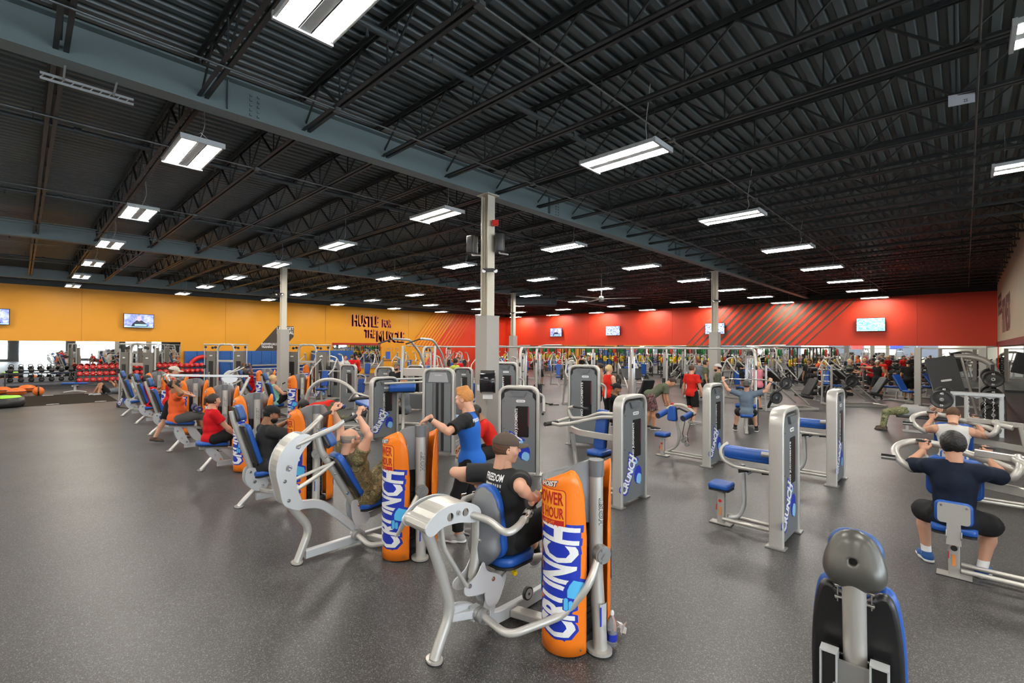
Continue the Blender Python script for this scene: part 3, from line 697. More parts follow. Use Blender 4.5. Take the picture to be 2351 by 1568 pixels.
    if bottom is not None:
        g = SDF(lo, hi, wv); g.el(hip+up*.0, (.150*S*(.6+.4*B), .110*S*B, .105*S), R, .05, .012*S); g.el(hip-fwd*.045*S-up*.03*S, (.125*S, .085*S, .09*S), R, .05, .012*S)
        g.cut(hip+up*(.085 if top is None else .04)*S, up)
        for i in (0, 1):
            d = limb_dir(HP[i], KN[i]); L = .43*S
            if hem <= 1:
                e = HP[i]+d*L*hem; g.rc(HP[i], e+d*.06, .104*S*B, (.088*B+.014)*S, .05, cuts=[(e, d)])
            else:
                fl = .016 if hem < 2.5 else .004; t_ = hem-1 if hem < 2.5 else hem-2
                m_ = HP[i]*.6+KN[i]*.4; g.rc(HP[i], m_, .100*S*B, .090*S*B, .05); g.rc(m_, KN[i], .090*S*B, (.060+fl)*S, .04); d2 = limb_dir(KN[i], AN[i]); e = KN[i]+(AN[i]-KN[i])*min(.98, t_); g.rc(KN[i], e+d2*.05, (.060+fl)*S, (.040+fl*1.6)*S, .03, cuts=[(e, d2)])
        if hem < 2.5: g.wrinkle(.0026, 30., 1.)
        np_mesh('trousers' if hem > 1 else 'shorts', [g.mesh()], bottom, root)
    # shoes
    for i, s_ in enumerate('RL'):
        td = _n(pose.get('toe'+s_, (.12*(1 if i == 0 else -1), 1, 0))); sd = AN[i]-KN[i]; dn = pose.get('sole'+s_); dn = _n(dn) if dn is not None else np.array([0, 0, -1.])
        dn = _n(dn-td*(dn@td)); xx = np.cross(td, -dn); SR = np.stack([xx, td, -dn], 1); key = ('shoe', lod)
        if key not in _hd:
            q = SDF((-.08, -.12, -.11), (.08, .24, .12), {0: .005, 1: .007, 2: .011, 3: .016}[lod]); cc = [((0, 0, -.078), (0, 0, -1))]
            q.rc((0, -.045, -.045), (0, .07, -.050), .042, .043, .02, cuts=cc); q.rc((0, .07, -.05), (.006, .145, -.056), .044, .036, .02, cuts=cc); q.rc((0, -.03, -.03), (0, -.008, .012), .044, .046, .02, cuts=[((0, 0, .01), (0, 0, 1))])
            so = SDF((-.08, -.12, -.11), (.08, .24, .12), {0: .005, 1: .007, 2: .011, 3: .016}[lod])
            for a_, b_, r1_, r2_ in (((0, -.05, -.07), (0, .05, -.07), .046, .044), ((0, .05, -.07), (.006, .148, -.066), .049, .042)): so.rc(a_, b_, r1_, r2_, .02, cuts=[((0, 0, -.080), (0, 0, -1)), ((0, 0, -.058), (0, 0, 1))])
            _hd[key] = (q.mesh(), so.mesh())
        up_, so_ = _hd[key]; o = np_mesh('shoe', [xf(up_, SR, AN[i], S)], shoes[0], root); np_mesh('sole', [xf(so_, SR, AN[i], S)], shoes[1], o)
        if sock is not None:
            q = SDF(AN[i]-.13, AN[i]+.16, {0: .005, 1: .008, 2: .012, 3: .016}[lod]); u_ = _n(KN[i]-AN[i]); h_ = sock[1]; q.rc(AN[i]-u_*.02, AN[i]+u_*(h_+.04), .042*S, .043*S+.05*max(0, h_-.06), .01, cuts=[(AN[i]+u_*h_, u_)]); np_mesh('sock', [q.mesh()], sock[0], root)
    hv2 = {0: .0045, 1: .006, 2: .010, 3: .014}[lod]
    if hair and hair[0]: np_mesh('hair', [xf(hair_mesh(hair[0], hv2), RH, head, S)], HAIRS[hair[1]], root)
    if beard:
        key = ('beard', lod)
        if key not in _hd:
            q = SDF((-.1, -.05, -.15), (.1, .14, .03), hv2); q.el((0, .032, -.06), (.066, .070, .066), k=.01, cuts=[((0, .03, -.036), (0, .25, 1))]); q.el((0, .085, -.056), (.022, .03, .011), sub=True); _hd[key] = q.mesh()
        np_mesh('beard', [xf(_hd[key], RH, head, S)], HAIRS[beard], root)
    if cap is not None:
        br = cap[1] if len(cap) > 1 else 1; o = np_mesh('cap', [xf(cap_mesh(hv2, br), RH, head, S)], cap[0], root)
    J = dict(head=head, RH=RH, neck=neck, chest=chest, R2=R2, SH=SH, EL=EL, WR=WR, KN=KN, AN=AN, hip=hip, R=R)
    if extras: extras(root, J)
    return root, J
# ================= machines =================
def blob(pts_r):   # outline of a wobbly blob from (x,y,r) centre and radii list
    x, y, rs = pts_r; n = len(rs); return [(x+rs[i]*math.cos(2*PI*i/n), y+rs[i]*math.sin(2*PI*i/n)) for i in range(n)]
def mapped_plate(b, out, t, z0, fn, cuts=9):
    q = MB(); q.plate(out, t, z0=z0)
    if cuts:
        import bmesh
        bm = bmesh.new(); bv = [bm.verts.new(p) for p in q.v]
        for f in q.f:
            try: bm.faces.new([bv[i] for i in f])
            except ValueError: pass
        xs = [p[0] for p in out]; x0, x1 = min(xs), max(xs)
        for i in range(1, cuts): bmesh.ops.bisect_plane(bm, geom=bm.verts[:]+bm.edges[:]+bm.faces[:], plane_co=(x0+(x1-x0)*i/cuts, 0, 0), plane_no=(1, 0, 0))
        bm.verts.index_update(); vs = [tuple(v.co) for v in bm.verts]; fs = [tuple(v.index for v in f.verts) for f in bm.faces]; bm.free()
    else: vs, fs = q.v, q.f
    return b.add([fn(*p) for p in vs], fs)
# ---- tower of the circuit machines: two curved orange shrouds round a stack, one silver pole ----
SA, SD = .190, .20      # half width (x) and bulge (y) of a shroud; both centred on the tower
def shroud_parts(r, off, front, detail):
    ox, oy = off; ox += .012; yc = oy+(.12 if front else -.12)
    def P(a, z, d=0.):     # a = distance along the arc, 0 at the middle
        th = a/.205; th = max(-1.62, min(1.62, th)); sx = (SA+d)*math.sin(th); sy = (SD+d)*math.cos(th)
        return (ox+(-sx if front else sx), yc+(sy if front else -sy), z)
    sgn = -1 if front else 1
    # outer edge (towards the pole) is the sail-shaped one
    def ztop(u):
        w_ = u if not front else -u
        if w_ < .55: return 1.17+.19*(w_+1)/1.55
        t = (w_-.55)/.45; return .86+.50*math.sqrt(max(0, 1-t*t))
    N, K = 22, 14; vs = []; fs = []
    for lay, d in ((0, 0.), (1, -.008)):
        for i in range(N+1):
            u = -1+2*i/N; zt = ztop(u); a = u*.30
            for k in range(K+1): vs.append(P(a, .02+(zt-.02)*k/K, d))
    n1 = (N+1)*(K+1)
    for i in range(N):
        for k in range(K):
            q = [i*(K+1)+k, (i+1)*(K+1)+k, (i+1)*(K+1)+k+1, i*(K+1)+k+1]; fs.append(tuple(q)); fs.append(tuple(n1+j for j in q[::-1]))
    rim = [i*(K+1) for i in range(N+1)]+[N*(K+1)+k for k in range(1, K+1)]+[i*(K+1)+K for i in range(N-1, -1, -1)]+[k for k in range(K-1, 0, -1)]
    for j in range(len(rim)): a_, b_ = rim[j], rim[(j+1) % len(rim)]; fs.append((b_, a_, a_+n1, b_+n1))
    b = MB(); b.add(vs, fs, True); sh = b.build('front_shroud' if front else 'shroud', ORANGE, r)
    if not detail: detail = 0
    fn = lambda d: (lambda a, z, t: P(a, z, d+t))
    # badge box
    x0 = -.165 if not front else -.17
    b = MB(); mapped_plate(b, rrect(.29, .275, .03, 4, x0+.145, 1.075), .001, 0, fn(.0015)); b.build('badge_border', REDP, sh)
    b = MB(); mapped_plate(b, rrect(.278, .263, .026, 4, x0+.145, 1.075), .001, 0, fn(.003)); b.build('badge', ORP, sh)
    b = MB(); c = 4 if detail else 0
    text_fit(b, 'POWER', .25, .095, .02, fn(.0055), .0006, x0+.02, 1.10, cuts=c); text_fit(b, '1/2 HOUR', .255, .08, .02, fn(.0055), .0006, x0+.018, 1.003, cuts=c)
    mapped_plate(b, [(x0+.016, .954), (x0+.274, .954), (x0+.274, .992), (x0+.016, .992)], .0006, 0, fn(.0045)); b.build('badge_lettering', REDP, sh)
    b = MB(); text_fit(b, 'CIRCUIT', .11, .020, .0, fn(.007), .0005, x0+.09, .963, cuts=0); b.build('badge_line', ORP, sh)
    # maker's wordmark
    b = MB(); sl = lambda d: (lambda a, z, t: P(a+(z-1.22)*.25, z+.10*a, d+t))
    text_fit(b, 'HOIST', .155, .048, .075, sl(.003), .0006, x0+.06, 1.226); b.build('wordmark_outline', BLKP, sh)
    b = MB(); text_fit(b, 'HOIST', .145, .040, .03, sl(.0055), .0006, x0+.065, 1.230); b.build('wordmark', WHITE, sh)
    # big vertical word and fist
    def big(d):
        def f(x, y, t):
            k = .86+.30*abs(x/.80-.42); yy = (y-.19)*k; return P(.05-yy+.04*(x-.4), .155+x+.10*(yy), d+t)
        return f
    b = MB(); text_fit(b, 'CRUNCH', .84, .40, .085, big(.0022), .0004, -.02, -.01, cuts=7); 
    mapped_plate(b, [(.03, .17), (.12, .13), (.16, .30), (.20, .42), (.24, .60), (.245, .93), (.19, .95), (-.10, .93), (-.10, .5), (-.06, .25)], .0004, 0, fn(.0016), 18)
    b.build('slogan_shadow', NAVY, sh)
    b = MB(); text_fit(b, 'CRUNCH', .80, .34, .035, big(.0045), .0006, 0, .02, cuts=7); b.build('slogan', WHITE, sh)
    b = MB(); q = MB()
    mapped_plate(b, blob((.205, .50, (.085, .10, .085, .10, .09, .10, .12, .09, .10, .10))), .0004, 0, fn(.0052))
    mapped_plate(b, [(.10, .36), (.17, .33), (.22, .42), (.14, .46), (.10, .43)], .0004, 0, fn(.0052))
    for (x, y, rr) in ((-.16, .52, .05), (-.17, .45, .045), (-.165, .60, .045)): mapped_plate(b, circ(rr, 14, x, y), .0004, 0, fn(.0052), 2)
    b.build('fist_outline', NAVY, sh)
    mapped_plate(q, blob((.205, .50, (.068, .075, .06, .075, .065, .07, .085, .065, .075, .075))), .0005, 0, fn(.0062))
    mapped_plate(q, rrect(.032, .09, .015, 4, .125, .40), .0005, 0, fn(.0064)); mapped_plate(q, rrect(.030, .07, .014, 4, .16, .39), .0005, 0, fn(.0066))
    for (x, y, rr) in ((-.16, .52, .038), (-.17, .45, .034), (-.165, .60, .034)): mapped_plate(q, circ(rr, 14, x, y), .0005, 0, fn(.0062), 2)
    q.build('fist', SKY, sh)
    b = MB(); b.cyl(P(-.2, .06, .0), P(-.2, .06, .006), .008, 8); b.cyl(P(.24, .06, .0), P(.24, .06, .006), .008, 8); b.cyl(P(.28, .50, 0), P(.28, .5, .006), .008, 8); b.build('screw', CHROME, sh)
    return sh
def roc_tower(r, off=(.54, .95), detail=1, disc=True):
    ox, oy = off
    shroud_parts(r, off, False, detail); shroud_parts(r, off, True, detail)
    # cap housing
    b = MB(); N = 28; lo = []; hi = []
    for i in range(N):
        t = 2*PI*i/N; x = -.035+.20*math.cos(t); y = .27*math.sin(t)*(1-.25*math.cos(t)); z = 1.25+.36*(x+.2)-.9*max(0, abs(y)-.16)**1.2
        lo.append((ox+x*.93, oy+y*.90, .93 if x > .02 else 1.12)); hi.append((ox+x*.98, oy+y*.97, z))
    md = [(lo[i][0], lo[i][1], (hi[i][2]*.93)) for i in range(N)]; hi2 = [(ox+(p[0]-ox)*.9, oy+(p[1]-oy)*.9, p[2]+.018) for p in hi]; hi3 = [(ox+(p[0]-ox)*.84, oy+(p[1]-oy)*.84, p[2]+.006) for p in hi]
    v = lo+hi+hi2+hi3; f = [(k*N+j, k*N+(j+1) % N, (k+1)*N+(j+1) % N, (k+1)*N+j) for k in range(3) for j in range(N)]
    b.add(v, f, True); b.add(hi3, [tuple(range(N))], True); b.add(lo, [tuple(range(N-1, -1, -1))]); b.cyl((ox+.185, oy, 1.28), (ox+.185, oy, 1.40), .058, 20)
    b.build('cap_housing', GREYP, r)
    b = MB(); b.box((ox-.02, oy, .5), (.26, .17, .86)); b.box((ox-.02, oy, .05), (.32, .3, .06))
    for k in range(12): b.box((ox-.02, oy, .16+.05*k), (.30, .20, .042))
    b.build('weight_stack', DKP, r)
    b = MB()
    for dx in (-.09, .11): b.cyl((ox+dx, oy+.12, .08), (ox+dx, oy+.12, 1.2), .011, 8); b.cyl((ox+dx, oy-.12, .08), (ox+dx, oy-.12, 1.2), .011, 8)
    b.build('guide_rod', CHROME, r)
    px, py = ox+.185, oy
    b = MB(); b.tube([(px+.062, py-.03, .02), (px+.045, py-.02, .2), (px, py, .55), (px, py, 1.38)], .052, 20, .25); b.plate([(px+.055+.10*math.cos(t), py+.085*math.sin(t)-.035) for t in [2*PI*i/20 for i in range(20)]], .02, z0=.012); b.build('pole', SILVER, r)
    b = MB(); b.plate([(px+.055+.103*math.cos(t), py+.088*math.sin(t)-.035) for t in [2*PI*i/20 for i in range(20)]], .011, z0=.001); b.build('rubber_foot', RUB, r)
    def pole_fn(sgn):
        def f(x, y, t): th = y/.052; return (px+(.0535+t)*math.cos(th), py+(.0535+t)*math.sin(th), x)
        return f
    b = MB(); sk = lambda x, y, t: pole_fn(1)(1.02+x, .0-y+.2*0, t)
    text_fit(b, 'HOIST', .20, .052, .06, lambda x, y, t: pole_fn(1)(.92+x+.15*y, -.005-y, t), .0006, 0, -.026); b.build('pole_wordmark_outline', BLKP, r)
    b = MB(); text_fit(b, 'HOIST', .19, .042, .0, lambda x, y, t: pole_fn(1)(.925+x+.15*y, -.005-y, t+.0012), .0006, 0, -.021); b.build('pole_wordmark', mat('pole_print', (.6, .6, .6), .4), r)
    b = MB(); f = lambda x, y, t: (lambda q: (q[0]+.042, q[1]-.018, q[2]))(pole_fn(1)(y, x, t)); mapped_plate(b, [(-.045, .12), (.03, .12), (.03, .36), (-.045, .36)], .0006, 0, f, 4); b.build('instruction_sticker', mat('sticker_grey', (.5, .52, .54), .5), r)
    b = MB(); mapped_plate(b, [(-.045, .14), (-.033, .14), (-.033, .34), (-.045, .34)], .0006, 0, lambda x, y, t: f(x, y, t+.001), 1); b.build('sticker_bar', NAVY, r)
    if disc:
        b = MB(); c = (px+.045, py-.02, .72); b.cyl(c, (c[0]+.05, c[1]-.02, c[2]), .066, 24); b.cyl((c[0]+.05, c[1]-.02, c[2]), (c[0]+.056, c[1]-.022, c[2]), .056, 24)
        for k in range(3): a = 2*PI*k/3; b.cyl((c[0]+.05, c[1]-.02+.05*math.cos(a), c[2]+.05*math.sin(a)), (c[0]+.062, c[1]-.024+.05*math.cos(a), c[2]+.05*math.sin(a)), .009, 6)
        b.box((c[0]+.057, c[1]-.022, c[2]), (.004, .07, .012), rx=.6); b.box((c[0]+.057, c[1]-.002, c[2]-.005), (.004, .05, .012), rx=-1.0); b.build('pivot_disc', SILVERD, r)
def foot_plate(b, x, y, rx=.07, ry=.055): b.plate([(x+rx*math.cos(t), y+ry*math.sin(t)) for t in [2*PI*i/18 for i in range(18)]], .014, z0=.008)
def foot_rub(b, x, y, rx=.073, ry=.058): b.plate([(x+rx*math.cos(t), y+ry*math.sin(t)) for t in [2*PI*i/18 for i in range(18)]], .008, z0=.0005)
def pad_frame(b, c, nrm, up):   # frame with z = outward normal of the pad, y = up
    n = V(nrm).normalized(); u = V(up); u = (u-n*u.dot(n)).normalized(); return b.frame(c, u.cross(n), u, n)
def pad(r, c, nrm, w_, h, t, name='seat_pad', m=None, rad=.07, up=(0, 0, 1), back=True, taper=0.):
    o = rrect(w_, h, rad, 6); o = [(x*(1-taper*(y/h+.5)), y) for x, y in o]
    b = MB(); pad_frame(b, c, nrm, up).plate(o, t, bev=min(.022, t*.4), z0=0); p_ = b.build(name, m or BLUE, r)
    if back:
        b = MB(); o2 = [(x*.97, y*.97) for x, y in o]; pad_frame(b, c, nrm, up).plate(o2, .02, z0=-.02); b.build(name.split('_')[0]+'_shell', DKP, p_)
    return p_
def linkage(r, off, P0=(.12, .34, .24)):
    ox, oy = off; d = (ox+.24, oy-.05, .70)
    b = MB(); b.tube([P0, (P0[0]+.27, P0[1]-.01, P0[2]-.03), (ox+.10, oy-.27, P0[2]+.07), (d[0]-.0, d[1]-.12, d[2]-.17), d], .028, 12, .09); b.build('link_arm', SILVER, r)
    b = MB(); b.cyl((P0[0]-.05, P0[1], P0[2]), (P0[0]-.02, P0[1], P0[2]), .055, 18); b.cyl((P0[0]-.015, P0[1], P0[2]), (P0[0]+.015, P0[1], P0[2]), .055, 18)
    for k in range(4): a = PI/4+PI/2*k; b.cyl((P0[0]-.055, P0[1]+.04*math.cos(a), P0[2]+.04*math.sin(a)), (P0[0]+.022, P0[1]+.04*math.cos(a), P0[2]+.04*math.sin(a)), .007, 6)
    b.build('pivot_flange', SILVERD, r)
def fin(r, pts, xs=(-.065, .065), name='bracket_plate', t=.01, holes=(), m=None):
    for x in xs:
        b = MB(); b.frame((x, 0, 0), (0, 1, 0), (0, 0, 1), (1, 0, 0)).plate(pts, t, holes=holes); b.build(name, m or STEELW, r)
def smooth_poly(P, n=4):
    out = []
    for i in range(len(P)):
        p0, p1, p2, p3 = P[i-1], P[i], P[(i+1) % len(P)], P[(i+2) % len(P)]
        for j in range(n):
            t = j/n; out.append(tuple(.5*((2*p1[k])+(-p0[k]+p2[k])*t+(2*p0[k]-5*p1[k]+4*p2[k]-p3[k])*t*t+(-p0[k]+3*p1[k]-3*p2[k]+p3[k])*t**3) for k in (0, 1)))
    return out
def bolts(r, pts, rr=.011, ax=(1, 0, 0), name='bolt'):
    b = MB(); a = V(ax)
    for p in pts: p = V(p); b.cyl(p-a*.012, p+a*.012, rr, 6); b.cyl(p-a*.004, p+a*.004, rr*1.6, 12)
    b.build(name, CHROME, r)
def knob(r, p, d):
    b = MB(); p = V(p); d = V(d).normalized(); b.cyl(p, p+d*.10, .006, 8); k = b.build('pin', DKP, r); b = MB(); b.cyl(p+d*.10, p+d*.13, .024, 10, .019); b.cyl(p+d*.085, p+d*.10, .014, 10); b.build('yellow_knob', YEL, k)
def grip(r, a, c, n=14, rad=.019, name='handgrip'):
    b = MB(); a = V(a); c = V(c); d = (c-a).normalized(); b.cyl(a, c, rad, n); b.cyl(c, c+d*.012, rad*1.15, n); b.build(name, RUB, r)
    b = MB(); b.cyl(a-d*.02, a+d*.004, rad*1.15, n); b.build('grip_collar', CHROME, r)

def base_rails(r, off, y0=.12):
    ox, oy = off
    b = MB(); b.bar([(0, y0, .30), (0, y0+.18, .27), (0, .55, .07), (0, .95, .06), (0, 1.32, .07)], .06, .10, .12); b.build('base_rail', STEELW, r)
    b = MB(); b.bar([(.03, .78, .06), (ox, oy-.02, .06)], .10, .06); b.build('tower_crossmember', SILVER, r)
    b = MB(); b.cyl((.045, .93, .16), (.07, .93, .16), .055, 18); b.cyl((.04, .93, .16), (.075, .93, .16), .012, 8); b.build('guide_wheel', DKP, r)
    b = MB(); b.cyl((.07, .93, .16), (.074, .93, .16), .042, 18); b.build('wheel_face', STEELW, r)

def roc_press(r):       # nearest machine: mid-height press arms
    off = (.54, .95); roc_tower(r, off)
    b = MB(); b.tube([(0, .0, .015), (0, .03, .08), (0, .15, .31), (0, .02, .72), (0, -.10, 1.0)], .040, 16, .10); foot_plate(b, 0, 0); b.build('rear_leg', SILVER, r)
    b = MB(); foot_rub(b, 0, 0); b.build('rubber_foot', RUB, r)
    b = MB(); b.cyl((-.165, -.11, 1.01), (.12, -.11, 1.01), .052, 20); b.build('cross_tube', SILVER, r)
    pl = smooth_poly([(-.15, .965), (-.17, 1.02), (-.08, 1.10), (.06, 1.13), (.20, 1.11), (.31, 1.05), (.33, .98), (.27, .95), (.12, .985), (-.02, .99), (-.10, .955)])
    fin(r, pl, (-.16, .115), 'arm_plate', .012, [circ(.030, 12, .04, 1.045), circ(.030, 12, .18, 1.045)])
    top = [(-.17, 1.02), (-.08, 1.10), (.06, 1.13), (.20, 1.11), (.29, 1.06)]
    b = MB(); b.bar([(0, y, z-.008) for y, z in smooth_poly(top+top[::-1], 3)[:12]], .23, .012); b.build('arched_cover', CREAM if False else SILVER, r)
    for s in (-1, 1):
        b = MB(); b.tube([(.10*s, .24, 1.01), (.22*s, .32, .98), (.40*s, .32, .92), (.40*s, .46, .95), (.29*s, .66, .97)] if s > 0 else [(-.08, .26, 1.01), (-.16, .38, .99), (-.32, .54, .955), (-.29, .66, .97)], .027, 14, .07); b.build('press_arm', SILVER, r)
        grip(r, (.29*s, .66, .97), (.27*s, .85, 1.06), rad=.021); b = MB(); b.cyl((.27*s, .85, 1.06), (.266*s, .875, 1.073), .026, 14); b.build('grip_end', YEL, r)
        b = MB(); b.cyl((.36*s, .55, .958), (.34*s, .585, .963), .034, 16); b.cyl((.32*s, .64, .968), (.31*s, .66, .97), .034, 16); b.build('arm_collar', CHROME, r)
    for s in (-.06,): 
        b = MB(); b.tube([(.07, -.0, .97), (.07, .02, .82), (.07, .24, .47)], .017, 10, .06); b.build('link_rod', SILVER, r)
    fin(r, smooth_poly([(.24, .40), (.22, .47), (.33, .52), (.40, .60), (.44, .52), (.55, .46), (.60, .40), (.45, .36)]), (-.06, .075))
    b = MB(); b.tube([(0, .40, .98), (0, .40, .70), (0, .36, .47)], .040, 16, .05); b.build('back_post', SILVER, r)
    b = MB(); b.tube([(0, .34, .44), (0, .52, .38), (0, .66, .42), (0, .82, .47)], .036, 14, .1); b.build('seat_rail', SILVER, r)
    p_ = pad(r, (0, .50, .86), (0, 1, .10), .34, .58, .075, 'back_pad', rad=.13, back=False, taper=.22)
    # moulded black shell behind the pad
    g = SDF((-.24, .34, .5), (.24, .56, 1.22), .012); g.el((0, .50, .90), (.165, .085, .25), k=.05); g.rc((-.09, .475, .68), (.09, .475, .68), .07, .07, .06); g.rc((0, .47, .62), (0, .47, 1.02), .09, .07, .08); g.cut((0, .51, .86), (0, 1, .10))
    np_mesh('back_shell', [g.mesh()], GREYP, r)
    bolts(r, [(.05, .40, .93), (.05, .39, .76), (.095, -.11, 1.01), (.13, .11, 1.06), (.08, .26, .47), (.08, .50, .44)])
    pad(r, (0, .74, .51), (0, 0, 1), .36, .40, .07, 'seat_pad', rad=.12, up=(0, 1, 0))
    b = MB(); b.box((0, .70, .46), (.07, .09, .09)); b.build('seat_post', DKP, r)
    fin(r, smooth_poly([(.44, .36), (.46, .24), (.56, .22), (.64, .34), (.66, .42), (.60, .40)]), (-.05, .06))
    b = MB(); b.bar([(0, .52, .12), (0, .57, .30)], .09, .05, up=(0, 1, 0)); b.build('rocker_post', STEELW, r)
    b = MB(); b.tube([(.02, .76, .44), (.06, .92, .46), (.06, 1.08, .42), (.06, 1.3, .38)], .032, 12, .08); b.build('front_tube', SILVER, r); knob(r, (.02, .72, .46), (.75, -.2, -.15))
    b = MB(); b.bar([(.06, 1.12, .40), (.06, 1.42, .24)], .05, .05); b.plate(rrect(.30, .12, .03, 4, .06, 1.40), .03, z0=.25); b.build('footrest', DKP, r)
    base_rails(r, off, .10)
    b = MB(); b.box((.06, .33, .24), (.05, .07, .10)); b.bar([(0, .12, .26), (.07, .33, .24)], .05, .06); b.build('pivot_block', STEELW, r)
    linkage(r, off, (.14, .34, .24))
def crescent(r, s=1.):
    pl = smooth_poly([(-.03, .58), (-.17, .66), (-.215, .82), (-.25, 1.00), (-.22, 1.15), (-.14, 1.27), (-.03, 1.34), (.07, 1.33), (.10, 1.27), (.03, 1.20), (-.03, 1.10), (-.055, .97), (-.05, .82), (.0, .68), (.02, .60)])
    fin(r, pl, (-.10, .10), 'arm_plate', .012, [circ(.033, 12, -.13, 1.02), circ(.026, 12, -.04, 1.22)])
    b = MB(); q = [(-.03, .58), (-.17, .66), (-.215, .82), (-.25, 1.00), (-.22, 1.15), (-.14, 1.27), (-.03, 1.34)]; b.bar([(0, y+.012, z) for y, z in smooth_poly(q+q[::-1], 3)[:19]], .19, .01, up=(0, -1, 0)); b.build('arm_web', SILVER, r)
def roc_lat(r, off=(.58, .98)):
    roc_tower(r, off)
    b = MB(); b.tube([(0, 0, .015), (0, .02, .06), (0, .13, .33), (0, -.12, .68)], .040, 16, .10); foot_plate(b, 0, 0); b.build('rear_leg', SILVER, r)
    b = MB(); foot_rub(b, 0, 0); b.build('rubber_foot', RUB, r)
    crescent(r)
    for s in (-1, 1):
        b = MB(); b.tube([(.065*s, -.10, 1.22), (.12*s, .10, 1.30), (.24*s, .30, 1.40), (.26*s, .36, 1.45)], .027, 14, .1); b.build('lat_arm', SILVER, r)
        grip(r, (.26*s, .36, 1.45), (.28*s, .60, 1.53), rad=.019)
    b = MB(); b.tube([(.07, -.10, .88), (.06, .40, 1.0)], .017, 10); b.build('link_rod', SILVER, r); b = MB(); b.tube([(.08, -.10, .76), (.08, .16, .88), (.06, .34, .98)], .022, 10, .06); b.build('link_rod', SILVER, r)
    b = MB(); b.tube([(0, .20, 1.30), (0, .24, 1.12), (0, .62, .47), (0, .66, .42)], .038, 16, .04); b.build('back_post', SILVER, r)
    nrm = (0, .85, .50)
    pad(r, (0, .50, .80), nrm, .30, .58, .075, 'back_pad', rad=.08, taper=.12)
    pad(r, (0, .27, 1.24), (0, .9, .42), .22, .20, .09, 'head_pad', m=mat('blue_head_pad', (.03, .09, .28), .4), rad=.06, taper=.3)
    pad(r, (0, .84, .43), (0, -.12, 1), .34, .38, .075, 'seat_pad', rad=.10, up=(0, 1, 0))
    fin(r, smooth_poly([(.56, .52), (.64, .52), (.72, .42), (.78, .30), (.70, .24), (.60, .26), (.56, .38)]), (-.06, .075)); bolts(r, [(.05, .27, 1.06), (.05, .38, .86), (.05, .52, .62), (.085, .64, .47), (.11, -.13, .70), (.11, -.17, .90)])
    b = MB(); b.tube([(0, .66, .36), (0, .82, .28), (0, 1.0, .34), (0, 1.25, .38)], .034, 12, .1); b.build('seat_rail', SILVER, r)
    b = MB(); b.bar([(0, -.02, .60), (0, .24, .57), (0, .50, .33), (0, .72, .10)], .075, .085, .12); b.build('rocker_beam', STEELW, r)
    b = MB(); b.bar([(0, .08, .07), (0, 1.30, .07)], .06, .09); b.build('base_rail', STEELW, r); b = MB(); b.bar([(.03, .80, .06), (off[0], off[1], .06)], .09, .06); b.build('tower_crossmember', SILVER, r)
    b = MB(); b.bar([(0, .62, .12), (0, .70, .32)], .08, .05, up=(0, 1, 0)); b.build('rocker_post', STEELW, r)
    knob(r, (.1, .95, .38), (.8, -.2, .1)); b = MB(); b.cyl((.05, 1.1, .17), (.08, 1.1, .17), .055, 18); b.build('guide_wheel', DKP, r)
    b = MB(); b.plate(rrect(.30, .12, .03, 4, 0, 1.38), .03, z0=.30); b.bar([(0, 1.22, .36), (0, 1.38, .30)], .05, .05); b.build('footrest', DKP, r)
    linkage(r, off, (.10, .62, .14))
def roc_upright(r, off=(.40, .82), head=True):     # tall reclining back pad, no arms in view
    roc_tower(r, off)
    b = MB(); b.tube([(0, 0, .015), (0, .04, .06), (0, .26, .27), (0, .42, .26)], .036, 14, .08); foot_plate(b, 0, 0); b.build('rear_leg', SILVER, r)
    b = MB(); foot_rub(b, 0, 0); b.build('rubber_foot', RUB, r)
    b = MB(); b.tube([(0, -.10, 1.34), (0, -.08, 1.22), (0, .16, .48)], .038, 14, .05); b.build('back_post', SILVER, r)
    nrm = (0, .94, .30); pad(r, (0, .12, .84), nrm, .30, .62, .07, 'back_pad', rad=.07)
    if head: pad(r, (0, -.05, 1.30), (0, .95, .25), .24, .22, .10, 'head_pad', m=mat('blue_head_pad', (.03, .09, .28), .4), rad=.07, taper=.3)
    pad(r, (0, .36, .42), (0, -.1, 1), .34, .38, .07, 'seat_pad', rad=.10, up=(0, 1, 0))
    fin(r, smooth_poly([(.08, .52), (.19, .52), (.26, .42), (.36, .30), (.30, .20), (.16, .22), (.06, .36)]), (-.055, .07), holes=[circ(.024, 10, .18, .33)])
    b = MB(); b.tube([(0, .14, .40), (0, .30, .32), (0, .50, .36), (0, .9, .40)], .034, 12, .1); b.build('seat_rail', SILVER, r)
    b = MB(); b.bar([(0, .22, .10), (0, 1.15, .08)], .06, .10); b.build('base_rail', STEELW, r); b = MB(); b.bar([(0, .24, .22), (.18, .30, .20), (off[0], off[1]-.1, .14)], .05, .05, .05); b.build('tower_crossmember', SILVER, r); bolts(r, [(.08, .12, .48), (.08, .28, .26)])
    b = MB(); b.plate(rrect(.30, .12, .03, 4, 0, 1.05), .03, z0=.34); b.bar([(0, .88, .40), (0, 1.05, .35)], .05, .05); b.build('footrest', DKP, r)
    for s in (-1, 1):
        b = MB(); b.tube([(.30*s, .62, .5), (.31*s, .64, .9), (.27*s, .68, 1.06)], .02, 10, .05); b.build('press_arm', SILVER, r); grip(r, (.27*s, .68, 1.05), (.17*s, .70, 1.09))
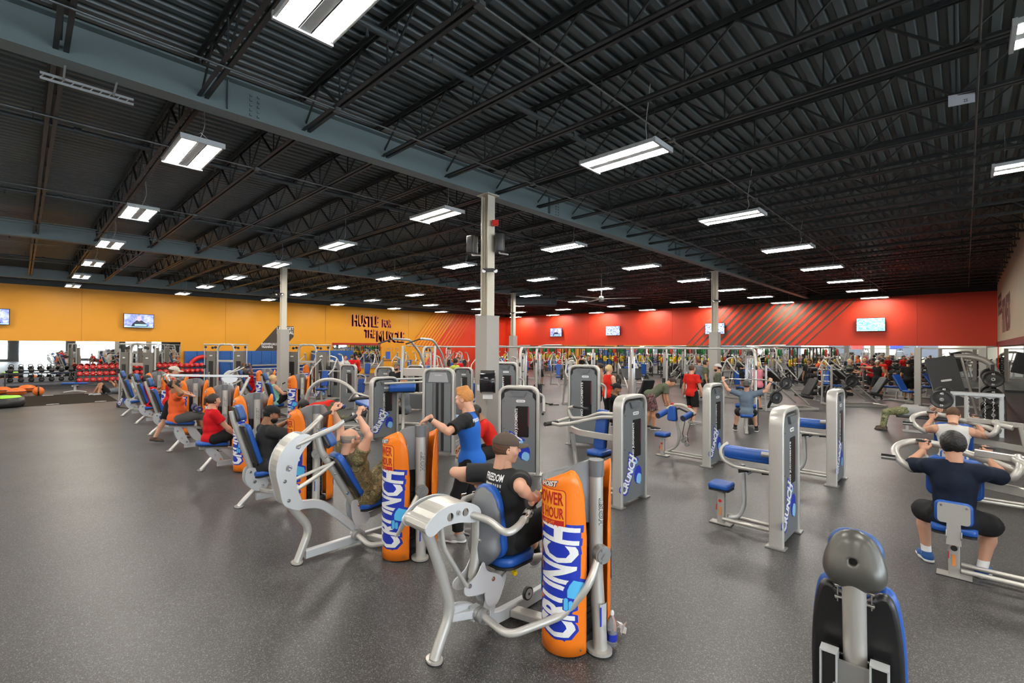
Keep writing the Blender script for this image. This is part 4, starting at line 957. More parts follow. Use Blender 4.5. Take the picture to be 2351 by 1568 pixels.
def roc_bench(r, off=(.62, .62), overhead=False, seat_z=.50, tilt=-.15):      # flat blue seat without a back
    roc_tower(r, off)
    b = MB(); b.tube([(0, 0, .015), (0, .04, .05), (0, .24, .28), (0, .30, .28)], .034, 14, .05); foot_plate(b, 0, 0); b.build('rear_leg', SILVER, r)
    b = MB(); foot_rub(b, 0, 0); b.build('rubber_foot', RUB, r)
    pad(r, (0, .18, seat_z), (0, .12, 1), .32, .52, .065, 'seat_pad', rad=.12, up=(0, 1, 0))
    b = MB(); b.bar([(0, -.02, seat_z-.035), (0, .42, seat_z-.09), (0, .8, seat_z-.2)], .08, .05); b.build('seat_rail', SILVER, r)
    fin(r, smooth_poly([(.06, seat_z-.05), (.18, seat_z-.06), (.28, .28), (.34, .14), (.25, .12), (.12, .26)]), (-.06, .06), holes=[circ(.022, 10, .2, .26)])
    fin(r, smooth_poly([(.30, seat_z-.09), (.44, seat_z-.12), (.60, .20), (.66, .10), (.56, .10), (.40, .24)]), (-.05, .05), name='front_bracket')
    b = MB(); b.bar([(0, .26, .08), (0, 1.15, .07)], .06, .09); b.build('base_rail', STEELW, r); b = MB(); b.bar([(0, .5, .07), (off[0], off[1], .06)], .07, .05); b.build('tower_crossmember', SILVER, r); bolts(r, [(.07, .12, .42), (.07, .29, .17)])
    b = MB(); b.plate(rrect(.30, .12, .03, 4, 0, 1.1), .03, z0=.3); b.bar([(0, .78, seat_z-.2), (0, 1.1, .30)], .05, .05); b.build('footrest', DKP, r)
    if overhead:
        b = MB(); b.bar([(0, 1.50, 1.52), (0, .0, 1.60)], .06, .05); b.build('overhead_lever', STEELW, r); b = MB(); b.tube([(-.0, .0, 1.6), (-.0, -.1, 1.62)], .03, 10)
        for s in (-1, 1): b.tube([(0, -.04, 1.61), (.18*s, -.1, 1.60), (.26*s, -.06, 1.50)], .02, 10, .05)
        b.build('lever_handle', SILVER, r)
        for s in (-1, 1): grip(r, (.26*s, -.06, 1.50), (.27*s, .0, 1.40))
        b = MB(); b.tube([(0, 1.52, 1.50), (0, 1.30, 1.0), (0, .9, .2)], .035, 12, .1); b.build('lever_post', SILVER, r)
        fin(r, smooth_poly([(.95, 1.52), (1.25, 1.50), (1.22, 1.42), (1.10, 1.38), (.98, 1.42)]), (-.04, .04), 'lever_plate'); b = MB(); b.bar([(0, 1.12, 1.42), (0, 1.28, .9)], .06, .05, up=(1, 0, 0)); b.build('lever_strut', STEELW, r)
        b = MB(); b.cyl((-.24, .48, .86), (-.06, .48, .86), .062, 16); b.cyl((.06, .48, .86), (.24, .48, .86), .062, 16); b.build('thigh_roller', mat('navy_roller', (.02, .035, .14), .4), r); b = MB(); b.cyl((-.245, .48, .86), (.25, .48, .86), .02, 10); b.tube([(0, .48, .86), (0, .62, .6), (0, .6, .4)], .02, 8, .05); b.build('roller_bar', SILVER, r)
# ---- selectorised station tower ----
def sel_tower(r, at=(0, 0), rz=0., h=1.56, L=.74, decal=True, openst=False, logo=True, mirror=False):
    """slab tower: length along local y, printed panel facing local +x"""
    T = Matrix.Translation(V((at[0], at[1], 0))) @ Matrix.Rotation(rz, 4, 'Z')
    if mirror: pass
    def nb(x=None):
        b = MB(); b.M = T if x is None else T @ Matrix(((0, 0, 1, x), (1, 0, 0, 0), (0, 1, 0, 0), (0, 0, 0, 1))); return b
    hl = L/2
    b = nb(); path = fillet([(0, -hl+.03, .02), (0, -hl+.03, h-.03), (0, hl-.03, h-.03), (0, hl-.03, .02)], .17, 8)
    a, c = .075, .028; pr = [(x*1., y) for x, y in rrect(.055, .155, .02, 3)]
    b.sweep(path, pr, True, up=(1, 0, 0)); b.build('tower_frame', SILVER, r)
    b = nb(); b.box((.0, -hl+.02, .012), (.20, .13, .016)); b.box((.0, hl-.02, .012), (.20, .13, .016)); b.build('foot_plate', SILVERD, r)
    b = nb(); b.box((.0, -hl+.02, .002), (.205, .135, .004)); b.box((.0, hl-.02, .002), (.205, .135, .004)); b.build('rubber_foot', RUB, r)
    y1 = hl-.07; pan = [(-y1, .06), (y1, .06), (y1, h-.26), (y1-.05, h-.20), (y1-.05, h-.13), (y1-.14, h-.09), (-y1+.14, h-.09), (-y1+.05, h-.13), (-y1+.05, h-.20), (-y1, h-.26)]
    b = nb(-.045); b.plate([(-y1-.012, .05), (y1+.012, .05), (y1+.012, h-.15), (y1-.08, h-.07), (-y1+.08, h-.07), (-y1-.012, h-.15)], .085, z0=0); b.build('core', DKP if not openst else GREYP, r)
    if openst:
        for s in (-1, 1): b = nb(.04); b.plate([(s*.20-.075, .08), (s*.20+.075, .08), (s*.20+.075, h-.32), (s*.20-.075, h-.32)], .02, z0=0); b.build('side_panel', PANEL, r)
        b = nb(.04); b.plate([(-.06, .08), (.0, .08), (.0, h-.32), (-.06, h-.32)], .004, z0=0)
        for k in range(22): b.plate([(-.05, .12+.05*k), (-.01, .12+.05*k), (-.01, .155+.05*k), (-.05, .155+.05*k)], .012, z0=0)
        b.build('weight_stack', BLKP, r)
        b = nb(.04); b.plate([(.06, .08), (.115, .08), (.115, h-.32), (.06, h-.32)], .014, z0=0); b.build('slot_cover', DKP, r)
        b = nb(.04); b.plate([(-y1+.06, h-.30), (y1-.06, h-.30), (y1-.10, h-.10), (-y1+.10, h-.10)], .026, z0=0); b.build('placard', mat('placard_grey', (.33, .33, .34), .5), r)
        b = nb(.0665); text_fit(b, 'NO JUDGMENTS', .16, .022, .02, None, .0006, -.08, h-.17); b.build('lettering', WHITE, r); return
    b = nb(.04); b.plate(pan, .022, z0=0); b.build('panel', PANEL, r)
    b = nb(.062); b.plate(smooth_poly([(-.17, h-.10), (-.165, h-.20), (.0, h-.215), (.12, h-.20), (.17, h-.10)], 2)[:9]+[(.17, h-.095), (-.17, h-.095)] if False else [(-.15, h-.10), (-.10, h-.19), (.10, h-.19), (.15, h-.10)], .03, z0=0); b.build('hood', GREYP, r)
    b = nb(.062); b.plate(rrect(.16, .045, .022, 5, .04, h-.27), .004, z0=0); b.build('badge_plate', WHITE, r)
    b = nb(.0665); text_fit(b, 'PRECOR', .11, .018, .01, None, .0006, -.015, h-.279); b.build('badge_lettering', BLKP, r)
    b = nb(.063)
    for yy, zz in ((-y1+.04, .8), (-y1+.04, 1.28 if h < 1.7 else 1.5), (-y1+.04, .3)): b.plate(circ(.008, 8, yy, zz), .003, z0=0)
    b.build('screw', BLKP, r)
    if decal:
        z1, z2 = .66, h-.36
        b = nb(.062); b.plate(rrect(.23, z2-z1, .02, 4, .07, (z1+z2)/2), .003, z0=0); b.build('window_decal', mat('dark_window', (.013, .012, .012), .25), r)
        b = nb(.0655); text_fit(b, 'NO JUDGMENTS', z2-z1-.06, .062, .02, lambda x, y, t: (-y, x, t), .0006, z1+.02, -.0); 
        b.build('slogan', WHITE, r)
        b = nb(.0655); b.plate(rrect(.022, (z2-z1)*.62, .005, 2, .178, z1+(z2-z1)*.66), .002, z0=0); b.build('instruction_strip', mat('maroon_strip', (.16, .03, .05), .5), r)
    if logo: crunch_logo(nb, r, .062, h)
def crunch_logo(nb, r, x0, h=1.56):
    ca, sa = math.cos(.98), math.sin(.98)
    def fn(z): 
        def f(x, y, t):
            k = .72+.55*abs(x/.52-.5)*2*(.8 if x < .26 else 1); yy = y*k; return (-.255+x*ca-yy*sa+.02, .155+x*sa+yy*ca*.8, t+z)
        return f
    b = nb(x0); text_fit(b, 'CRUNCH', .60, .25, .09, fn(.001), .0004, -.02, -.035)
    b.plate(blob((.10, .40, (.11, .12, .13, .12, .10, .10, .12, .14, .16, .13))), .0008, z0=0); b.plate(circ(.06, 12, -.06, .47), .0008, z0=0); b.plate(circ(.055, 12, -.0, .56), .0008, z0=0); b.build('logo_outline', NAVY, r)
    b = nb(x0); b.plate(blob((.13, .33, (.07, .08, .075, .08, .07, .07, .08, .07, .09, .08))), .0006, z0=.0014)
    for (x, y, q) in ((-.06, .47, .038), (0, .56, .038), (.06, .58, .03), (-.10, .39, .03)): b.plate(circ(q, 12, x, y), .0006, z0=.0014)
    b.build('logo_fist', mat('pale_blue_print', (.25, .55, .85), .45), r)
    b = nb(x0); text_fit(b, 'CRUNCH', .56, .19, .045, fn(.0026), .0006, 0, 0); b.build('logo', WHITE, r)
def twin_rails(r, x0, x1, y0=-.09, y1=.09):
    b = MB()
    for y in (y0, y1): b.tube([(x0, y, .09), (x1, y, .09)], .022, 10)
    b.build('base_rail', SILVER, r)
def seat_post(r, x, y, z=.46, w_=.28, d_=.30, rot=0.):
    b = MB(); b.bar([(x, y, .02), (x, y, z-.06)], .075, .085, up=(1, 0, 0)); b.box((x, y, .012), (.26, .12, .016)); b.build('seat_post', SILVER, r)
    b = MB(); b.cyl((x, y-.05, z-.16), (x, y-.045, z-.16), .02, 12); b.box((x-.04, y-.055, z-.24), (.008, .012, .07)); b.build('seat_pin', REDPL, r)
    b = MB(); b.bar([(x, y, z-.14), (x, y, z)], .05, .06, up=(1, 0, 0)); b.build('seat_stem', STEELW, r); b = MB(); b.box((x, y, .004), (.265, .125, .008)); b.build('rubber_foot', RUB, r)
    b = MB(); b.box((x, y-.0435, .17), (.028, .003, .11)); b.build('warning_label', mat('label_orange', (.75, .28, .08), .5), r)
    return pad(r, (x, y, z), (0, 0, 1), w_, d_, .07, 'seat_pad', rad=.05, up=(0, 1, 0))
# every station: tower at local origin, user side towards -x
def st_curl(r):
    sel_tower(r); twin_rails(r, -.68, -.05); seat_post(r, -.72, -.02, .46, .26, .28)
    b = MB(); b.tube([(-.62, -.02, .10), (-.50, -.02, .14), (-.44, -.02, .30), (-.46, -.02, .80)], .026, 10, .1); b.build('upright', STEELW, r)
    b = MB(); b.tube([(-.05, -.2, .80), (-.50, -.2, .80), (-.64, -.2, .86), (-.68, -.18, .98), (-.60, -.12, 1.06)], .024, 10, .09); b.build('pad_support', SILVER, r)
    b = MB(); b.frame((-.36, -.05, .93), (1, 0, 0), (0, 1, 0), (0, 0, 1)).plate(rrect(.52, .30, .05, 5), .09, bev=.025); b.cyl((-.26, -.09, .035), (.26, -.09, .035), .075, 18); o = b.build('arm_pad', BLUE, r)
    b = MB(); b.tube([(-.10, .06, .72), (-.16, -.1, .76), (-.32, -.12, .76), (-.36, -.16, .73)], .015, 8, .04); b.build('curl_bar', CHROME, r); grip(r, (-.36, -.12, .76), (-.46, -.14, .74)); grip(r, (-.05, -.12, .77), (-.20, -.12, .76))
    b = MB(); b.cyl((-.02, -.30, 1.02), (-.165, -.30, 1.02), .03, 12); b.build('hinge', SILVERD, r)
def st_row(r):      # press with long twin arms reaching left
    sel_tower(r)
    for s in (-1, 1):
        b = MB(); b.tube([(-.05, .05*s, 1.24), (-.55, .06*s, 1.23), (-.90, .16*s, 1.10), (-1.25, .24*s, 1.05), (-1.32, .24*s, 1.22), (-1.20, .24*s, 1.25)] if s > 0 else [(-.05, -.05, 1.22), (-.45, -.10, 1.19), (-.90, -.26, 1.06), (-1.10, -.28, 1.02)], .027, 12, .08); b.build('press_arm', SILVER, r)
    b = MB(); b.cyl((-1.28, -.40, 1.02), (-1.28, -.10, 1.02), .034, 14); b.build('roller', RUB, r); grip(r, (-1.20, .24, 1.25), (-.92, .24, 1.24)); b = MB(); b.tube([(-1.1, -.28, 1.02), (-1.28, -.25, 1.02), (-1.28, .24, 1.06)], .024, 10, .05); b.build('cross_arm', SILVER, r)
    b = MB(); b.bar([(-.05, -.2, .93), (-.75, -.2, .93), (-1.0, -.12, .96), (-1.0, .0, .60)], .05, .09, .08); b.build('main_beam', SILVER, r)
    b = MB(); b.bar([(-1.05, .0, .98), (-.92, .0, .02)], .05, .05, up=(0, 1, 0)); b.build('front_strut', SILVER, r); twin_rails(r, -1.0, -.05)
    pad(r, (-.62, .22, .95), (-.25, -1, .15), .24, .62, .06, 'back_pad', rad=.05); pad(r, (-.55, .02, .60), (0, 0, 1), .3, .32, .07, 'seat_pad', rad=.06, up=(0, 1, 0)); b = MB(); b.bar([(-.6, .22, .05), (-.62, .25, 1.2)], .05, .06, up=(1, 0, 0)); b.bar([(-.55, .02, .05), (-.55, .02, .6)], .06, .06, up=(1, 0, 0)); b.build('upright', SILVER, r)
def st_lateral(r):
    sel_tower(r); twin_rails(r, -.95, -.05); seat_post(r, -1.02, -.05, .42, .26, .28)
    b = MB(); b.tube([(-.95, -.04, .10), (-.72, -.04, .22), (-.66, -.04, .45), (-.74, -.04, .80), (-.78, -.04, .95)], .026, 10, .12); b.bar([(-.05, 0, .74), (-.5, 0, .76)], .04, .05); b.build('upright', SILVER, r)
    pad(r, (-.78, -.08, .90), (-.25, -1, .05), .22, .30, .07, 'chest_pad', rad=.06, taper=.35, m=BLUE)
    for x, t in ((-1.05, 0), (-.52, 1)): b = MB(); b.cyl((x, -.20, .84), (x+.03, .12, .90), .062, 18); b.build('arm_roller', BLUE, r); b = MB(); b.cyl((x-.001, -.206, .839), (x, -.20, .84), .05, 18); b.cyl((x+.03, .12, .90), (-.78, .20, .98), .02, 8); b.build('roller_cap', RUB, r)
    b = MB(); b.tube([(-1.02, .14, .95), (-.90, .2, 1.05), (-.70, .2, 1.06), (-.50, .14, .98), (-.40, .1, .90)], .03, 10, .08); b.build('yoke', CREAM, r); b = MB(); b.cyl((-.92, .17, 1.04), (-.92, .20, 1.06), .04, 14); b.cyl((-.55, .15, 1.01), (-.55, .18, 1.03), .04, 14); b.build('yoke_hub', REDPL, r)
    b = MB(); b.tube([(-.55, .05, .95), (-.62, .0, .5), (-.55, 0, .34)], .006, 6); b.tube([(-.42, .05, .95), (-.52, .0, .5), (-.5, 0, .34)], .006, 6); b.build('cable', DKP, r); b = MB()
    for x, z in ((-.55, .42), (-.53, .30), (-.60, .36)): b.cyl((x, -.02, z), (x, .02, z), .045, 16)
    b.build('pulley', SILVERD, r)
def st_generic(r, k=0, h=1.56, **kw):   # seat, back pad, arms
    sel_tower(r, h=h, **kw); twin_rails(r, -1.1, -.05); seat_post(r, -.75, 0, .48, .34, .36)
    b = MB(); b.tube([(-1.02, 0, .05), (-1.08, 0, .5), (-1.0, 0, 1.15)], .032, 10, .1); b.build('upright', SILVER, r); pad(r, (-.98, 0, .88), (1, 0, .08), .30, .60, .07, 'back_pad', rad=.06)
    for s in (-1, 1):
        b = MB(); b.tube([(-.05, .12*s, 1.25), (-.5, .16*s, 1.42+.06*k), (-.78, .34*s, 1.30), (-.62, .36*s, 1.02)], .026, 10, .1); b.build('press_arm', SILVER, r); grip(r, (-.62, .36*s, 1.02), (-.48, .36*s, 1.0))
def st_prone(r, h=1.8):    # leg-curl bed with rollers
    sel_tower(r, h=h); twin_rails(r, -1.2, -.05)
    pad(r, (-.62, 0, .72), (.12, 0, 1), .40, .95, .08, 'bed_pad', rad=.06, up=(1, 0, 0)); b = MB(); b.bar([(-.9, 0, .03), (-.7, 0, .7)], .06, .06, up=(0, 1, 0)); b.bar([(-.35, 0, .03), (-.5, 0, .7)], .06, .06, up=(0, 1, 0)); b.build('upright', SILVER, r)
    b = MB(); b.cyl((-1.2, -.28, .86), (-1.2, .28, .86), .055, 14); b.build('ankle_roller', RUB, r); b = MB(); b.tube([(-.15, .25, 1.0), (-.9, .28, 1.06), (-1.2, .28, .86)], .025, 8, .1); b.tube([(-.15, -.25, 1.0), (-.9, -.28, 1.06), (-1.2, -.28, .86)], .025, 8, .1); b.build('lever_arm', SILVER, r)
# ---------- the front row of the circuit ----------
G1 = 'orange-shrouded circuit machines'
T1 = empty('press_machine', (-2.74, 2.07, 0), 0, 'nearest orange-shrouded machine, man in black shirt seated with mid-height press arms', 'exercise machine', G1); roc_press(T1)
T2 = empty('lat_machine', (-4.98, 2.0, 0), 0, 'orange-shrouded machine with curved overhead arms used by the man in camouflage shirt', 'exercise machine', G1); roc_lat(T2)
T3 = empty('press_machine', (-7.27, 2.12, 0), 0, 'orange-shrouded machine with reclined blue back pad behind the man in backward black cap', 'exercise machine', G1); roc_upright(T3)
T4 = empty('rocker_machine', (-9.85, 2.25, 0), 0, 'orange-shrouded machine under the seated dark-haired woman in red shirt', 'exercise machine', G1); roc_bench(T4, (.50, .70), seat_z=.44)
T5 = empty('pulldown_machine', (-12.1, 2.2, 0), 0, 'machine with long white overhead lever used by the woman in orange shirt', 'exercise machine', G1); roc_bench(T5, (.45, .85), True, .56)
# ---------- stations on the right ----------
G2 = 'selector stations with NO JUDGMENTS panels'
A_ = empty('arm_press_station', (-3.52, 6.16, 0), 0, 'station with twin silver arms and black roller reaching left, right of the trainer', 'exercise machine', G2); st_row(A_)
B_ = empty('curl_station', (-1.54, 6.25, 0), 0, 'nearest station with blue arm pad and low blue seat', 'exercise machine', G2); st_curl(B_)
C_ = empty('curl_station', (-1.58, 9.52, 0), 0, 'blue arm pad station standing behind the nearest one', 'exercise machine', G2); st_curl(C_)
D_ = empty('lateral_raise_station', (-3.52, 9.30, 0), 0, 'station with two blue arm rollers and blue chest pad', 'exercise machine', G2); st_lateral(D_)
E_ = empty('mirror_panel_station', (-5.70, 6.12, 0), .567-PI/2, 'station with glossy window panel between the trainer and the black-capped man', 'exercise machine', G2); st_generic(E_, decal=True)
# ================= rest of the hall =================
def ray_dir(px, py): return _fw+_R*((px-1175.5)/FPX)-_U*((py-784)/FPX)
def fl(px, py, z=0.):
    d = ray_dir(px, py); t = (z-EYE.z)/d.z; p = EYE+d*t; return (p.x, p.y, z)
def hz(px): return 795+(px-1175.5)*.0052
def far(px, depth, z=0.): d = ray_dir(px, hz(px)); p = EYE+d*depth; return (p.x, p.y, z)
def faces(loc, to=(0, 0)):      # rotation that turns local -y towards a point
    return math.atan2(to[1]-loc[1], to[0]-loc[0])+PI/2
# more circuit machines, first row going left and the second row behind
def circ_m(fn, loc, rz, lab, **k):
    r = empty({'roc_upright': 'press_machine', 'roc_bench': 'rocker_machine', 'roc_lat': 'lat_machine'}[fn.__name__], loc, rz, lab, 'exercise machine', G1); fn(r, **k); return r
T6 = circ_m(roc_upright, (-14.6, 2.25, 0), 0, 'orange-shrouded machine hidden behind the woman in orange shirt')
T7 = dup(T3, (-16.95, 2.3, 0), 0, 'orange-shrouded machine with reclined pad behind the seated person in red by the capped man')
T8 = dup(T3, (-19.1, 2.25, 0), 0, 'farthest front-row machine, person in white shirt reclined on it')
M1 = dup(T3, (-14.9, 5.0, 0), .15, 'second-row orange machine used by the blonde woman in mint tank top')
M2 = dup(T2, (-18.9, 5.2, 0), 0, 'second-row machine with overhead arms, person in red reaching up')
M3 = dup(T4, (-14.3, 7.7, 0), .2, 'second-row orange machine standing behind the man lying prone in red')
M4 = dup(T3, (-22.6, 8.6, 0), .2, 'far orange machine used by the boy in pale green shirt')
# big silver arc machine
r = empty('glute_machine', (*far(748, 12.9)[:2], 0), .62, 'machine with big silver arch beside the prone person in red shirt', 'exercise machine', G1)
b = MB(); b.tube([(-.62, 0, .02), (-.60, 0, .7), (-.45, 0, 1.1), (-.1, 0, 1.32), (.3, 0, 1.32), (.7, 0, 1.15), (.95, 0, .85), (1.0, 0, .5), (1.25, 0, .42)], .05, 12, .2); b.build('arch_tube', SILVER, r)
b = MB(); b.bar([(-.62, 0, .05), (1.1, 0, .05)], .08, .08); b.bar([(-.6, -.4, .04), (-.6, .4, .04)], .07, .06); b.bar([(.9, -.4, .04), (.9, .4, .04)], .07, .06); b.tube([(.3, 0, .05), (.32, 0, .55)], .04, 10); b.build('base', SILVER, r)
pad(r, (.1, 0, .55), (0, 0, 1), .85, .34, .08, 'bench_pad', rad=.06, up=(0, 1, 0)); b = MB(); b.cyl((1.25, -.2, .42), (1.25, .2, .42), .07, 16); b.build('ankle_roller', RUB, r)
# plain selector stations in the middle rows
FT = empty('station', (-10.17, 6.12, 0), 0, 'station with NO JUDGMENTS panel standing left of the twin-slot tower', 'exercise machine', G2); st_prone(FT, 1.5)
GT = empty('weight_station', (-7.92, 6.06, 0), .567-PI/2, 'tall station showing its black weight stack, just left of the trainer', 'exercise machine', G2); sel_tower(GT, h=1.80, L=.70, openst=True); twin_rails(GT, -1.2, -.05); pad(GT, (-.8, 0, .6), (0, 0, 1), .4, .5, .08, 'seat_pad', rad=.06, up=(0, 1, 0)); b = MB(); b.bar([(-.8, 0, .04), (-.8, 0, .6)], .07, .07, up=(1, 0, 0)); b.build('seat_post', SILVER, GT)
S1 = empty('press_station', (-6.30, 8.95, 0), -1.20, 'tall grey station with NO JUDGMENTS window behind the twin silver arms', 'exercise machine', G2); st_generic(S1, 0, 1.84, logo=False)
for (px_, d_, lab) in ((1160, 12.6, 'grey station half hidden behind the nearest column'), (1064, 15.0, 'grey station above the ginger trainer\'s head'), (885, 15.2, 'grey station in front of the orange double door'), (769, 20.0, 'grey station beside the boy in pale green'), (801, 16.8, 'grey station left of the bearded man in black tee'), (955, 16.6, 'grey station behind the weight stack tower')):
    x, y, _ = far(px_, d_); q = dup(S1, (x, y, 0), -1.05, lab)
    if d_ > 14.5: q.scale = (.86, .86, .86)
# blue-padded arm machine right of station F
r = empty('preacher_bench', (*far(925, 11.5)[:2], 0), .9, 'bench with thick blue pads under twin silver bars, left of the weight stack tower', 'exercise machine')
pad(r, (0, 0, 1.18), (0, -.25, 1), .62, .34, .12, 'arm_pad', rad=.05, up=(0, 1, 0)); b = MB(); b.tube([(0, 0, .04), (0, .25, .5), (0, .05, 1.1)], .04, 10, .2); b.bar([(-.3, 0, .03), (.3, 0, .03)], .07, .05); b.bar([(0, -.5, .03), (0, .5, .03)], .07, .05); b.build('frame', SILVER, r)
b = MB(); b.tube([(-.4, -.25, 1.35), (.5, -.2, 1.38)], .028, 10); b.tube([(-.3, .2, 1.42), (.6, .25, 1.44)], .028, 10); b.tube([(.5, -.2, 1.38), (.6, .25, 1.44)], .02, 8); b.build('bars', SILVER, r)
# lever machine with long sloping silver arms (centre left)
r = empty('chin_assist_machine', (*far(985, 13.8)[:2], 0), .5, 'tall machine with long sloping silver arms and black grips above the twin-slot tower', 'exercise machine')
b = MB()
for s in (-1, 1): b.tube([(.5*s-.15, -.5, .05), (.5*s-.15, -.4, 1.5), (.5*s-.15, -.35, 2.25)], .04, 10, .1); b.tube([(.35*s, .9, 1.0), (.35*s, .1, 2.05), (.35*s, -.5, 2.42), (.42*s-.2, -1.0, 2.44)], .034, 10, .15)
b.bar([(-.65, -.38, 1.5), (.35, -.38, 1.5)], .05, .22); b.bar([(-.65, -.38, .9), (.35, -.38, .9)], .05, .06); b.bar([(-.7, -.45, .04), (.45, -.45, .04)], .08, .06); b.bar([(0, -.5, .04), (0, 1.0, .04)], .08, .06); b.tube([(.35, .9, 0), (.35, .9, 1.0)], .04, 10); b.tube([(-.35, .9, 0), (-.35, .9, 1.0)], .04, 10); b.build('frame', SILVER, r)
for s in (-1, 1): grip(r, (.42*s-.2, -1.0, 2.44), (.42*s-.5, -1.25, 2.30))
# cable machines with arched tops
def cable_machine(lab, loc, rz):
    r = empty('cable_machine', loc, rz, lab, 'cable machine', 'arched cable machines')
    for s in (-1, 1):
        b = MB(); b.box((s*.62, 0, 1.0), (.42, .16, 1.94)); b.build('weight_tower', mat('taupe_tower', (.17, .155, .135), .5), r)
        b = MB(); b.box((s*.62, -.085, .95), (.20, .01, 1.2)); b.build('window_decal', BLKP, r)
        b = MB(); b.frame((s*.62, -.092, 0), (1, 0, 0), (0, 0, 1), (0, -1, 0)); text_fit(b, 'NO JUDGMENTS', .62, .06, .02, lambda x, y, t: (.02-y-.05, x+.45, t), .0006); b.build('slogan', WHITE, r)
        b = MB(); b.frame((s*.62, -.083, 0), (1, 0, 0), (0, 0, 1), (0, -1, 0)).plate(rrect(.13, .045, .02, 4, 0, 1.78), .004, z0=0); b.build('badge_plate', WHITE, r)
        crunch_logo(lambda x=None, s=s, r=r: MB().frame((s*.62, -.082-(x-.062 if x else 0), -.05), (.8, 0, 0), (0, 0, .8), (0, -1, 0)), r, .062)
        b = MB(); b.tube([(s*.38, 0, .0), (s*.38, 0, 2.05), (s*.30, 0, 2.26), (s*.05, 0, 2.27)], .045, 10, .2); b.tube([(s*.95, -.02, .0), (s*.95, -.02, 2.2)], .025, 10); b.tube([(s*1.0, 0, 2.26), (0, 0, 2.26)], .03, 8); b.build('frame', SILVER, r)
        b = MB()
        for x, z in ((.90, 2.15), (.45, 2.14), (.58, 2.12)): b.cyl((s*x, -.05, z), (s*x, -.02, z), .055, 14)
        b.box((s*.95, -.03, 1.3), (.08, .10, .14)); b.cyl((s*.95, -.1, 1.25), (s*.95, -.07, 1.25), .05, 12); b.box((s*.95, 0, .08), (.14, .14, .14)); b.build('pulley', DKP, r)
        b = MB(); b.tube([(s*.90, -.05, 2.1), (s*.95, -.08, 1.35)], .005, 5); b.build('cable', BLKP, r)
    b = MB(); b.bar([(-.38, 0, 1.55), (.38, 0, 1.55)], .05, .09); b.bar([(-.6, 0, .05), (.6, 0, .05)], .08, .07); b.build('crossbar', SILVER, r); return r
c1 = cable_machine('leftmost arched cable machine in front of the red dumbbell rack', (-20.9, 2.85, 0), .40)
x, y, _ = far(519, 20.5); dup(c1, (x, y, 0), .7, 'arched cable machine in front of the blue lockers')
x, y, _ = far(706, 20.0); dup(c1, (x, y, 0), .75, 'arched cable machine just right of the second column')
# jungle gym of cable stations, one long steel frame turned thirty degrees
def jungle(lab, loc, rz, L, n, stacks=True, name='cable_gym'):
    r = empty(name, loc, rz, lab, 'cable station', 'long cable station frames')
    for i in range(n):
        x = -L/2+L*i/(n-1)
        for s in (-1, 1):
            b = MB(); b.tube([(x, s*.42, 0), (x, s*.42, 2.0), (x, s*.30, 2.18), (x, 0, 2.2)], .045, 10, .15); b.build('upright', SILVER, r)
        b = MB(); b.box((x, 0, .03), (.1, .95, .05)); b.box((x, 0, 1.98), (.07, .84, .06)); b.build('cross_frame', SILVER, r)
        if stacks:
            for s in (-1, 1):
                b = MB(); b.box((x, s*.20, .45), (.24, .16, .72)); 
                b.build('weight_stack', DKP, r)
                b = MB(); 
                for dx in (-.08, .08): b.cyl((x+dx, s*.20, .05), (x+dx, s*.20, 1.96), .011, 6)
                b.cyl((x, s*.2, .8), (x, s*.2, 2.0), .004, 5); b.build('guide_rod', CHROME, r)
            b = MB()
            for yy, zz in ((-.32, 2.08), (.32, 2.08), (-.05, 2.1), (.5, 1.7), (-.5, 1.7), (-.5, .2)): b.cyl((x-.02, yy, zz), (x+.02, yy, zz), .06, 12)
            b.build('pulley', DKP, r)
    b = MB(); b.tube([(-L/2, 0, 2.22), (L/2, 0, 2.22)], .032, 10); b.tube([(-L/2-.9, 0, 2.26), (-L/2, .05, 2.22)], .022, 8); b.tube([(L/2, 0, 2.24), (L/2+.25, -.0, 2.3), (L/2+.9, 0, 2.31)], .026, 8, .1); b.build('top_beam', SILVER, r)
    return r
J1 = jungle('long cable frame from the column to the striped wall pillar', (-7.2, 12.65, 0), .565, 6.6, 3)
x, y, _ = far(1105, 18.5); J2 = jungle('cable frame seen left of the nearest column', (x, y, 0), .565, 4.5, 2)
J3 = dup(J1, (-12.8, 18.9, 0), .565, 'farther cable frame in the middle of the weights area'); dup(J2, (-9.2, 26.3, 0), .565, 'cable frame below the second television'); dup(J2, (-22.5, 20.6, 0), .565, 'cable frame before the orange double door')
# lat pulldown with its seat
r = empty('lat_pulldown', (-4.35, 13.75, 0), .35, 'lat pulldown seat and bar used by the man in grey-blue shirt', 'exercise machine')
pad(r, (0, -.55, .44), (0, 0, 1), .30, .34, .07, 'seat_pad', rad=.05, up=(0, 1, 0)); b = MB(); b.bar([(0, -.55, .02), (0, -.55, .44)], .07, .07, up=(1, 0, 0)); b.bar([(0, -.7, .04), (0, .4, .04)], .08, .06); b.bar([(.0, .25, .04), (.0, .25, .8)], .07, .07, up=(1, 0, 0)); b.bar([(0, .25, .62), (0, -.2, .62)], .05, .05); b.build('frame', SILVER, r)
b = MB(); b.cyl((-.25, -.22, .68), (.25, -.22, .68), .06, 14); b.build('thigh_pad', BLUE, r); b = MB(); b.tube([(-.62, -.62, 1.34), (-.42, -.62, 1.42), (.42, -.62, 1.42), (.62, -.62, 1.34)], .014, 8, .05); b.build('pull_bar', CHROME, r); b = MB(); b.tube([(0, -.62, 1.42), (0, -.30, 2.15)], .005, 5); b.build('cable', BLKP, r)
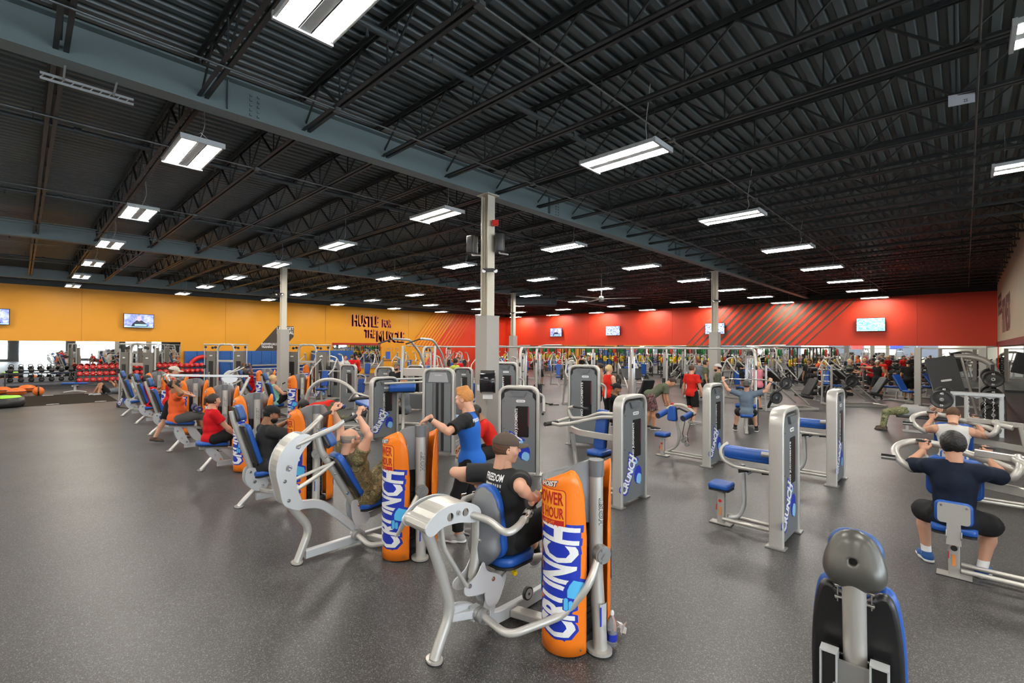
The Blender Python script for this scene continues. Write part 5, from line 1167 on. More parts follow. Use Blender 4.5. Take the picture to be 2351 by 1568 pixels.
# ---------- benches, racks, plates ----------
def bench(r, inc=0.):
    pad(r, (0, -.35, .46), (0, 0, 1), .28, .42, .07, 'seat_pad', rad=.04, up=(0, 1, 0)); c, s_ = math.cos(inc), math.sin(inc)
    pad(r, (0, -.10+.42*c, .46+.42*s_), (0, -s_, c), .28, .82, .07, 'back_pad', rad=.05, up=(0, c, s_))
    b = MB(); b.bar([(0, -.6, .08), (0, .75, .08)], .07, .06); b.bar([(0, -.35, .08), (0, -.35, .45)], .06, .06, up=(1, 0, 0)); b.bar([(0, .35, .08), (0, .3, .45)], .06, .06, up=(1, 0, 0)); b.bar([(-.28, -.55, .03), (.28, -.55, .03)], .06, .05); b.bar([(-.28, .72, .03), (.28, .72, .03)], .06, .05); b.build('frame', SILVER, r)
def put(proto, spots, lab, grp):
    for i, (x, y, rz) in enumerate(spots):
        if i == 0: proto.location = (x, y, 0); proto.rotation_euler = (0, 0, rz); tag(proto, lab, None, grp)
        else: dup(proto, (x, y, 0), rz, lab, grp)
bn = empty('weight_bench', cat='bench', label='b'); bench(bn, .0)
put(bn, [(-12.0, 19.3, 1.1), (-10.6, 17.5, .5), (-2.4, 27.6, 1.2), (-1.2, 29.0, 1.2), (-15.5, 22.0, .2), (-11.0, 25.5, .4), (-8.3, 27.5, .9), (-18, 27.5, .3)], 'blue padded weight bench out on the far free-weights floor', 'blue benches of the free-weights floor')
bi = empty('incline_bench', cat='bench', label='b'); bench(bi, .9)
put(bi, [(-1.9, 25.4, .7), (-5.0, 27.6, .2), (-13.5, 23.6, 1.2), (-6.6, 23.5, .3), (-1.0, 27.8, 1.0), (-7.8, 19.7, 2.6)], 'blue bench with raised back on the far free-weights floor', 'raised-back blue benches')
# squat racks along the back mirror
PG, PY, PR_, PK = mat('green_bumper', (.02, .25, .06), .5), mat('yellow_bumper', (.80, .60, .02), .5), mat('red_bumper', (.60, .03, .02), .5), mat('black_plate', (.02, .02, .02), .4)
def wplate(m, nm, lab, grp, R_=.225, t=.06):
    r = empty(nm, label=lab, cat='weight plate', group=grp); b = MB(); b.lathe([(.028, -t/2), (R_*.55, -t/2*.6), (R_*.8, -t/2*.6), (R_*.86, -t/2), (R_, -t/2), (R_, t/2), (R_*.86, t/2), (R_*.8, t/2*.6), (R_*.55, t/2*.6), (.028, t/2)], 20, ax=(0, 1, 0)); b.build('disc', m, r)
    b = MB(); b.cyl((0, -t/2-.004, 0), (0, t/2+.004, 0), .045, 14); b.build('hub', CHROME, r); return r
def printed45(p_):
    for s in (-1, 1):
        b = MB(); b.frame((0, s*-.033, 0), (s, 0, 0), (0, 0, 1), (0, -s, 0)); text_fit(b, '45', .07, .05, .02, None, .001, -.035, .12)
        q = lambda x, y, t: (-x, -y, t)
        text_fit(b, '45', .07, .05, .02, q, .001, -.035, .12); b.build('numeral', WHITE, p_)
protos = {'y': wplate(PY, 'bumper_plate', 'yellow bumper plate loaded on the far squat racks', 'yellow bumper plates'), 'g': wplate(PG, 'bumper_plate', 'green bumper plate hung high on the far squat racks', 'green bumper plates'), 'r': wplate(PR_, 'bumper_plate', 'red bumper plate loaded on the far squat racks', 'red bumper plates'), 'k': wplate(PK, 'iron_plate', 'black iron plate on a far machine or rack', 'black iron plates', .22, .05)}
used = {}
def place_plate(k, x, y, z, rz, lab=None):
    if k not in used: used[k] = 1; p_ = protos[k]; p_.location = (x, y, z); p_.rotation_euler = (0, 0, rz)
    else: p_ = dup(protos[k], (x, y, z), rz)
    if lab: p_['label'] = lab
    return p_
rk = empty('squat_rack', cat='rack', label='black squat rack standing against the far mirror', group='squat racks by the mirror'); b = MB()
for sx in (-.62, .62):
    for sy in (-.5, .55): b.bar([(sx, sy, 0), (sx, sy, 2.3)], .07, .07, up=(1, 0, 0))
    b.bar([(sx, -.5, 2.28), (sx, .55, 2.28)], .06, .06); b.bar([(sx, -.5, .1), (sx, .55, .1)], .06, .06)
    for z in (.5, 1.3, 1.95): b.cyl((sx, .55, z), (sx*1.42, .55, z), .02, 8)
b.bar([(-.62, -.5, 2.28), (.62, -.5, 2.28)], .05, .05); b.bar([(-.62, .55, 2.28), (.62, .55, 2.28)], .06, .06); b.bar([(-.62, .55, 1.2), (.62, .55, 1.2)], .06, .06); b.build('frame', DKMET, rk)
b = MB()
for sx in (-.62, .62): b.box((sx, -.56, 1.25), (.06, .10, .06)); b.box((sx, -.60, 1.30), (.06, .02, .1))
b.build('bar_hook', REDPL, rk)
bb_ = empty('barbell', cat='barbell', label='barbell racked on a far squat rack', group='barbells on the racks'); b = MB(); b.cyl((-1.1, 0, 0), (1.1, 0, 0), .014, 8); b.cyl((-1.1, 0, 0), (-.68, 0, 0), .025, 8); b.cyl((.68, 0, 0), (1.1, 0, 0), .025, 8); b.build('bar', CHROME, bb_)
random.seed(3)
for i in range(11):
    x = -31.5+2.45*i; y = 33.2
    if i == 0: rk.location = (x, y, 0); bb_.location = (x, y-.58, 1.30)
    else: dup(rk, (x, y, 0), 0); dup(bb_, (x, y-.58, 1.30), 0)
    for sx in (-1, 1):
        place_plate('y' if (i+sx) % 4 else 'r', x+sx*.76, y-.58, 1.30, PI/2)
        if i % 3 == 0: place_plate('r', x+sx*.86, y-.58, 1.30, PI/2)
        for z, kk in ((1.95, 'g'), (1.3, 'y' if i % 3 else 'g'), (.5, 'k')): place_plate(kk, x+sx*.78, y+.55, z, PI/2)
        place_plate('y', x+sx*.90, y+.55, 1.3, PI/2); place_plate('g' if i % 2 else 'r', x+sx*.90, y+.55, 1.95, PI/2)
# plate-loaded machines (black and silver)
pm = empty('leg_press', cat='exercise machine', label='x'); b = MB()
b.bar([(-.4, -1.0, .06), (-.4, .9, .06)], .08, .08); b.bar([(.4, -1.0, .06), (.4, .9, .06)], .08, .08); b.bar([(-.4, .9, .06), (.4, .9, .06)], .08, .08); b.bar([(-.4, -1.0, .06), (.4, -1.0, .06)], .08, .08)
for s in (-.35, .35): b.tube([(s, -.7, .2), (s, .9, 1.6)], .03, 8); b.bar([(s, .9, 0), (s, .9, 1.6)], .06, .06, up=(1, 0, 0))
b.build('frame', SILVER, pm); b = MB(); b.box((0, .42, 1.22), (.8, .05, .5), rx=-.7); b.tube([(-.55, .3, .95), (-.5, .7, .6), (-.3, .8, .1)], .05, 8, .2); b.tube([(.55, .3, .95), (.5, .7, .6), (.3, .8, .1)], .05, 8, .2); b.build('foot_sled', DKMET, pm)
pad(pm, (0, -.75, .45), (0, -.2, 1), .42, .5, .08, 'seat_pad', rad=.05, up=(0, 1, 0), m=mat('black_vinyl', (.03, .03, .032), .45)); pad(pm, (0, -1.0, .8), (0, .8, .5), .42, .7, .08, 'back_pad', rad=.05, m=mat('black_vinyl', (.03, .03, .032), .45))
pspots = [(*fl(1460, 935)[:2], .9), (*fl(1800, 940)[:2], 2.4), (-9.0, 21.5, .4), (-12.5, 27.5, -.4), (-7.0, 29.0, 1.1), (-3.2, 22.4, 2.2), (-16.8, 24.5, .5)]
put(pm, pspots, 'black and silver plate-loaded leg press on the far floor', 'plate-loaded machines')
for (x, y, rz) in pspots:
    c, s_ = math.cos(rz), math.sin(rz)
    for dx, dy, z in ((-.56, .30, 1.0), (.56, .30, 1.0), (-.62, .7, .5), (.62, .7, .5)): place_plate('k', x+dx*c-dy*s_, y+dx*s_+dy*c, z, rz+PI/2)
# hammer-style stands: silver A-frames with seats
hm = empty('seated_press', cat='exercise machine', label='x'); b = MB()
for s in (-1, 1): b.tube([(s*.45, .6, 0), (s*.42, .3, 1.2), (s*.36, .1, 1.75), (s*.2, -.1, 1.82)], .035, 8, .15); b.tube([(s*.36, .1, 1.7), (s*.5, -.3, 1.3), (s*.42, -.5, 1.1)], .028, 8, .1)
b.bar([(-.5, .6, .05), (.5, .6, .05)], .08, .07); b.bar([(0, -.7, .05), (0, .6, .05)], .08, .07); b.bar([(-.4, .3, 1.2), (.4, .3, 1.2)], .06, .06); b.bar([(0, -.35, .05), (0, -.35, .46)], .06, .06, up=(1, 0, 0)); b.build('frame', SILVER, hm)
pad(hm, (0, -.35, .48), (0, 0, 1), .34, .36, .07, 'seat_pad', rad=.05, up=(0, 1, 0)); pad(hm, (0, -.10, .92), (0, -1, .1), .30, .62, .07, 'back_pad', rad=.05)
b = MB(); b.cyl((-.62, .3, 1.2), (.62, .3, 1.2), .025, 8); b.build('plate_peg', CHROME, hm)
hsp = [(-10.6, 14.6, .8), (-13.6, 13.9, .6), (-16.5, 12.2, .9), (-17.6, 16.2, .4), (-18.6, 17.9, 1.2), (-20.2, 14.8, .8), (-22.6, 18.4, .3), (-17.0, 21.6, .7), (-9.6, 23.3, .2), (-7.0, 25.4, .8), (-21.5, 23.8, .5), (-25.5, 21.5, .8), (-12.8, 29.6, .1), (-5.4, 30.6, .3), (-25.0, 14.0, .6), (-23.0, 11.0, .9), (-27.0, 17.5, .5), (-4.6, 26.2, 1.4), (-16.0, 9.9, .7), (-18.6, 8.6, .5), (-19.5, 28.0, .4), (-22.5, 27.5, .9), (-25.5, 26.5, .3), (-16.5, 29.6, .6), (-9.8, 30.2, .9), (-23.9, 30.0, .2), (-28.0, 28.0, .7), (-28.5, 23.5, .5), (-14.2, 26.2, 1.1), (-7.4, 21.9, 1.3), (-19.0, 25.2, .8), (-10.8, 28.0, .2), (-26.0, 11.0, .5), (-29.0, 19.5, .9)]
put(hm, hsp, 'silver and blue seated machine in the crowded middle of the hall', 'silver machines of the crowded middle')
for i, (x, y, rz) in enumerate(hsp[:14:2]):
    c, s_ = math.cos(rz), math.sin(rz)
    for dx in (-.56, .56): place_plate('k', x+dx*c-.3*s_, y+dx*s_+.3*c, 1.2, rz+PI/2)
# racks of fixed barbells
for k, (px_, py_, lab) in enumerate(((1905, 922, 'nearer rack of fixed barbells stacked on pegs'), (1955, 905, 'farther rack of fixed barbells behind it'))):
    x, y, _ = fl(px_, py_); r = empty('barbell_rack', (x, y, 0), .55, lab, 'rack'); b = MB()
    for s in (-.5, .5): b.bar([(s, 0, 0), (s, 0, 1.45)], .06, .07, up=(1, 0, 0)); b.bar([(s, -.35, .03), (s, .35, .03)], .06, .06)
    b.bar([(-.5, 0, .2), (.5, 0, .2)], .05, .05); b.build('frame', SILVERD, r)
    for j in range(5):
        for s in (-1, 1):
            z = .35+.25*j; q = empty('fixed_barbell', (x, y, 0), .55, 'fixed barbell with black ends lying on a barbell rack', 'barbell', 'fixed barbells on the racks') if (k, j, s) == (0, 0, -1) else None
            c, s2 = math.cos(.55), math.sin(.55); lx, ly = 0, s*.14; wx, wy = x+lx*c-ly*s2, y+lx*s2+ly*c
            if q:
                fb = q; b = MB(); b.cyl((-.55, 0, 0), (.55, 0, 0), .014, 8); b.build('bar', CHROME, q)
                for e_ in (-1, 1): b = MB(); b.cyl((e_*.55, 0, 0), (e_*.78, 0, 0), .085, 14); b.build('end_weight', DKP, q)
                q.location = (wx, wy, z)
            else: dup(fb, (wx, wy, z), .55)
# ---------- left: dumbbells, kettlebells, turf ----------
xd = -33.6
r = empty('dumbbell_rack', (xd, 4.9, 0), 0, 'long three-tier rack filled with red dumbbells under the left mirror', 'rack'); b = MB()
for z, dx in ((1.0, .12), (.67, 0), (.35, -.0)):
    for o in (-.12, .12): b.bar([(.15+o-dx+.05, -2.9, z-.10+.05*(o > 0)*-1), (.15+o-dx+.05, 2.9, z-.10+.05*(o > 0)*-1)], .05, .04)
for y in (-2.8, 0, 2.8): b.bar([(-.05, y, 0), (-.15, y, 1.0)], .06, .08, up=(0, 1, 0)); b.bar([(-.3, y, .03), (.45, y, .03)], .06, .06); b.bar([(-.12, y, .9), (.2, y, .86)], .05, .04); b.bar([(-.1, y, .56), (.32, y, .53)], .05, .04); b.bar([(-.1, y, .26), (.32, y, .23)], .05, .04)
b.build('frame', DKP, r)
db = None
for t_, (z, dx) in enumerate(((1.03, .12), (.70, 0), (.38, 0))):
    for i in range(22):
        y = 4.9-2.75+.262*i; loc = (xd+.20-dx, y, z)
        if db is None:
            db = empty('dumbbell', loc, 0, 'red round-headed dumbbell lying on the three-tier rack', 'dumbbell', 'red dumbbells on the left rack')
            for s in (-1, 1): b = MB(); b.lathe([(0, -.045), (.10, -.045), (.115, -.03), (.115, .03), (.10, .045), (0, .045)], 16, (s*.10, 0, 0), (1, 0, 0)); b.build('head', REDPL, db)
            b = MB(); b.cyl((-.06, 0, 0), (.06, 0, 0), .016, 8); b.build('handle', CHROME, db); b = MB(); b.frame((.1475, -.035, -.02), (0, 1, 0), (0, 0, 1), (1, 0, 0)); text_fit(b, '25', .07, .045, .01, None, .001); b.build('numeral', WHITE, db)
        else: dup(db, loc)
r = empty('kettlebell_rack', (-33.5, .75, 0), 0, 'low two-shelf rack of black kettlebells left of the red dumbbells', 'rack'); b = MB(); b.box((0, 0, .80), (.45, 2.6, .05)); b.box((0, 0, .34), (.5, 2.6, .05)); b.box((.0, 0, .12), (.4, 2.6, .1))
for y in (-1.25, 1.25): b.box((0, y, .41), (.42, .06, .82))
b.build('frame', DKP, r); kbp = None
for z in (.825, .365):
    for i in range(7):
        y = .75-1.08+.36*i; loc = (-33.45, y, z)
        if kbp is None:
            kbp = empty('kettlebell', loc, 0, 'black kettlebell standing on the low two-shelf rack', 'kettlebell', 'kettlebells on the low rack'); b = MB(); b.lathe([(.06, 0), (.09, .02), (.115, .09), (.10, .16), (.055, .20), (0, .205)], 14); b.build('bell', DKMET, kbp)
            b = MB(); b.tube([(0, -.055, .17), (0, -.085, .26), (0, -.05, .31), (0, .05, .31), (0, .085, .26), (0, .055, .17)], .016, 8, .05); b.build('handle', DKMET, kbp)
        else: dup(kbp, loc)
b = MB(); b.box((-26.6, -4.8, .006), (4.6, 15.0, .012)); o = b.build('turf_lane', mat('black_turf', (.022, .017, .012), .9, 0, .1, .5, 500)); tag(o, 'long black turf lane on the floor at the far left', 'turf lane')
mk_ = None
for x in (-24.45, -28.75):
    for i in range(8):
        loc = (x, 2.2-1.35*i, .013)
        if mk_ is None:
            b = MB(); b.box((0, 0, .001), (.12, .34, .002)); mk_ = b.build('lane_mark', WHITE); mk_.location = loc; tag(mk_, 'white dash marking the edge of the black turf lane', 'lane marking', 'white turf dashes')
        else: dup(mk_, loc)
r = empty('flat_bench', (-29.4, 1.75, 0), 1.2, 'pale low bench standing on the turf before the red dumbbells', 'bench'); b = MB(); b.bar([(0, -.3, .35), (0, .3, .35)], .06, .05); b.tube([(-.4, 0, .05), (0, 0, .12), (.4, 0, .05)], .03, 8, .1); b.bar([(0, 0, .08), (0, 0, .4)], .08, .08, up=(1, 0, 0)); b.build('frame', STEELW, r); pad(r, (0, 0, .42), (0, 0, 1), .9, .3, .07, 'seat_pad', rad=.04, up=(0, 1, 0))
for k, (px_, py_, lab) in enumerate(((4, 905, 'orange half-ball balance trainer cut by the left edge'), (38, 908, 'orange half-ball balance trainer, nearer of the pair'), (62, 900, 'orange half-ball balance trainer in front of the kettlebell rack'))):
    x, y, _ = fl(px_, py_); r = empty('balance_trainer', (x, y, 0), .3*k, lab, 'balance ball', 'orange balance trainers'); b = MB(); b.lathe([(.02, .0), (.26, .05), (.31, .12), (.32, .16)], 20); b.build('lower_dome', mat('orange_rubber', (.85, .17, .02), .4), r); b = MB(); b.lathe([(.33, .16), (.34, .175), (.33, .19), (0, .19)], 20); b.build('platform', DKP, r); b = MB(); b.lathe([(.31, .19), (.27, .26), (.16, .32), (0, .34)], 20); b.build('dome', mat('orange_rubber', (.85, .17, .02), .4), r)
x, y, _ = fl(88, 908); b = MB(); b.ball((0, 0, .19), .19, 20); b.k = 1; b.tube([(.19*math.cos(a), .0, .19+.192*math.sin(a)) for a in [2*PI*i/20 for i in range(21)]], .03, 6); o = b.build('medicine_ball', [mat('orange_rubber', (.85, .17, .02), .4), DKP]); o.location = (x, y, 0); tag(o, 'orange and black medicine ball on the floor by the balance trainers', 'ball')
x, y, _ = fl(8, 935); r = empty('plyo_cushion', (x, y, 0), 0, 'black round cushion with lime green top, cut by the left edge', 'cushion'); b = MB(); b.lathe([(.1, 0), (.50, .02), (.55, .15), (.52, .33), (.1, .34)], 24); b.build('body', DKP, r); b = MB(); b.lathe([(.45, .34), (.4, .39), (0, .41)], 24); b.build('top', mat('lime', (.35, .75, .05), .5), r)
# lockers, orange door, counter, posters
def lockers(y0, n, lab):
    r = empty('locker_bank', (XL+.32, y0, 0), 0, lab, 'lockers'); 
    for i in range(n):
        b = MB(); b.box((0, .3+.62*i, .93), (.46, .60, 1.84)); d = b.build('locker_door', mat('blue_locker', (.03, .12, .38), .35, .3), r); b = MB(); b.box((.235, .52+.62*i, 1.0), (.02, .02, .12)); b.build('handle', CHROME, d)
    b = MB(); b.box((0, .31*n, .0), (.44, .62*n, .06)); b.build('plinth', DKP, r)
lockers(7.0, 9, 'row of blue lockers under the orange wall at the left'); lockers(14.9, 5, 'row of blue lockers right of the second column')
r = empty('double_door', (XL+.03, 21.8, 0), 0, 'orange double door with crash bars in the orange wall', 'door'); 
OD = mat('orange_door_paint', (.78, .33, .02), .4)
for s in (-1, 1):
    b = MB(); b.box((0, s*.50, 1.06), (.05, .98, 2.1)); d = b.build('door_leaf', OD, r); b = MB(); b.box((.05, s*.5, 1.02), (.04, .8, .07)); b.build('crash_bar', CHROME, d); b = MB(); b.box((.05, s*.4, 2.0), (.05, .25, .06)); b.build('closer', SILVERD, d)
b = MB(); b.box((0, 0, 2.15), (.09, 2.1, .07)); b.box((0, -1.03, 1.07), (.09, .07, 2.14)); b.box((0, 1.03, 1.07), (.09, .07, 2.14)); b.build('door_frame', OD, r)
b = MB(); b.box((.045, -.45, 1.45), (.01, .42, .62)); o = b.build('poster', mat('poster_blue', (.05, .12, .5), .4), None); o.location = (XL+.03, 21.8, 0); tag(o, 'small blue poster on the orange double door', 'poster')
b = MB(); b.box((XL+.05, 18.6, 1.38), (.02, 4.1, 1.9)); o = b.build('wall_mirror', MIR); tag(o, 'wide mirror beneath the purple wall slogan', 'mirror'); b = MB(); b.box((XL+.05, 18.6, 2.38), (.03, 4.15, .14)); b.build('top_trim', REDP, o)
r = empty('reception_counter', (-31.5, 11.3, 0), 0, 'low blue counter with shelves in front of the dark wall banner', 'counter'); b = MB(); b.box((0, 0, 1.0), (.8, 4.2, .06)); b.build('top', SILVERD, r); b = MB(); b.box((-.1, 0, .5), (.55, 4.0, .96)); b.build('body', mat('blue_counter', (.02, .09, .42), .4), r); b = MB()  # counter body carries one even blue colour
for z in (.3, .55, .8): b.box((.25, 0, z), (.25, 4.0, .03))
b.build('shelf', WHITE, r); b = MB(); b.box((-.1, .8, 1.22), (.04, .55, .36)); b.box((-.1, .8, 1.04), (.2, .2, .03)); b.box((-.1, .8, 1.1), (.04, .06, .1)); o = b.build('monitor', mat('monitor_violet', (.12, .12, .35), .4)); o.location = (-31.5, 11.3, 0); tag(o, 'violet-screened monitor standing on the low blue counter', 'monitor')
# red ring sculpture / ball stand between lockers and cable machine
b = MB(); b.tube([(XL+.75, 7.9+.72*math.cos(a), .75+.75*math.sin(a)) for a in [PI*i/16 for i in range(17)]], .13, 10); b.box((XL+.75, 7.18, .38), (.26, .26, .75)); b.box((XL+.75, 8.62, .38), (.26, .26, .75)); tag(b.build('kettlebell_sculpture', REDPL), 'giant red kettlebell handle shape standing before the blue lockers', 'sculpture')
# dark banner painted on the orange wall
def wallframe(b, x=XL+.003): return b.frame((x, 0, 0), (0, 1, 0), (0, 0, 1), (1, 0, 0))
bm_ = mat('banner_brown', (.055, .04, .028), .6)
b = MB(); wallframe(b).plate([(10.4, 1.0), (12.0, 1.0), (13.65, 2.85), (13.65, 3.6), (12.55, 3.6)], .012, z0=0); ban = b.build('wall_banner', bm_); tag(ban, 'dark slanting banner with white list painted on the orange wall', 'banner')
b = MB(); wallframe(b, XL+.0155)
for t_, y, z, w_ in (("LET'S GET", 12.5, 3.32, 1.15), ('PERSONAL', 12.5, 3.03, 1.15), ('INDIVIDUALIZED', 11.5, 2.24, 1.3), ('TRAINING', 11.5, 2.04, .75), ('RESULTS DRIVEN', 11.1, 1.68, 1.35), ('CUSTOMIZED', 10.75, 1.32, 1.05), ('NUTRITION', 10.75, 1.12, .85)): text_fit(b, t_, w_, .16 if z < 3 else .24, .02, None, .002, y, z)
b.build('lettering', WHITE, ban)
PUR = mat('purple_shadow_paint', (.28, .025, .17), .6); ORT = mat('orange_letter_paint', (.86, .30, .03), .55)
sg = None
for mt_, o, bo, nm in ((PUR, 0, .03, 'shadow_lettering'), (ORT, 1, .01, 'face_lettering')):
    b = MB(); wallframe(b, XL+.004+.012*o); dy, dz = 0, 0
    shear = lambda x, y, t: (x, y-.02*(x-18), t)
    for t_, y, z, w_, h_ in (('HUSTLE', 18.25, 3.86, 2.3, .92), ('FOR', 20.9, 3.90, .85, .66), ('THE', 19.3, 2.98, .95, .66), ('MUSCLE', 20.4, 2.68, 2.65, .92)): 
            for sd in ((-.13, -.10, -.05) if o == 0 else (0,)): text_fit(b, t_, w_, h_, bo, shear, .004, y+sd, z+sd*.8)
    if o == 0: sg = b.build('wall_slogan', mt_); tag(sg, 'purple and orange HUSTLE FOR THE MUSCLE lettering painted on the orange wall', 'wall lettering')
    else: b.build(nm, mt_, sg)
b = MB(); b.frame((XR, 0, 0), (0, -1, 0), (0, 0, 1), (-1, 0, 0)); 
text_fit(b, 'FEEL', 3.6, 1.0, .03, None, .006, -34.5, 3.9); text_fit(b, 'FITNESS', 5.2, 1.5, .04, None, .006, -30.8, 2.95)
tag(b.build('wall_slogan', mat('brown_letter_paint', (.10, .02, .015), .6)), 'tall dark red lettering on the cream right wall', 'wall lettering')
# televisions
def tv(lab, loc, rz, kind):
    r = empty('television', loc, rz, lab, 'television', 'wall televisions'); b = MB(); b.box((0, -.05, 0), (1.42, .06, .82)); b.box((0, .045, 0), (.4, .13, .3)); b.build('casing', BLKP, r)
    cols = {'man': ((.10, .13, .42), (.35, .38, .70)), 'crowd': ((.02, .05, .25), (.55, .65, .85)), 'sea': ((.05, .28, .33), (.45, .75, .75))}[kind]
    key = 'tv_'+kind
    if key not in _m:
        m = noise_mat(key, [(.38, cols[0]), (.62, cols[1])], 9 if kind != 'man' else 3.5, .3, 5, dist=1.5); nt = m.node_tree; rp = [n for n in nt.nodes if n.type == 'VALTORGB'][0]; bs_ = nt.nodes['Principled BSDF']
        nt.links.new(rp.outputs[0], bs_.inputs['Emission Color']); bs_.inputs['Emission Strength'].default_value = .9
    b = MB(); b.box((0, -.082, 0), (1.36, .004, .76)); s = b.build('screen', _m[key], r)
    em = lambda n, c: mat(n, c, .4, emit=c, es=.8)
    if kind == 'man':
        b = MB(); b.frame((0, -.0845, 0), (1, 0, 0), (0, 0, 1), (0, -1, 0)).plate([(-.38, -.37), (.42, -.37), (.36, -.18), (.14, .03), (-.12, .03), (-.30, -.16)], .003, z0=0); b.build('figure_torso', em('tv_black', (.008, .01, .02)), s)
        b = MB(); b.frame((0, -.088, 0), (1, 0, 0), (0, 0, 1), (0, -1, 0)).plate([(.105*math.cos(t), .13+.145*math.sin(t)) for t in [2*PI*i/18 for i in range(18)]], .002, z0=0); b.build('figure_face', em('tv_face', (.42, .30, .42)), s)
        b = MB(); b.box((.08, -.089, -.24), (.55, .002, .09)); b.box((0, -.089, -.35), (1.3, .002, .03)); b.build('caption_bar', em('tv_cyan', (.3, .65, .95)), s)
    return r
tv('television at the left edge of the picture on the orange wall', (XL+.12, -1.1, 3.6), PI/2, 'man'); tv('television in the middle of the orange wall left of the lockers', (XL+.12, 4.78, 3.62), PI/2, 'man')
tv('leftmost of the four televisions on the red wall', (-28.05, YB-.12, 3.6), 0, 'man'); tv('second television from the corner on the red wall', (-21.85, YB-.12, 3.63), 0, 'crowd')
tv('television half hidden by the column on the striped red wall', (-13.25, YB-.12, 3.62), 0, 'crowd'); tv('television showing sea-green water, right of the stripes', (-4.1, YB-.12, 3.66), 0, 'sea')
# fittings on the nearest column
r = empty('loudspeaker', (-7.64, 6.70, 4.42), .3, 'black loudspeaker on the left of the nearest column', 'loudspeaker', 'column loudspeakers'); b = MB(); b.frame((0, 0, 0), (1, 0, 0), (0, 1, 0), (0, 0, 1)).plate(rrect(.20, .22, .05, 4), .38, bev=.02); b.build('cabinet', DKP, r); b = MB(); b.bar([(0, 0, -.22), (.2, .1, -.22)], .03, .03); b.bar([(0, 0, -.22), (0, 0, -.18)], .03, .03, up=(1, 0, 0)); b.build('bracket', SILVERD, r)
q = dup(r, (-7.06, 6.95, 4.42), .9, 'slate loudspeaker on the right of the nearest column')
r = empty('emergency_light', (-7.12, 6.74, 3.83), .75, 'twin-headed emergency light on the nearest column', 'emergency light'); b = MB(); b.box((0, 0, 0), (.16, .08, .07)); b.build('housing', DKP, r)
for s in (-1, 1): b = MB(); b.cyl((s*.11, -.03, -.01), (s*.12, -.10, -.03), .045, 14, .05); b.build('lamp_head', DKP, r); b = MB(); b.cyl((s*.12, -.10, -.03), (s*.12, -.105, -.03), .042, 14); b.build('lens', WHITE, r)
for k, (x, y, z, lab) in enumerate(((-20.22, 7.36, 4.35, 'emergency light on the column left of the slogan'), (-7.52, 20.06, 4.2, 'emergency light on the column by the striped wall'), (-19.62, 20.46, 4.25, 'emergency light on the far cream column'))): dup(r, (x, y, z), .75, lab)
b = MB(); b.box((0, 0, 0), (.14, .05, .12)); b.cyl((0, -.025, 0), (0, -.06, 0), .045, 14); b.box((.0, .05, 0), (.1, .08, .06)); o = b.build('alarm_strobe', REDPL); o.location = (-7.10, 6.86, 4.83); o.rotation_euler = (0, 0, .7); tag(o, 'red alarm strobe high on the nearest column', 'alarm')
r = empty('towel_dispenser', (-7.02, 6.61, 1.52), .75, 'black paper towel dispenser on the nearest column', 'dispenser'); b = MB(); b.frame((0, 0, 0), (0, -1, 0), (0, 0, 1), (1, 0, 0)).plate(smooth_poly([(0, -.19), (.16, -.19), (.24, -.10), (.25, .06), (.20, .17), (.10, .21), (0, .21)], 3), .31, bev=.015); b.build('cover', mat('glossy_black', (.012, .012, .015), .15), r); b = MB(); b.box((0, -.1, -.205), (.22, .12, .03)); b.build('tray', SILVERD, r); b = MB(); b.box((0, -.12, -.27), (.2, .004, .12)); b.build('paper_towel', WHITE, r)
b = MB(); b.box((0, 0, 0), (.075, .012, .12)); b.box((0, -.008, 0), (.03, .01, .05)); o = b.build('light_switch', WHITE); o.location = (-7.36, 6.655, 1.38); tag(o, 'pale switch plate low on the nearest column', 'switch')
# ceiling fan, air duct, joist tag
fx = (-13.2, 20.2, 4.66); r = empty('ceiling_fan', fx, .25, 'large grey ceiling fan hanging before the red wall', 'ceiling fan'); b = MB(); b.cyl((0, 0, .1), (0, 0, 1.5), .03, 10); b.build('downrod', SILVERD, r); b = MB(); b.lathe([(.0, -.16), (.12, -.14), (.14, 0), (.10, .12), (0, .14)], 16); b.build('motor', SILVERD, r)
for k in range(3):
    b = MB(); b.M = Matrix.Rotation(2*PI*k/3+.2, 4, 'Z') @ Matrix.Rotation(.14, 4, 'X'); b.plate([(.1, -.06), (1.9, -.075), (1.95, .0), (1.9, .075), (.1, .06)], .012); b.build('blade', SILVER, r)
b = MB(); b.bar([(-21.4, 21.9, 5.15), (-19.3, 24.2, 5.15)], .8, .5); b.bar([(-21.2, 22.2, 5.35), (-21.2, 22.2, 6.19)], .05, .05, up=(1, 0, 0)); b.bar([(-19.5, 23.9, 5.35), (-19.5, 23.9, 6.19)], .05, .05, up=(1, 0, 0)); tag(b.build('air_unit', mat('dark_duct', (.03, .032, .034), .5)), 'dark air unit hung near the far cream column', 'air unit')
r = empty('joist_tag', (-.03, 8.50, 5.52), .2, 'small white paper tag on a joist at the upper right', 'tag'); b = MB(); b.box((0, 0, 0), (.26, .003, .15)); b.build('paper', mat('tag_white', (.45, .47, .5), .6), r); b = MB(); b.frame((0, -.003, 0), (1, 0, 0), (0, 0, 1), (0, -1, 0)); text_fit(b, '25', .04, .04, 0, None, .001, .02, -.05); b.build('numeral', BLKP, r)
TX, TY0, TY1 = -7.75, .12, .98
b = MB()
for s in (-.03, .03): b.bar([(TX, TY0, 5.38+s), (TX, TY1, 5.38+s)], .012, .03)
for k in range(10): b.bar([(TX, TY0+(TY1-TY0)*k/10, 5.35), (TX, TY0+(TY1-TY0)*(k+.5)/10, 5.41)], .01, .01)
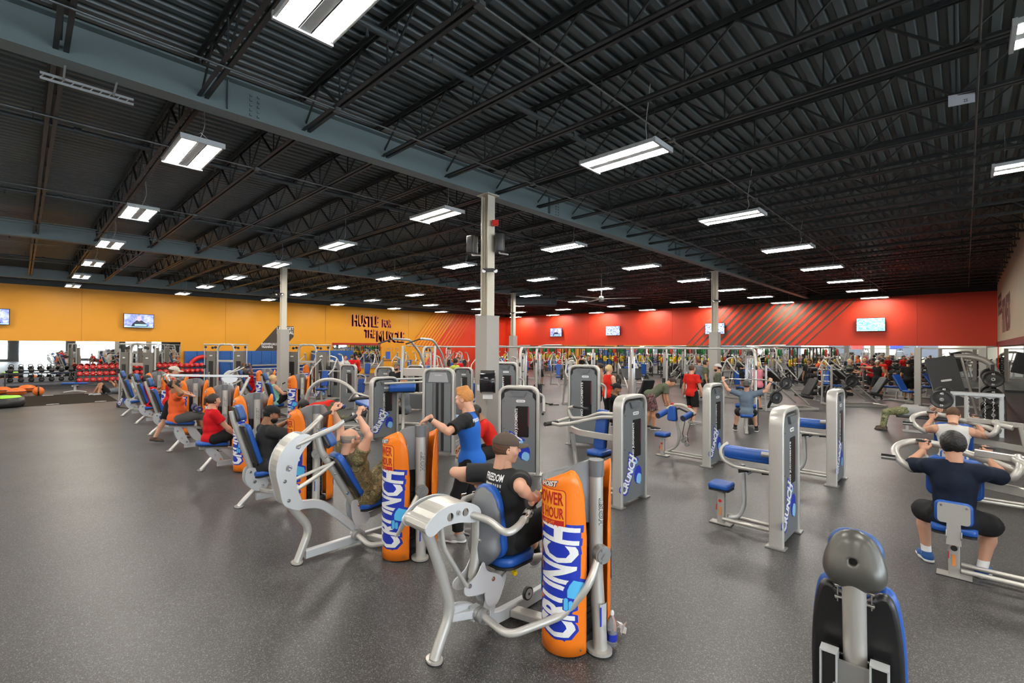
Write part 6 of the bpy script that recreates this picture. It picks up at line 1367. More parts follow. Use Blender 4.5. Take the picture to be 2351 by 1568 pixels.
b.bar([(TX, TY0+.2, 5.39), (-7.45, TY0+.2, 5.45)], .02, .02); b.bar([(TX, TY1-.2, 5.39), (-7.45, TY1-.2, 5.45)], .02, .02); tag(b.build('cable_tray', mat('tray_white', (.35, .37, .37), .5)), 'short pale perforated rail beside the nearest girder at upper left', 'rail')
# small things on the floor
x, y, _ = fl(1405, 1482); r = empty('water_bottle', (x, y, 0), .3, 'clear plastic water bottle with blue label beside the nearest tower', 'bottle')
GLB = bpy.data.materials.new('clear_plastic'); GLB.use_nodes = True; q = GLB.node_tree.nodes['Principled BSDF']; q.inputs['Transmission Weight'].default_value = .75; q.inputs['Roughness'].default_value = .08; q.inputs['IOR'].default_value = 1.2; q.inputs['Base Color'].default_value = (.85, .87, .92, 1)
b = MB(); b.lathe([(.030, 0), (.036, .008), (.036, .06), (.033, .10), (.036, .12), (.036, .17), (.028, .20), (.014, .225), (.013, .235)], 20); b.build('bottle_body', GLB, r); b = MB(); b.lathe([(.0372, .045), (.0372, .095)], 20); b.build('label_band', NAVY, r); b = MB(); b.lathe([(.015, .232), (.016, .245), (.011, .262), (0, .266)], 14); b.build('cap', WHITE, r)
x, y, _ = fl(1424, 1455); b = MB(); random.seed(5)
for k in range(7): a = k*.9; b.add([(0, 0, .01+.01*k), (.05*math.cos(a), .05*math.sin(a), .02+.02*(k % 3)), (.06*math.cos(a+.8), .04*math.sin(a+.8), .05+.012*k), (.01, .0, .07)], [(0, 1, 2, 3), (3, 2, 1, 0)])
o = b.build('crumpled_tissue', WHITE); o.location = (x, y, 0); tag(o, 'crumpled white tissue on the floor behind the water bottle', 'tissue')
x, y, _ = fl(1655, 984); r = empty('shaker_bottle', (x, y, 0), 0, 'black and red shaker bottle on the floor by the lat pulldown', 'bottle'); b = MB(); b.lathe([(.035, 0), (.045, .16), (.045, .17)], 14); b.build('cup', mat('shaker_red', (.35, .01, .02), .3), r); b = MB(); b.lathe([(.046, .17), (.046, .2), (.02, .22), (.02, .24), (0, .24)], 14); b.build('lid', DKP, r)
x, y, _ = fl(906, 948); r = empty('gym_bag', (x, y, 0), .4, 'black gym bag on the floor by a blue-padded bench', 'bag'); b = MB(); b.frame((0, 0, .16), (1, 0, 0), (0, 1, 0), (0, 0, 1)).plate(rrect(.36, .2, .06, 4), .3, bev=.05); b.build('bag_body', RUB, r); b = MB(); b.tube([(-.1, 0, .28), (-.08, 0, .42), (.08, 0, .42), (.1, 0, .28)], .012, 6, .05); b.build('strap', STEELW, r)
x, y, _ = fl(1265, 930); b = MB(); b.tube([(-.25, 0, .03), (0, .1, .03), (.2, -.05, .03), (.3, .1, .03)], .02, 8, .05); b.cyl((-.3, -.05, .04), (-.3, .08, .04), .03, 10); b.cyl((0, -.1, .04), (.05, .05, .04), .03, 10); o = b.build('cable_attachment', DKP); o.location = (x, y, 0); tag(o, 'black cable handles dropped on the floor beside the cable frame', 'cable handle')
x, y, _ = fl(1245, 912); b = MB(); b.lathe([(.03, 0), (.035, .15), (.02, .19), (.015, .22), (0, .22)], 12); o = b.build('water_bottle', mat('teal_bottle', (.05, .4, .45), .3)); o.location = (fl(345, 920)[0], fl(345, 920)[1], 0); tag(o, 'teal bottle beside the leftmost cable machine', 'bottle')
# ---------- right-hand stations ----------
def st_rear(r):     # chest-supported machine with big curved silver arms
    for s in (-1, 1):
        b = MB(); b.tube([(.62, s*0+.25, 1.12), (.42, .32, 1.16), (.42*s+.05, .54, 1.16), (.46*s, .44, 1.18), (.47*s, .22, 1.10), (.40*s, .2, .98), (.25*s, .50, 1.06)] if s > 0 else [(.5, .32, 1.05), (-.1, .56, 1.20), (-.36, .52, 1.22), (-.50, .32, 1.15), (-.44, .12, 1.05), (-.30, .16, .95), (-.24, .50, 1.06)], .035, 14, .12); b.build('swing_arm', SILVER, r)
        b = MB(); b.cyl((.25*s, .52, 1.06), (.25*s, .50, 1.23), .022, 12); b.build('handle_post', CHROME, r); b = MB(); b.cyl((.25*s, .50, 1.225), (.25*s, .50, 1.245), .065, 18); b.build('handle_disc', RUB, r); b = MB(); b.cyl((.25*s, .516, 1.08), (.25*s, .515, 1.095), .0245, 12); b.build('handle_ring', REDPL, r)
    b = MB(); b.cyl((-.58, .12, 1.07), (-.46, .12, 1.07), .03, 12); b.build('arm_stop', CHROME, r)
    pad(r, (0, .30, .92), (0, -1, 0), .44, .40, .09, 'chest_pad', rad=.07)
    b = MB(); b.bar([(0, .38, .9), (.7, .40, .82), (1.15, .40, .80)], .06, .09, .08); b.bar([(.15, .42, 1.18), (1.15, .42, 1.12)], .05, .07); b.bar([(.75, .41, .84), (.70, .42, 1.14)], .12, .05, up=(1, 0, 0)); b.build('support_beam', SILVER, r)
    twin_rails(r, .05, 1.15, -.06, .12)
def seat_back(r):
    seat_post(r, 0, 0, .46, .34, .34)
    pad(r, (0, -.17, .66), (0, 1, 0), .28, .22, .05, 'lumbar_pad', rad=.05, back=False); b = MB(); b.frame((0, -.175, .66), (-1, 0, 0), (0, 0, 1), (0, 1, 0)).plate(rrect(.235, .19, .03, 4), .012, z0=-.012); b.plate([(-.05, -.09), (.05, -.09), (.055, -.30), (-.055, -.30)], .012, z0=-.016); b.build('back_plate', SILVER, r)
    b = MB()
    for x in (-.09, .09): b.cyl((x, -.187, .73), (x, -.195, .73), .010, 10); b.tube([(x*.6, -.19, .50), (x*.6, -.20, .42), (x*.6, -.05, .40)], .008, 6, .03)
    b.build('bolt', CHROME, r); b = MB(); b.cyl((0, -.046, .29), (0, -.055, .29), .026, 14); b.build('adjuster_knob', DKP, r)
R1 = empty('rear_delt_station', (-.09, 6.42, 0), 0, 'station with big curved silver arms used by the man in dark navy shirt', 'exercise machine', G2); st_rear(R1); seat_back(R1)
tw = empty('dummy', (0, 0, 0)); bpy.data.objects.remove(tw)
o = R1; sel_tower(R1, at=(1.2, .0), rz=0)
R2 = dup(R1, (-.14, 9.55, 0), 0, 'station with curved silver arms used by the man in white tank top')
# close seat at the bottom right
r = empty('recliner_machine', (-.42, 3.0, -.12), .05, 'large black-backed seat with head pad cut by the bottom edge', 'exercise machine', G1)
g = SDF((-.2, -.2, 1.05), (.2, .2, 1.50), .0075); g.el((0, .02, 1.285), (.118, .082, .145), k=.03); g.rc((-.055, .0, 1.21), (.055, .0, 1.21), .070, .070, .09); g.cut((0, .035, 1.25), (0, 1, .12)); g.rc((0, -.14, 1.285), (0, -.03, 1.285), .018, .018, .004, sub=True)
np_mesh('head_shell', [g.mesh()], mat('bronze_grey_shell', (.10, .098, .088), .32, .35), r); b = MB(); b.cyl((0, -.045, 1.285), (0, -.03, 1.285), .0185, 14); b.build('shell_hole', BLKP, r)
pad(r, (0, .035, 1.28), (0, 1, .12), .262, .275, .05, 'head_pad', m=mat('blue_head_pad', (.03, .09, .28), .4), rad=.10, taper=.12, back=False)
b = MB(); b.tube([(0, -.02, 1.20), (0, -.01, 1.10), (0, .05, .62), (0, .10, .3), (0, .1, .20)], .052, 24, .12); b.build('back_post', SILVER, r)
b = MB()
for s in (-1, 1):
    for z in (1.06, 1.12): b.cyl((s*.05, .01, z), (s*.085, .01, z), .009, 8); b.cyl((s*.074, .01, z), (s*.082, .01, z), .014, 10)
    b.box((s*.072, .03, 1.09), (.006, .05, .11)); b.cyl((s*.05, .06, .74), (s*.085, .06, .74), .009, 8); b.cyl((s*.074, .06, .74), (s*.082, .06, .74), .014, 10)
b.build('pad_bracket', CHROME, r)
sh = [(-.10, .46), (-.155, .44), (-.185, .30), (-.20, .08), (-.20, -.22), (-.17, -.42), (.17, -.42), (.20, -.22), (.20, .08), (.185, .30), (.155, .44), (.10, .46), (.04, .40), (-.04, .40)]
b = MB(); pad_frame(b, (0, .10, .66), (0, 1, .12), (0, 0, 1)).plate(smooth_poly(sh, 3), .06, bev=.02, z0=-.03); b.build('back_shell', mat('satin_black', (.012, .012, .013), .35), r)
b = MB(); pad_frame(b, (0, .13, .66), (0, 1, .12), (0, 0, 1)).plate([(x*1.04, y*1.02) for x, y in smooth_poly(sh, 3)], .07, bev=.03, z0=0); b.build('back_pad', BLUE, r)
for s in (-1, 1):
    b = MB(); b.box((s*.105, .02, .60), (.06, .10, .36)); b.build('guide_slot', DKP, r); b = MB(); b.box((s*.070, -.03, .60), (.008, .07, .38)); b.box((s*.140, -.03, .60), (.008, .07, .38)); b.box((s*.105, -.03, .79), (.078, .07, .008)); b.build('bracket_plate', STEELW, r)
b = MB(); b.box((0, -.03, .64), (.13, .02, .22)); b.build('post_plate', SILVERD, r); bolts(r, [(-.04, -.045, .60), (-.075, -.07, .64), (.155, -.07, .60)], .008, (0, 1, 0))
b = MB(); b.bar([(0, .1, .18), (0, 1.3, .18)], .08, .08); b.bar([(-.3, .1, .155), (.3, .1, .155)], .08, .06); b.build('base_rail', SILVER, r); pad(r, (0, .38, .44), (0, 0, 1), .36, .38, .08, 'seat_pad', rad=.08, up=(0, 1, 0))
# smith / hack machine, plate tree and cable crossover at the far right
r = empty('hack_squat', (-.42, 20.2, 0), 0, 'tall leaning machine with dark padded backboard above the man in white tank top', 'exercise machine')
b = MB(); b.frame((-.02, -.1, 1.22), (.975, 0, .22), (-.22, 0, .975), (0, -1, 0)).plate(rrect(.72, 1.55, .06, 3), .10, z0=0); b.build('backboard', mat('dark_board', (.05, .05, .052), .55), r); b = MB(); b.frame((-.02, -.2, 1.26), (.975, 0, .22), (-.22, 0, .975), (0, -1, 0)).plate(rrect(.26, .06, .03, 4), .01, z0=0); b.build('badge_plate', WHITE, r)
b = MB()
for s in (-.40, .44): b.tube([(s+.25, .0, .1), (s-.12, .0, 1.98)], .035, 10)
b.tube([(.15, .05, 2.0), (.55, .05, 2.02), (.95, .05, 1.85), (1.15, .05, 1.35), (1.22, .1, 0)], .085, 12, .3); b.bar([(-.5, .1, .05), (1.25, .1, .05)], .1, .08); b.build('frame', SILVER, r)
r = empty('power_rack', (-.85, 24.3, 0), 0, 'cream tall half rack with pegged uprights left of the leaning backboard', 'rack')
b = MB()
for x in (-.5, 1.3): b.bar([(x, 0, 0), (x, 0, 2.28)], .22, .22, up=(0, 1, 0)); b.bar([(x, -.6, .04), (x, .6, .04)], .1, .08)
b.bar([(-.5, 0, 2.25), (1.3, 0, 2.25)], .08, .06); b.bar([(-.5, 0, .1), (1.3, 0, .1)], .08, .06); b.build('frame', SILVER, r)
b = MB()
for x in (-.5, 1.3):
    for k in range(9): b.frame((x+.1, -.12, .5+.16*k), (1, 0, 0), (0, 0, 1), (0, -1, 0)).plate([(0, 0), (.14, .07), (.14, .11), (0, .05)], .02)
b.build('peg', DKP, r)
r = empty('chain_rack', (.20, 17.3, 0), 0, 'silver table-height rack with wavy apron hung with chains', 'rack'); b = MB()
for x in (-.45, .45): b.bar([(x, 0, 0), (x, 0, 1.08)], .09, .09, up=(0, 1, 0))
b.box((0, 0, 1.08), (1.0, .3, .05)); b.frame((0, -.14, 1.06), (1, 0, 0), (0, 0, 1), (0, -1, 0)).plate([(-.48, 0)]+[(-.48+.96*i/24, -.10+.05*abs(math.sin(i*PI/6))) for i in range(25)]+[(.48, 0)], .01); b.bar([(-.45, 0, .06), (.45, 0, .06)], .06, .06); b.build('frame', STEELW, r)
b = MB()
for x in (-.15, .15, .3):
    for k in range(13): b.cyl((x+(.01 if k % 2 else -.01), -.17, .98-.045*k), (x-(.01 if k % 2 else -.01), -.17, .94-.045*k), .011, 6)
b.build('chain', CHROME, r)
p45 = wplate(PK, 'iron_plate', 'black 45-pound plate on the bar over the lying man', 'plates at the right wall'); printed45(p45)
trx = [(.55, 19.2), (.55, 21.2)]
for k, (x, y) in enumerate(trx):
    r = empty('plate_tree', (x, y, 0), 0, ('nearer plate tree at the right wall', 'farther plate tree at the right wall')[k], 'rack'); b = MB(); b.bar([(0, 0, 0), (0, 0, 1.8)], .08, .08, up=(1, 0, 0)); b.bar([(0, -.5, .04), (0, .5, .04)], .08, .08)
    for z in (.4, .9, 1.4): b.cyl((0, -.42, z), (0, .42, z), .022, 8)
    b.build('frame', DKMET, r)
    for z in (.4, .9, 1.4):
        for yy in (-.36, -.28, -.18, .2, .3): dup(p45, (x, y+yy, z), 0, 'black 45-pound plate hung on the right-hand plate trees', 'plates at the right wall')
# bench press: bar with plates over the lying man
bx, by = -1.05, 16.6
r = empty('press_bench', (bx, by, 0), 0, 'black flat bench under the lying man in camouflage trousers', 'bench'); b = MB(); b.frame((.3, 0, .42), (1, 0, 0), (0, 1, 0), (0, 0, 1)).plate(rrect(1.25, .30, .05, 4), .07, bev=.02); b.build('pad', mat('black_vinyl', (.03, .03, .032), .45), r); b = MB(); b.bar([(-.2, 0, .03), (.9, 0, .03)], .07, .06); b.bar([(-.1, 0, .03), (-.1, 0, .4)], .06, .06, up=(1, 0, 0)); b.bar([(.8, 0, .03), (.8, 0, .4)], .06, .06, up=(1, 0, 0))
for s in (-1, 1): b.bar([(1.05, s*.55, 0), (1.05, s*.55, 1.1)], .07, .07, up=(1, 0, 0))
b.bar([(1.05, -.55, .3), (1.05, .55, .3)], .06, .06); b.build('frame', SILVER, r)
q = dup(bb_, (bx+.62, by, 1.0), PI/2, 'barbell held over the lying man in camouflage trousers')
p45.location = (bx+.62, by-.80, 1.0)
for s, e_ in ((1, .80), (-1, .88), (1, .88)): dup(p45, (bx+.62, by+s*e_, 1.0), 0, 'black 45-pound plate on the bar over the lying man')
p45.rotation_euler = (0, 0, 0)
# dumbbell racks along the far right
r = empty('dumbbell_rack', (-3.2, 30.9, 0), .0, 'black three-tier dumbbell rack at the far right below the striped wall', 'rack'); b = MB()
for z in (.35, .65, .95): b.box((0, 0, z), (5.6, .34, .04), rx=.2)
for x in (-2.7, 0, 2.7): b.bar([(x, .1, 0), (x, .1, .95)], .07, .07, up=(1, 0, 0))
b.build('frame', DKMET, r); bd = None
for z in (.35, .65, .95):
    for i in range(20):
        loc = (-3.2-2.65+.28*i, 30.9, z+.10)
        if bd is None:
            bd = empty('dumbbell', loc, 0, 'black dumbbell on the far three-tier rack', 'dumbbell', 'black dumbbells on the far rack'); b = MB()
            for s in (-1, 1): b.cyl((0, s*.16, 0), (0, s*.06, 0), .085, 12)
            b.build('heads', DKP, bd); b = MB(); b.cyl((0, -.17, 0), (0, .17, 0), .02, 8); b.build('handle', CHROME, bd)
        else: dup(bd, loc)
# red and blue banners reflected from the front of the hall
for k, (x, nm, m_) in enumerate(((-22, 'red hanging banner on the front wall', REDPL), (-11.5, 'red banner on the front wall by the blue notice', REDPL), (-7.0, 'blue notice on the front wall', NAVY))):
    b = MB(); b.box((x, YF+.05, 3.2), (1.4, .03, 2.2)); tag(b.build('wall_sign', m_), nm, 'sign')
# ================= people in the hall =================
def tolocal(loc, rz, p):
    d = V(p)-V((loc[0], loc[1], 0)); c, s = math.cos(rz), math.sin(rz); return (d.x*c+d.y*s, -d.x*s+d.y*c, d.z)
from mathutils.bvhtree import BVHTree
def child(root, nm): return [c for c in root.children if c.name.split('.')[0] == nm][0]
def print_on(shirt, o, xd, yd, nd, draw, name, m, lift=.003):
    """project flat artwork onto a garment: frame o, xd, yd; nd points out of the cloth"""
    bv = BVHTree.FromPolygons([v.co[:] for v in shirt.data.vertices], [p.vertices[:] for p in shirt.data.polygons]); b = MB(); draw(b)
    xd, yd, nd, o = V(xd), V(yd), V(nd), V(o); vs = []
    for p in b.v:
        q = o+xd*p[0]+yd*p[1]; h = bv.ray_cast(q+nd*.4, -nd)
        vs.append(tuple((h[0]+nd*(lift+max(0, p[2]))) if h[0] else q))
    b2 = MB(); b2.add(vs, b.f); return b2.build(name, m, shirt)
def grid_rects(b, rects, n=6):
    for x0, y0, x1, y1 in rects:
        for i in range(n): 
            for j in range(2): xa, xb, ya, yb = x0+(x1-x0)*i/n, x0+(x1-x0)*(i+1)/n, y0+(y1-y0)*j/2, y0+(y1-y0)*(j+1)/2; b.add([(xa, ya, 0), (xb, ya, 0), (xb, yb, 0), (xa, yb, 0)], [(0, 1, 2, 3)])
SH_G, SH_W, SH_K, SH_B = mat('grey_mesh_shoe', (.33, .33, .33), .8), mat('white_sole', (.75, .75, .75), .6), mat('black_shoe', (.02, .02, .02), .7), mat('blue_shoe', (.02, .10, .32), .7)
C_BLK, C_BLK2, C_RED, C_RED2 = cloth('washed_black', (.022, .023, .024)), cloth('black_knit', (.012, .012, .013)), cloth('red', (.55, .006, .012)), cloth('bright_red', (.62, .02, .012))
C_BLUE, C_ORG, C_MINT, C_WHT, C_GRY, C_NAVY = cloth('royal_blue', (.02, .13, .52)), cloth('coral_orange', (.78, .12, .03)), cloth('mint', (.28, .62, .48)), cloth('white', (.62, .60, .57)), cloth('heather_grey', (.16, .18, .20)), cloth('dark_navy', (.006, .011, .026))
C_OLV, C_GRYB, C_LEG = cloth('olive', (.10, .11, .07)), cloth('slate_blue', (.12, .16, .21)), cloth('grey_leggings', (.085, .085, .085))
CAMO = noise_mat('camo_brown', [(.0, (.05, .045, .02)), (.40, (.17, .11, .045)), (.50, (.10, .10, .045)), (.58, (.30, .22, .11)), (.66, (.04, .03, .015))], 14, .85, 5, dist=1.6)
CAMO2 = noise_mat('camo_green', [(.0, (.08, .09, .04)), (.42, (.22, .21, .10)), (.50, (.11, .13, .05)), (.58, (.33, .29, .17)), (.68, (.05, .045, .02))], 12, .85, 5, dist=1.2)
CAMO3 = noise_mat('camo_dark', [(.0, (.03, .02, .02)), (.44, (.25, .10, .10)), (.52, (.06, .04, .04)), (.62, (.32, .26, .24))], 16, .85, 5)
# man at the nearest machine
P, J = person('man in black FREEDOM tee and brown cap seated at the nearest machine', (-2.74, 2.07, 0), 0, dict(hip=(0, .74, .70), spine=(-.03, -.12, 1), bend=(0, .10, 0), look=(.50, .85, -.06), handR=(.32, .70, 1.06), handL=(-.32, .72, 1.05), elbR=(1, -.7, -.25), elbL=(-1, -.7, -.25), hdirR=(-.15, .9, .35), hdirL=(.15, .9, .35), backR=(.7, -.1, .7), backL=(-.7, -.1, .7), ftR=(.13, 1.22, .36), ftL=(-.12, 1.24, .34), toeR=(.1, 1, .25), toeL=(-.1, 1, .25)), SK_L, C_BLK, C_BLK2, (SH_G, SH_W), ('short', 'brown'), (cloth('brown_cap', (.075, .055, .042)),), lod=0, size=1.02, build=1.13, sleeve=.66, hem=.96, sock=(cloth('black_sock', (.015, .015, .015)), .14))
s = child(P, 'shirt'); c_, R2 = V(J['chest']), J['R2']; xx, yy, nn = V(R2[:, 0]), V(R2[:, 2]), -V(R2[:, 1])
print_on(s, c_+yy*.115-xx*.02, xx, yy, nn, lambda b: text_fit(b, 'FREEDOM', .20, .055, .02, None, .0, -.10, 0, cuts=4), 'back_lettering', WHITE)
print_on(s, c_+yy*.105-xx*.02, xx, yy, nn, lambda b: grid_rects(b, [(-.10, -.07, .0, -.008), (-.10, -.155, -.0, -.075)]+[(.01+.023*k, -.20+.01*(k % 2), .024+.023*k, -.008) for k in range(4)]+[(-.095+.02*k, -.20, -.085+.02*k, -.16) for k in range(4)], 2), 'back_flag_print', mat('print_offwhite', (.55, .55, .53), .7))
sh = child(P, 'shorts'); k_ = V(J['KN'][0]); h_ = V(J['hip'])
print_on(sh, (h_+k_)/2+V((.1, .06, .02)), (0, 1, 0), (0, 0, 1), (1, 0, 0), lambda b: mapped_plate(b, [(-.06, -.06), (.10, -.08), (.12, -.03), (.0, -.015), (-.05, .04)], .0, 0, lambda x, y, t: (x, y, 0), 5), 'red_side_panel', REDPL)
cp = child(P, 'cap'); b = MB(); RH = J['RH']; q = V(J['head'])+V(RH[:, 0])*-.07+V(RH[:, 1])*-.085+V(RH[:, 2])*.055; b.ball(q, .018, 10); b.build('cap_patch', mat('patch_tan', (.5, .3, .22), .7), cp)
# man in camouflage
P, J = person('balding man with glasses and camouflage shirt pulling overhead arms', (-4.98, 2.0, 0), 0, dict(hip=(0, .78, .55), spine=(0, -.30, .46), bend=(0, .25, .1), look=(.05, 1, -.05), hup=(0, -.25, 1), handR=(.27, .52, 1.50), handL=(-.27, .50, 1.50), elbR=(.55, .65, -.6), elbL=(-.55, .65, -.6), hdirR=(-.05, .35, 1), hdirL=(.05, .35, 1), backR=(0, -1, .3), backL=(0, -1, .3), ftR=(.14, 1.30, .42), ftL=(-.14, 1.32, .42), toeR=(0, 1, .4), toeL=(0, 1, .4), shrug=(.05, .05)), SK_L, CAMO, CAMO, (SH_G, SH_W), ('bald', 'grey'), lod=0, build=1.12, sleeve=.45, hem=1.9, curl=1.)
RH = J['RH']; hd = J['head']; b = MB()
for s_ in (-1, 1): b.tube([hd+RH@np.array([s_*.03+.024*math.cos(a), .112, .008+.016*math.sin(a)]) for a in [2*PI*i/14 for i in range(15)]], .0018, 5); b.tube([hd+RH@np.array([s_*.054, .110, .012]), hd+RH@np.array([s_*.080, .0, .016]), hd+RH@np.array([s_*.080, -.015, .0])], .0022, 5)
b.tube([hd+RH@np.array([-.008, .114, .012]), hd+RH@np.array([.008, .114, .012])], .0018, 5); b.build('glasses', DKMET, P)
# trainer
tl, tr_ = (-4.17, 3.66), 2.12; hl = tolocal(tl, tr_, (-4.17, 3.05, 1.475))
P, J = person('ginger-haired trainer in royal blue and black polo resting a hand on a machine', (tl[0], tl[1], 0), tr_, dict(hip=(0, 0, .93), spine=(0, .05, 1), bend=(0, .05, 0), look=(.12, 1, -.22), handL=hl, handR=(.27, .10, .80), elbL=(-.3, -.6, -.8), elbR=(.4, -1, 0), hdirL=(hl[0]*.3+.1, .8, -.42), backL=(-.1, .3, 1), hdirR=(0, .2, -1), backR=(1, 0, 0), ftR=(.12, -.06, .085), ftL=(-.10, .12, .085)), SK_L, C_BLUE, C_BLK2, (SH_G, SH_W), ('fade', 'ginger'), lod=0, build=.97, sleeve=.78, hem=1.9, curl=.75, curlL=.42, beard=None, size=1.02)
s = child(P, 'shirt'); s.data.materials.append(C_BLK2); A0 = [V(x) for x in J['SH']]; E0 = [V(x) for x in J['EL']]; nk = V(J['neck']); R2 = J['R2']; f_, u_ = V(R2[:, 1]), V(R2[:, 2])
for p in s.data.polygons:
    c = p.center; k = 0
    for a, e in zip(A0, E0):
        d = (e-a).normalized(); t = (c-a).dot(d)
        if t > .05 and (c-a-d*t).length < .12: k = 1
        if (c-a).length < .155 and (c-a).dot(u_) > -.06*(1+3*abs((c-nk).dot(V(R2[:, 0])))) and t > -.12 and (c-nk).length < .30: k = 1
    p.material_index = k
c_ = V(J['chest']); xx, yy, nn = V(R2[:, 0]), V(R2[:, 2]), -V(R2[:, 1])
print_on(s, c_+yy*.09, xx, yy, nn, lambda b: text_fit(b, 'PERSONAL', .20, .04, .02, None, 0, -.10, 0, cuts=4), 'back_lettering', WHITE)
wr = V(J['WR'][1]); fd = (wr-V(J['EL'][1])).normalized(); b = MB(); b.cyl(wr-fd*.045, wr-fd*.012, .031, 18); w_ = b.build('wristwatch', RUB, P); b = MB(); b.cyl(wr-fd*.03+V((0, 0, .03)), wr-fd*.03+V((0, 0, .040)), .020, 14); b.build('watch_face', CHROME, w_)
# black-capped man, machine three
P, J = person('man in black tee and black snapback cap with beard pulling hand levers', (-7.27, 2.12, 0), 0, dict(hip=(0, .36, .55), spine=(0, -.10, 1), bend=(0, .18, 0), look=(.30, 1, -.28), handR=(.17, .70, 1.09), handL=(-.17, .70, 1.09), elbR=(1, -.2, -.6), elbL=(-1, -.2, -.6), ftR=(.13, .93, .42), ftL=(-.13, .95, .42)), SK_O, C_BLK, cloth('charcoal', (.03, .028, .035)), (SH_K, SH_W), ('short', 'black'), (C_BLK2,), lod=0, build=1.25, sleeve=.78, hem=1.9, beard='black', size=1.02)
P, J = person('dark-haired woman in red tee seated on a blue pad', (-9.85, 2.25, 0), 0, dict(hip=(0, .18, .565), spine=(0, -.06, 1), bend=(0, .06, 0), look=(-.12, 1, -.1), handR=(.20, .50, .60), handL=(-.16, .48, .62), elbR=(.8, -.6, -.3), elbL=(-.8, -.6, -.3), hdirR=(-.2, 1, -.2), ftR=(.12, .92, .40), ftL=(-.12, .92, .40), toeR=(0, 1, .2), toeL=(0, 1, .2)), SK_L, C_RED, C_BLK2, (SH_G, SH_W), ('pony', 'dark'), lod=1, build=1.24, female=True, sleeve=.68, hem=3., size=.97, curl=.4)
P, J = person('woman in orange tee and grey leggings holding the overhead lever', (-12.1, 2.2, 0), 0, dict(hip=(0, .12, .69), spine=(0, -.06, 1), look=(-.2, 1, 0), handR=(.27, .0, 1.42), handL=(-.27, .0, 1.42), elbR=(.6, .6, -1), elbL=(-.6, .6, -1), hdirR=(0, 0, 1), hdirL=(0, 0, 1), backR=(0, -1, 0), backL=(0, -1, 0), ftR=(.15, .62, .30), ftL=(-.15, .64, .30)), SK_O, C_ORG, C_LEG, (SH_K, SH_W), ('bun', 'dark'), lod=1, build=1.15, female=True, sleeve=.62, hem=3., size=1.0, curl=1)
bp = MB(); RH, hd = J['RH'], J['head']; bp.tube([hd+RH@np.array([.092*math.cos(a), 0, .02+.115*math.sin(a)]) for a in [PI*i/10 for i in range(11)]], .008, 6)
for s_ in (-1, 1): bp.cyl(hd+RH@np.array([s_*.075, 0, 0]), hd+RH@np.array([s_*.105, 0, 0]), .034, 12)
bp.build('headphones', DKP, P)
x, y, _ = fl(352, 985)
P, J = person('man in red tee, black shorts and pale trucker cap standing mid-stride', (-13.35, 2.45, 0), -.25, dict(hip=(0, .0, .93), spine=(0, .03, 1), look=(.1, 1, -.15), handR=(.25, .38, 1.08), handL=(-.25, .3, 1.1), ftR=(.12, -.30, .10), ftL=(-.10, .20, .085), toeR=(.1, 1, -.2)), SK_L, C_RED, C_BLK2, (mat('brown_shoe', (.08, .04, .025), .7), SH_K), ('short', 'brown'), (cloth('cream_cap', (.55, .50, .42)),), lod=1, build=1.02, sleeve=.7, hem=.95, beard='brown')
SEAT = dict(hip=(0, .34, .55), spine=(0, -.28, 1), bend=(0, .1, 0), handR=(.20, .66, 1.0), handL=(-.20, .66, 1.0), elbR=(.8, -.3, -.6), elbL=(-.8, -.3, -.6), ftR=(.13, .93, .42), ftL=(-.13, .93, .42))
person('person in red tee with headband reclined behind the capped man', (-16.95, 2.3, 0), 0, dict(SEAT, look=(.1, 1, 0)), SK_O, C_RED, C_BLK2, (SH_K, SH_W), ('full', 'black'), lod=2, build=1.05)
person('person in white tee reclined on the farthest front-row machine', (-19.1, 2.25, 0), 0, dict(SEAT, look=(.1, 1, 0), handR=(.2, .5, .7), handL=(-.2, .5, .7)), SK_L, C_WHT, C_GRY, (SH_G, SH_W), ('full', 'dark'), lod=2, female=True, size=.95)
person('blonde woman in mint tank top with ponytail seated in the second row', (-14.9, 5.0, 0), .15, dict(SEAT, handR=(.2, .62, .80), handL=(-.2, .62, .80), look=(0, 1, -.1)), SK_L, C_MINT, C_BLK2, (SH_K, SH_W), ('bun', 'blonde'), lod=2, female=True, sleeve=0, hem=3.)
person('person in red with raised arms in the second row', (-18.9, 5.2, 0), 0, dict(hip=(0, .78, .55), spine=(0, -.3, .5), bend=(0, .25, .1), handR=(.27, .55, 1.5), handL=(-.27, .5, 1.5), elbR=(.5, .6, -.6), elbL=(-.5, .6, -.6), ftR=(.14, 1.3, .42), ftL=(-.14, 1.3, .42)), SK_D, C_RED, C_BLK2, (SH_K, SH_W), ('afro', 'black'), lod=2)
person('boy in pale green shirt seated beyond the third arched machine', (-22.6, 8.6, 0), .2, dict(SEAT), SK_L, cloth('pale_green', (.40, .55, .50)), C_GRY, (SH_G, SH_W), ('full', 'ginger'), lod=3, size=.95)
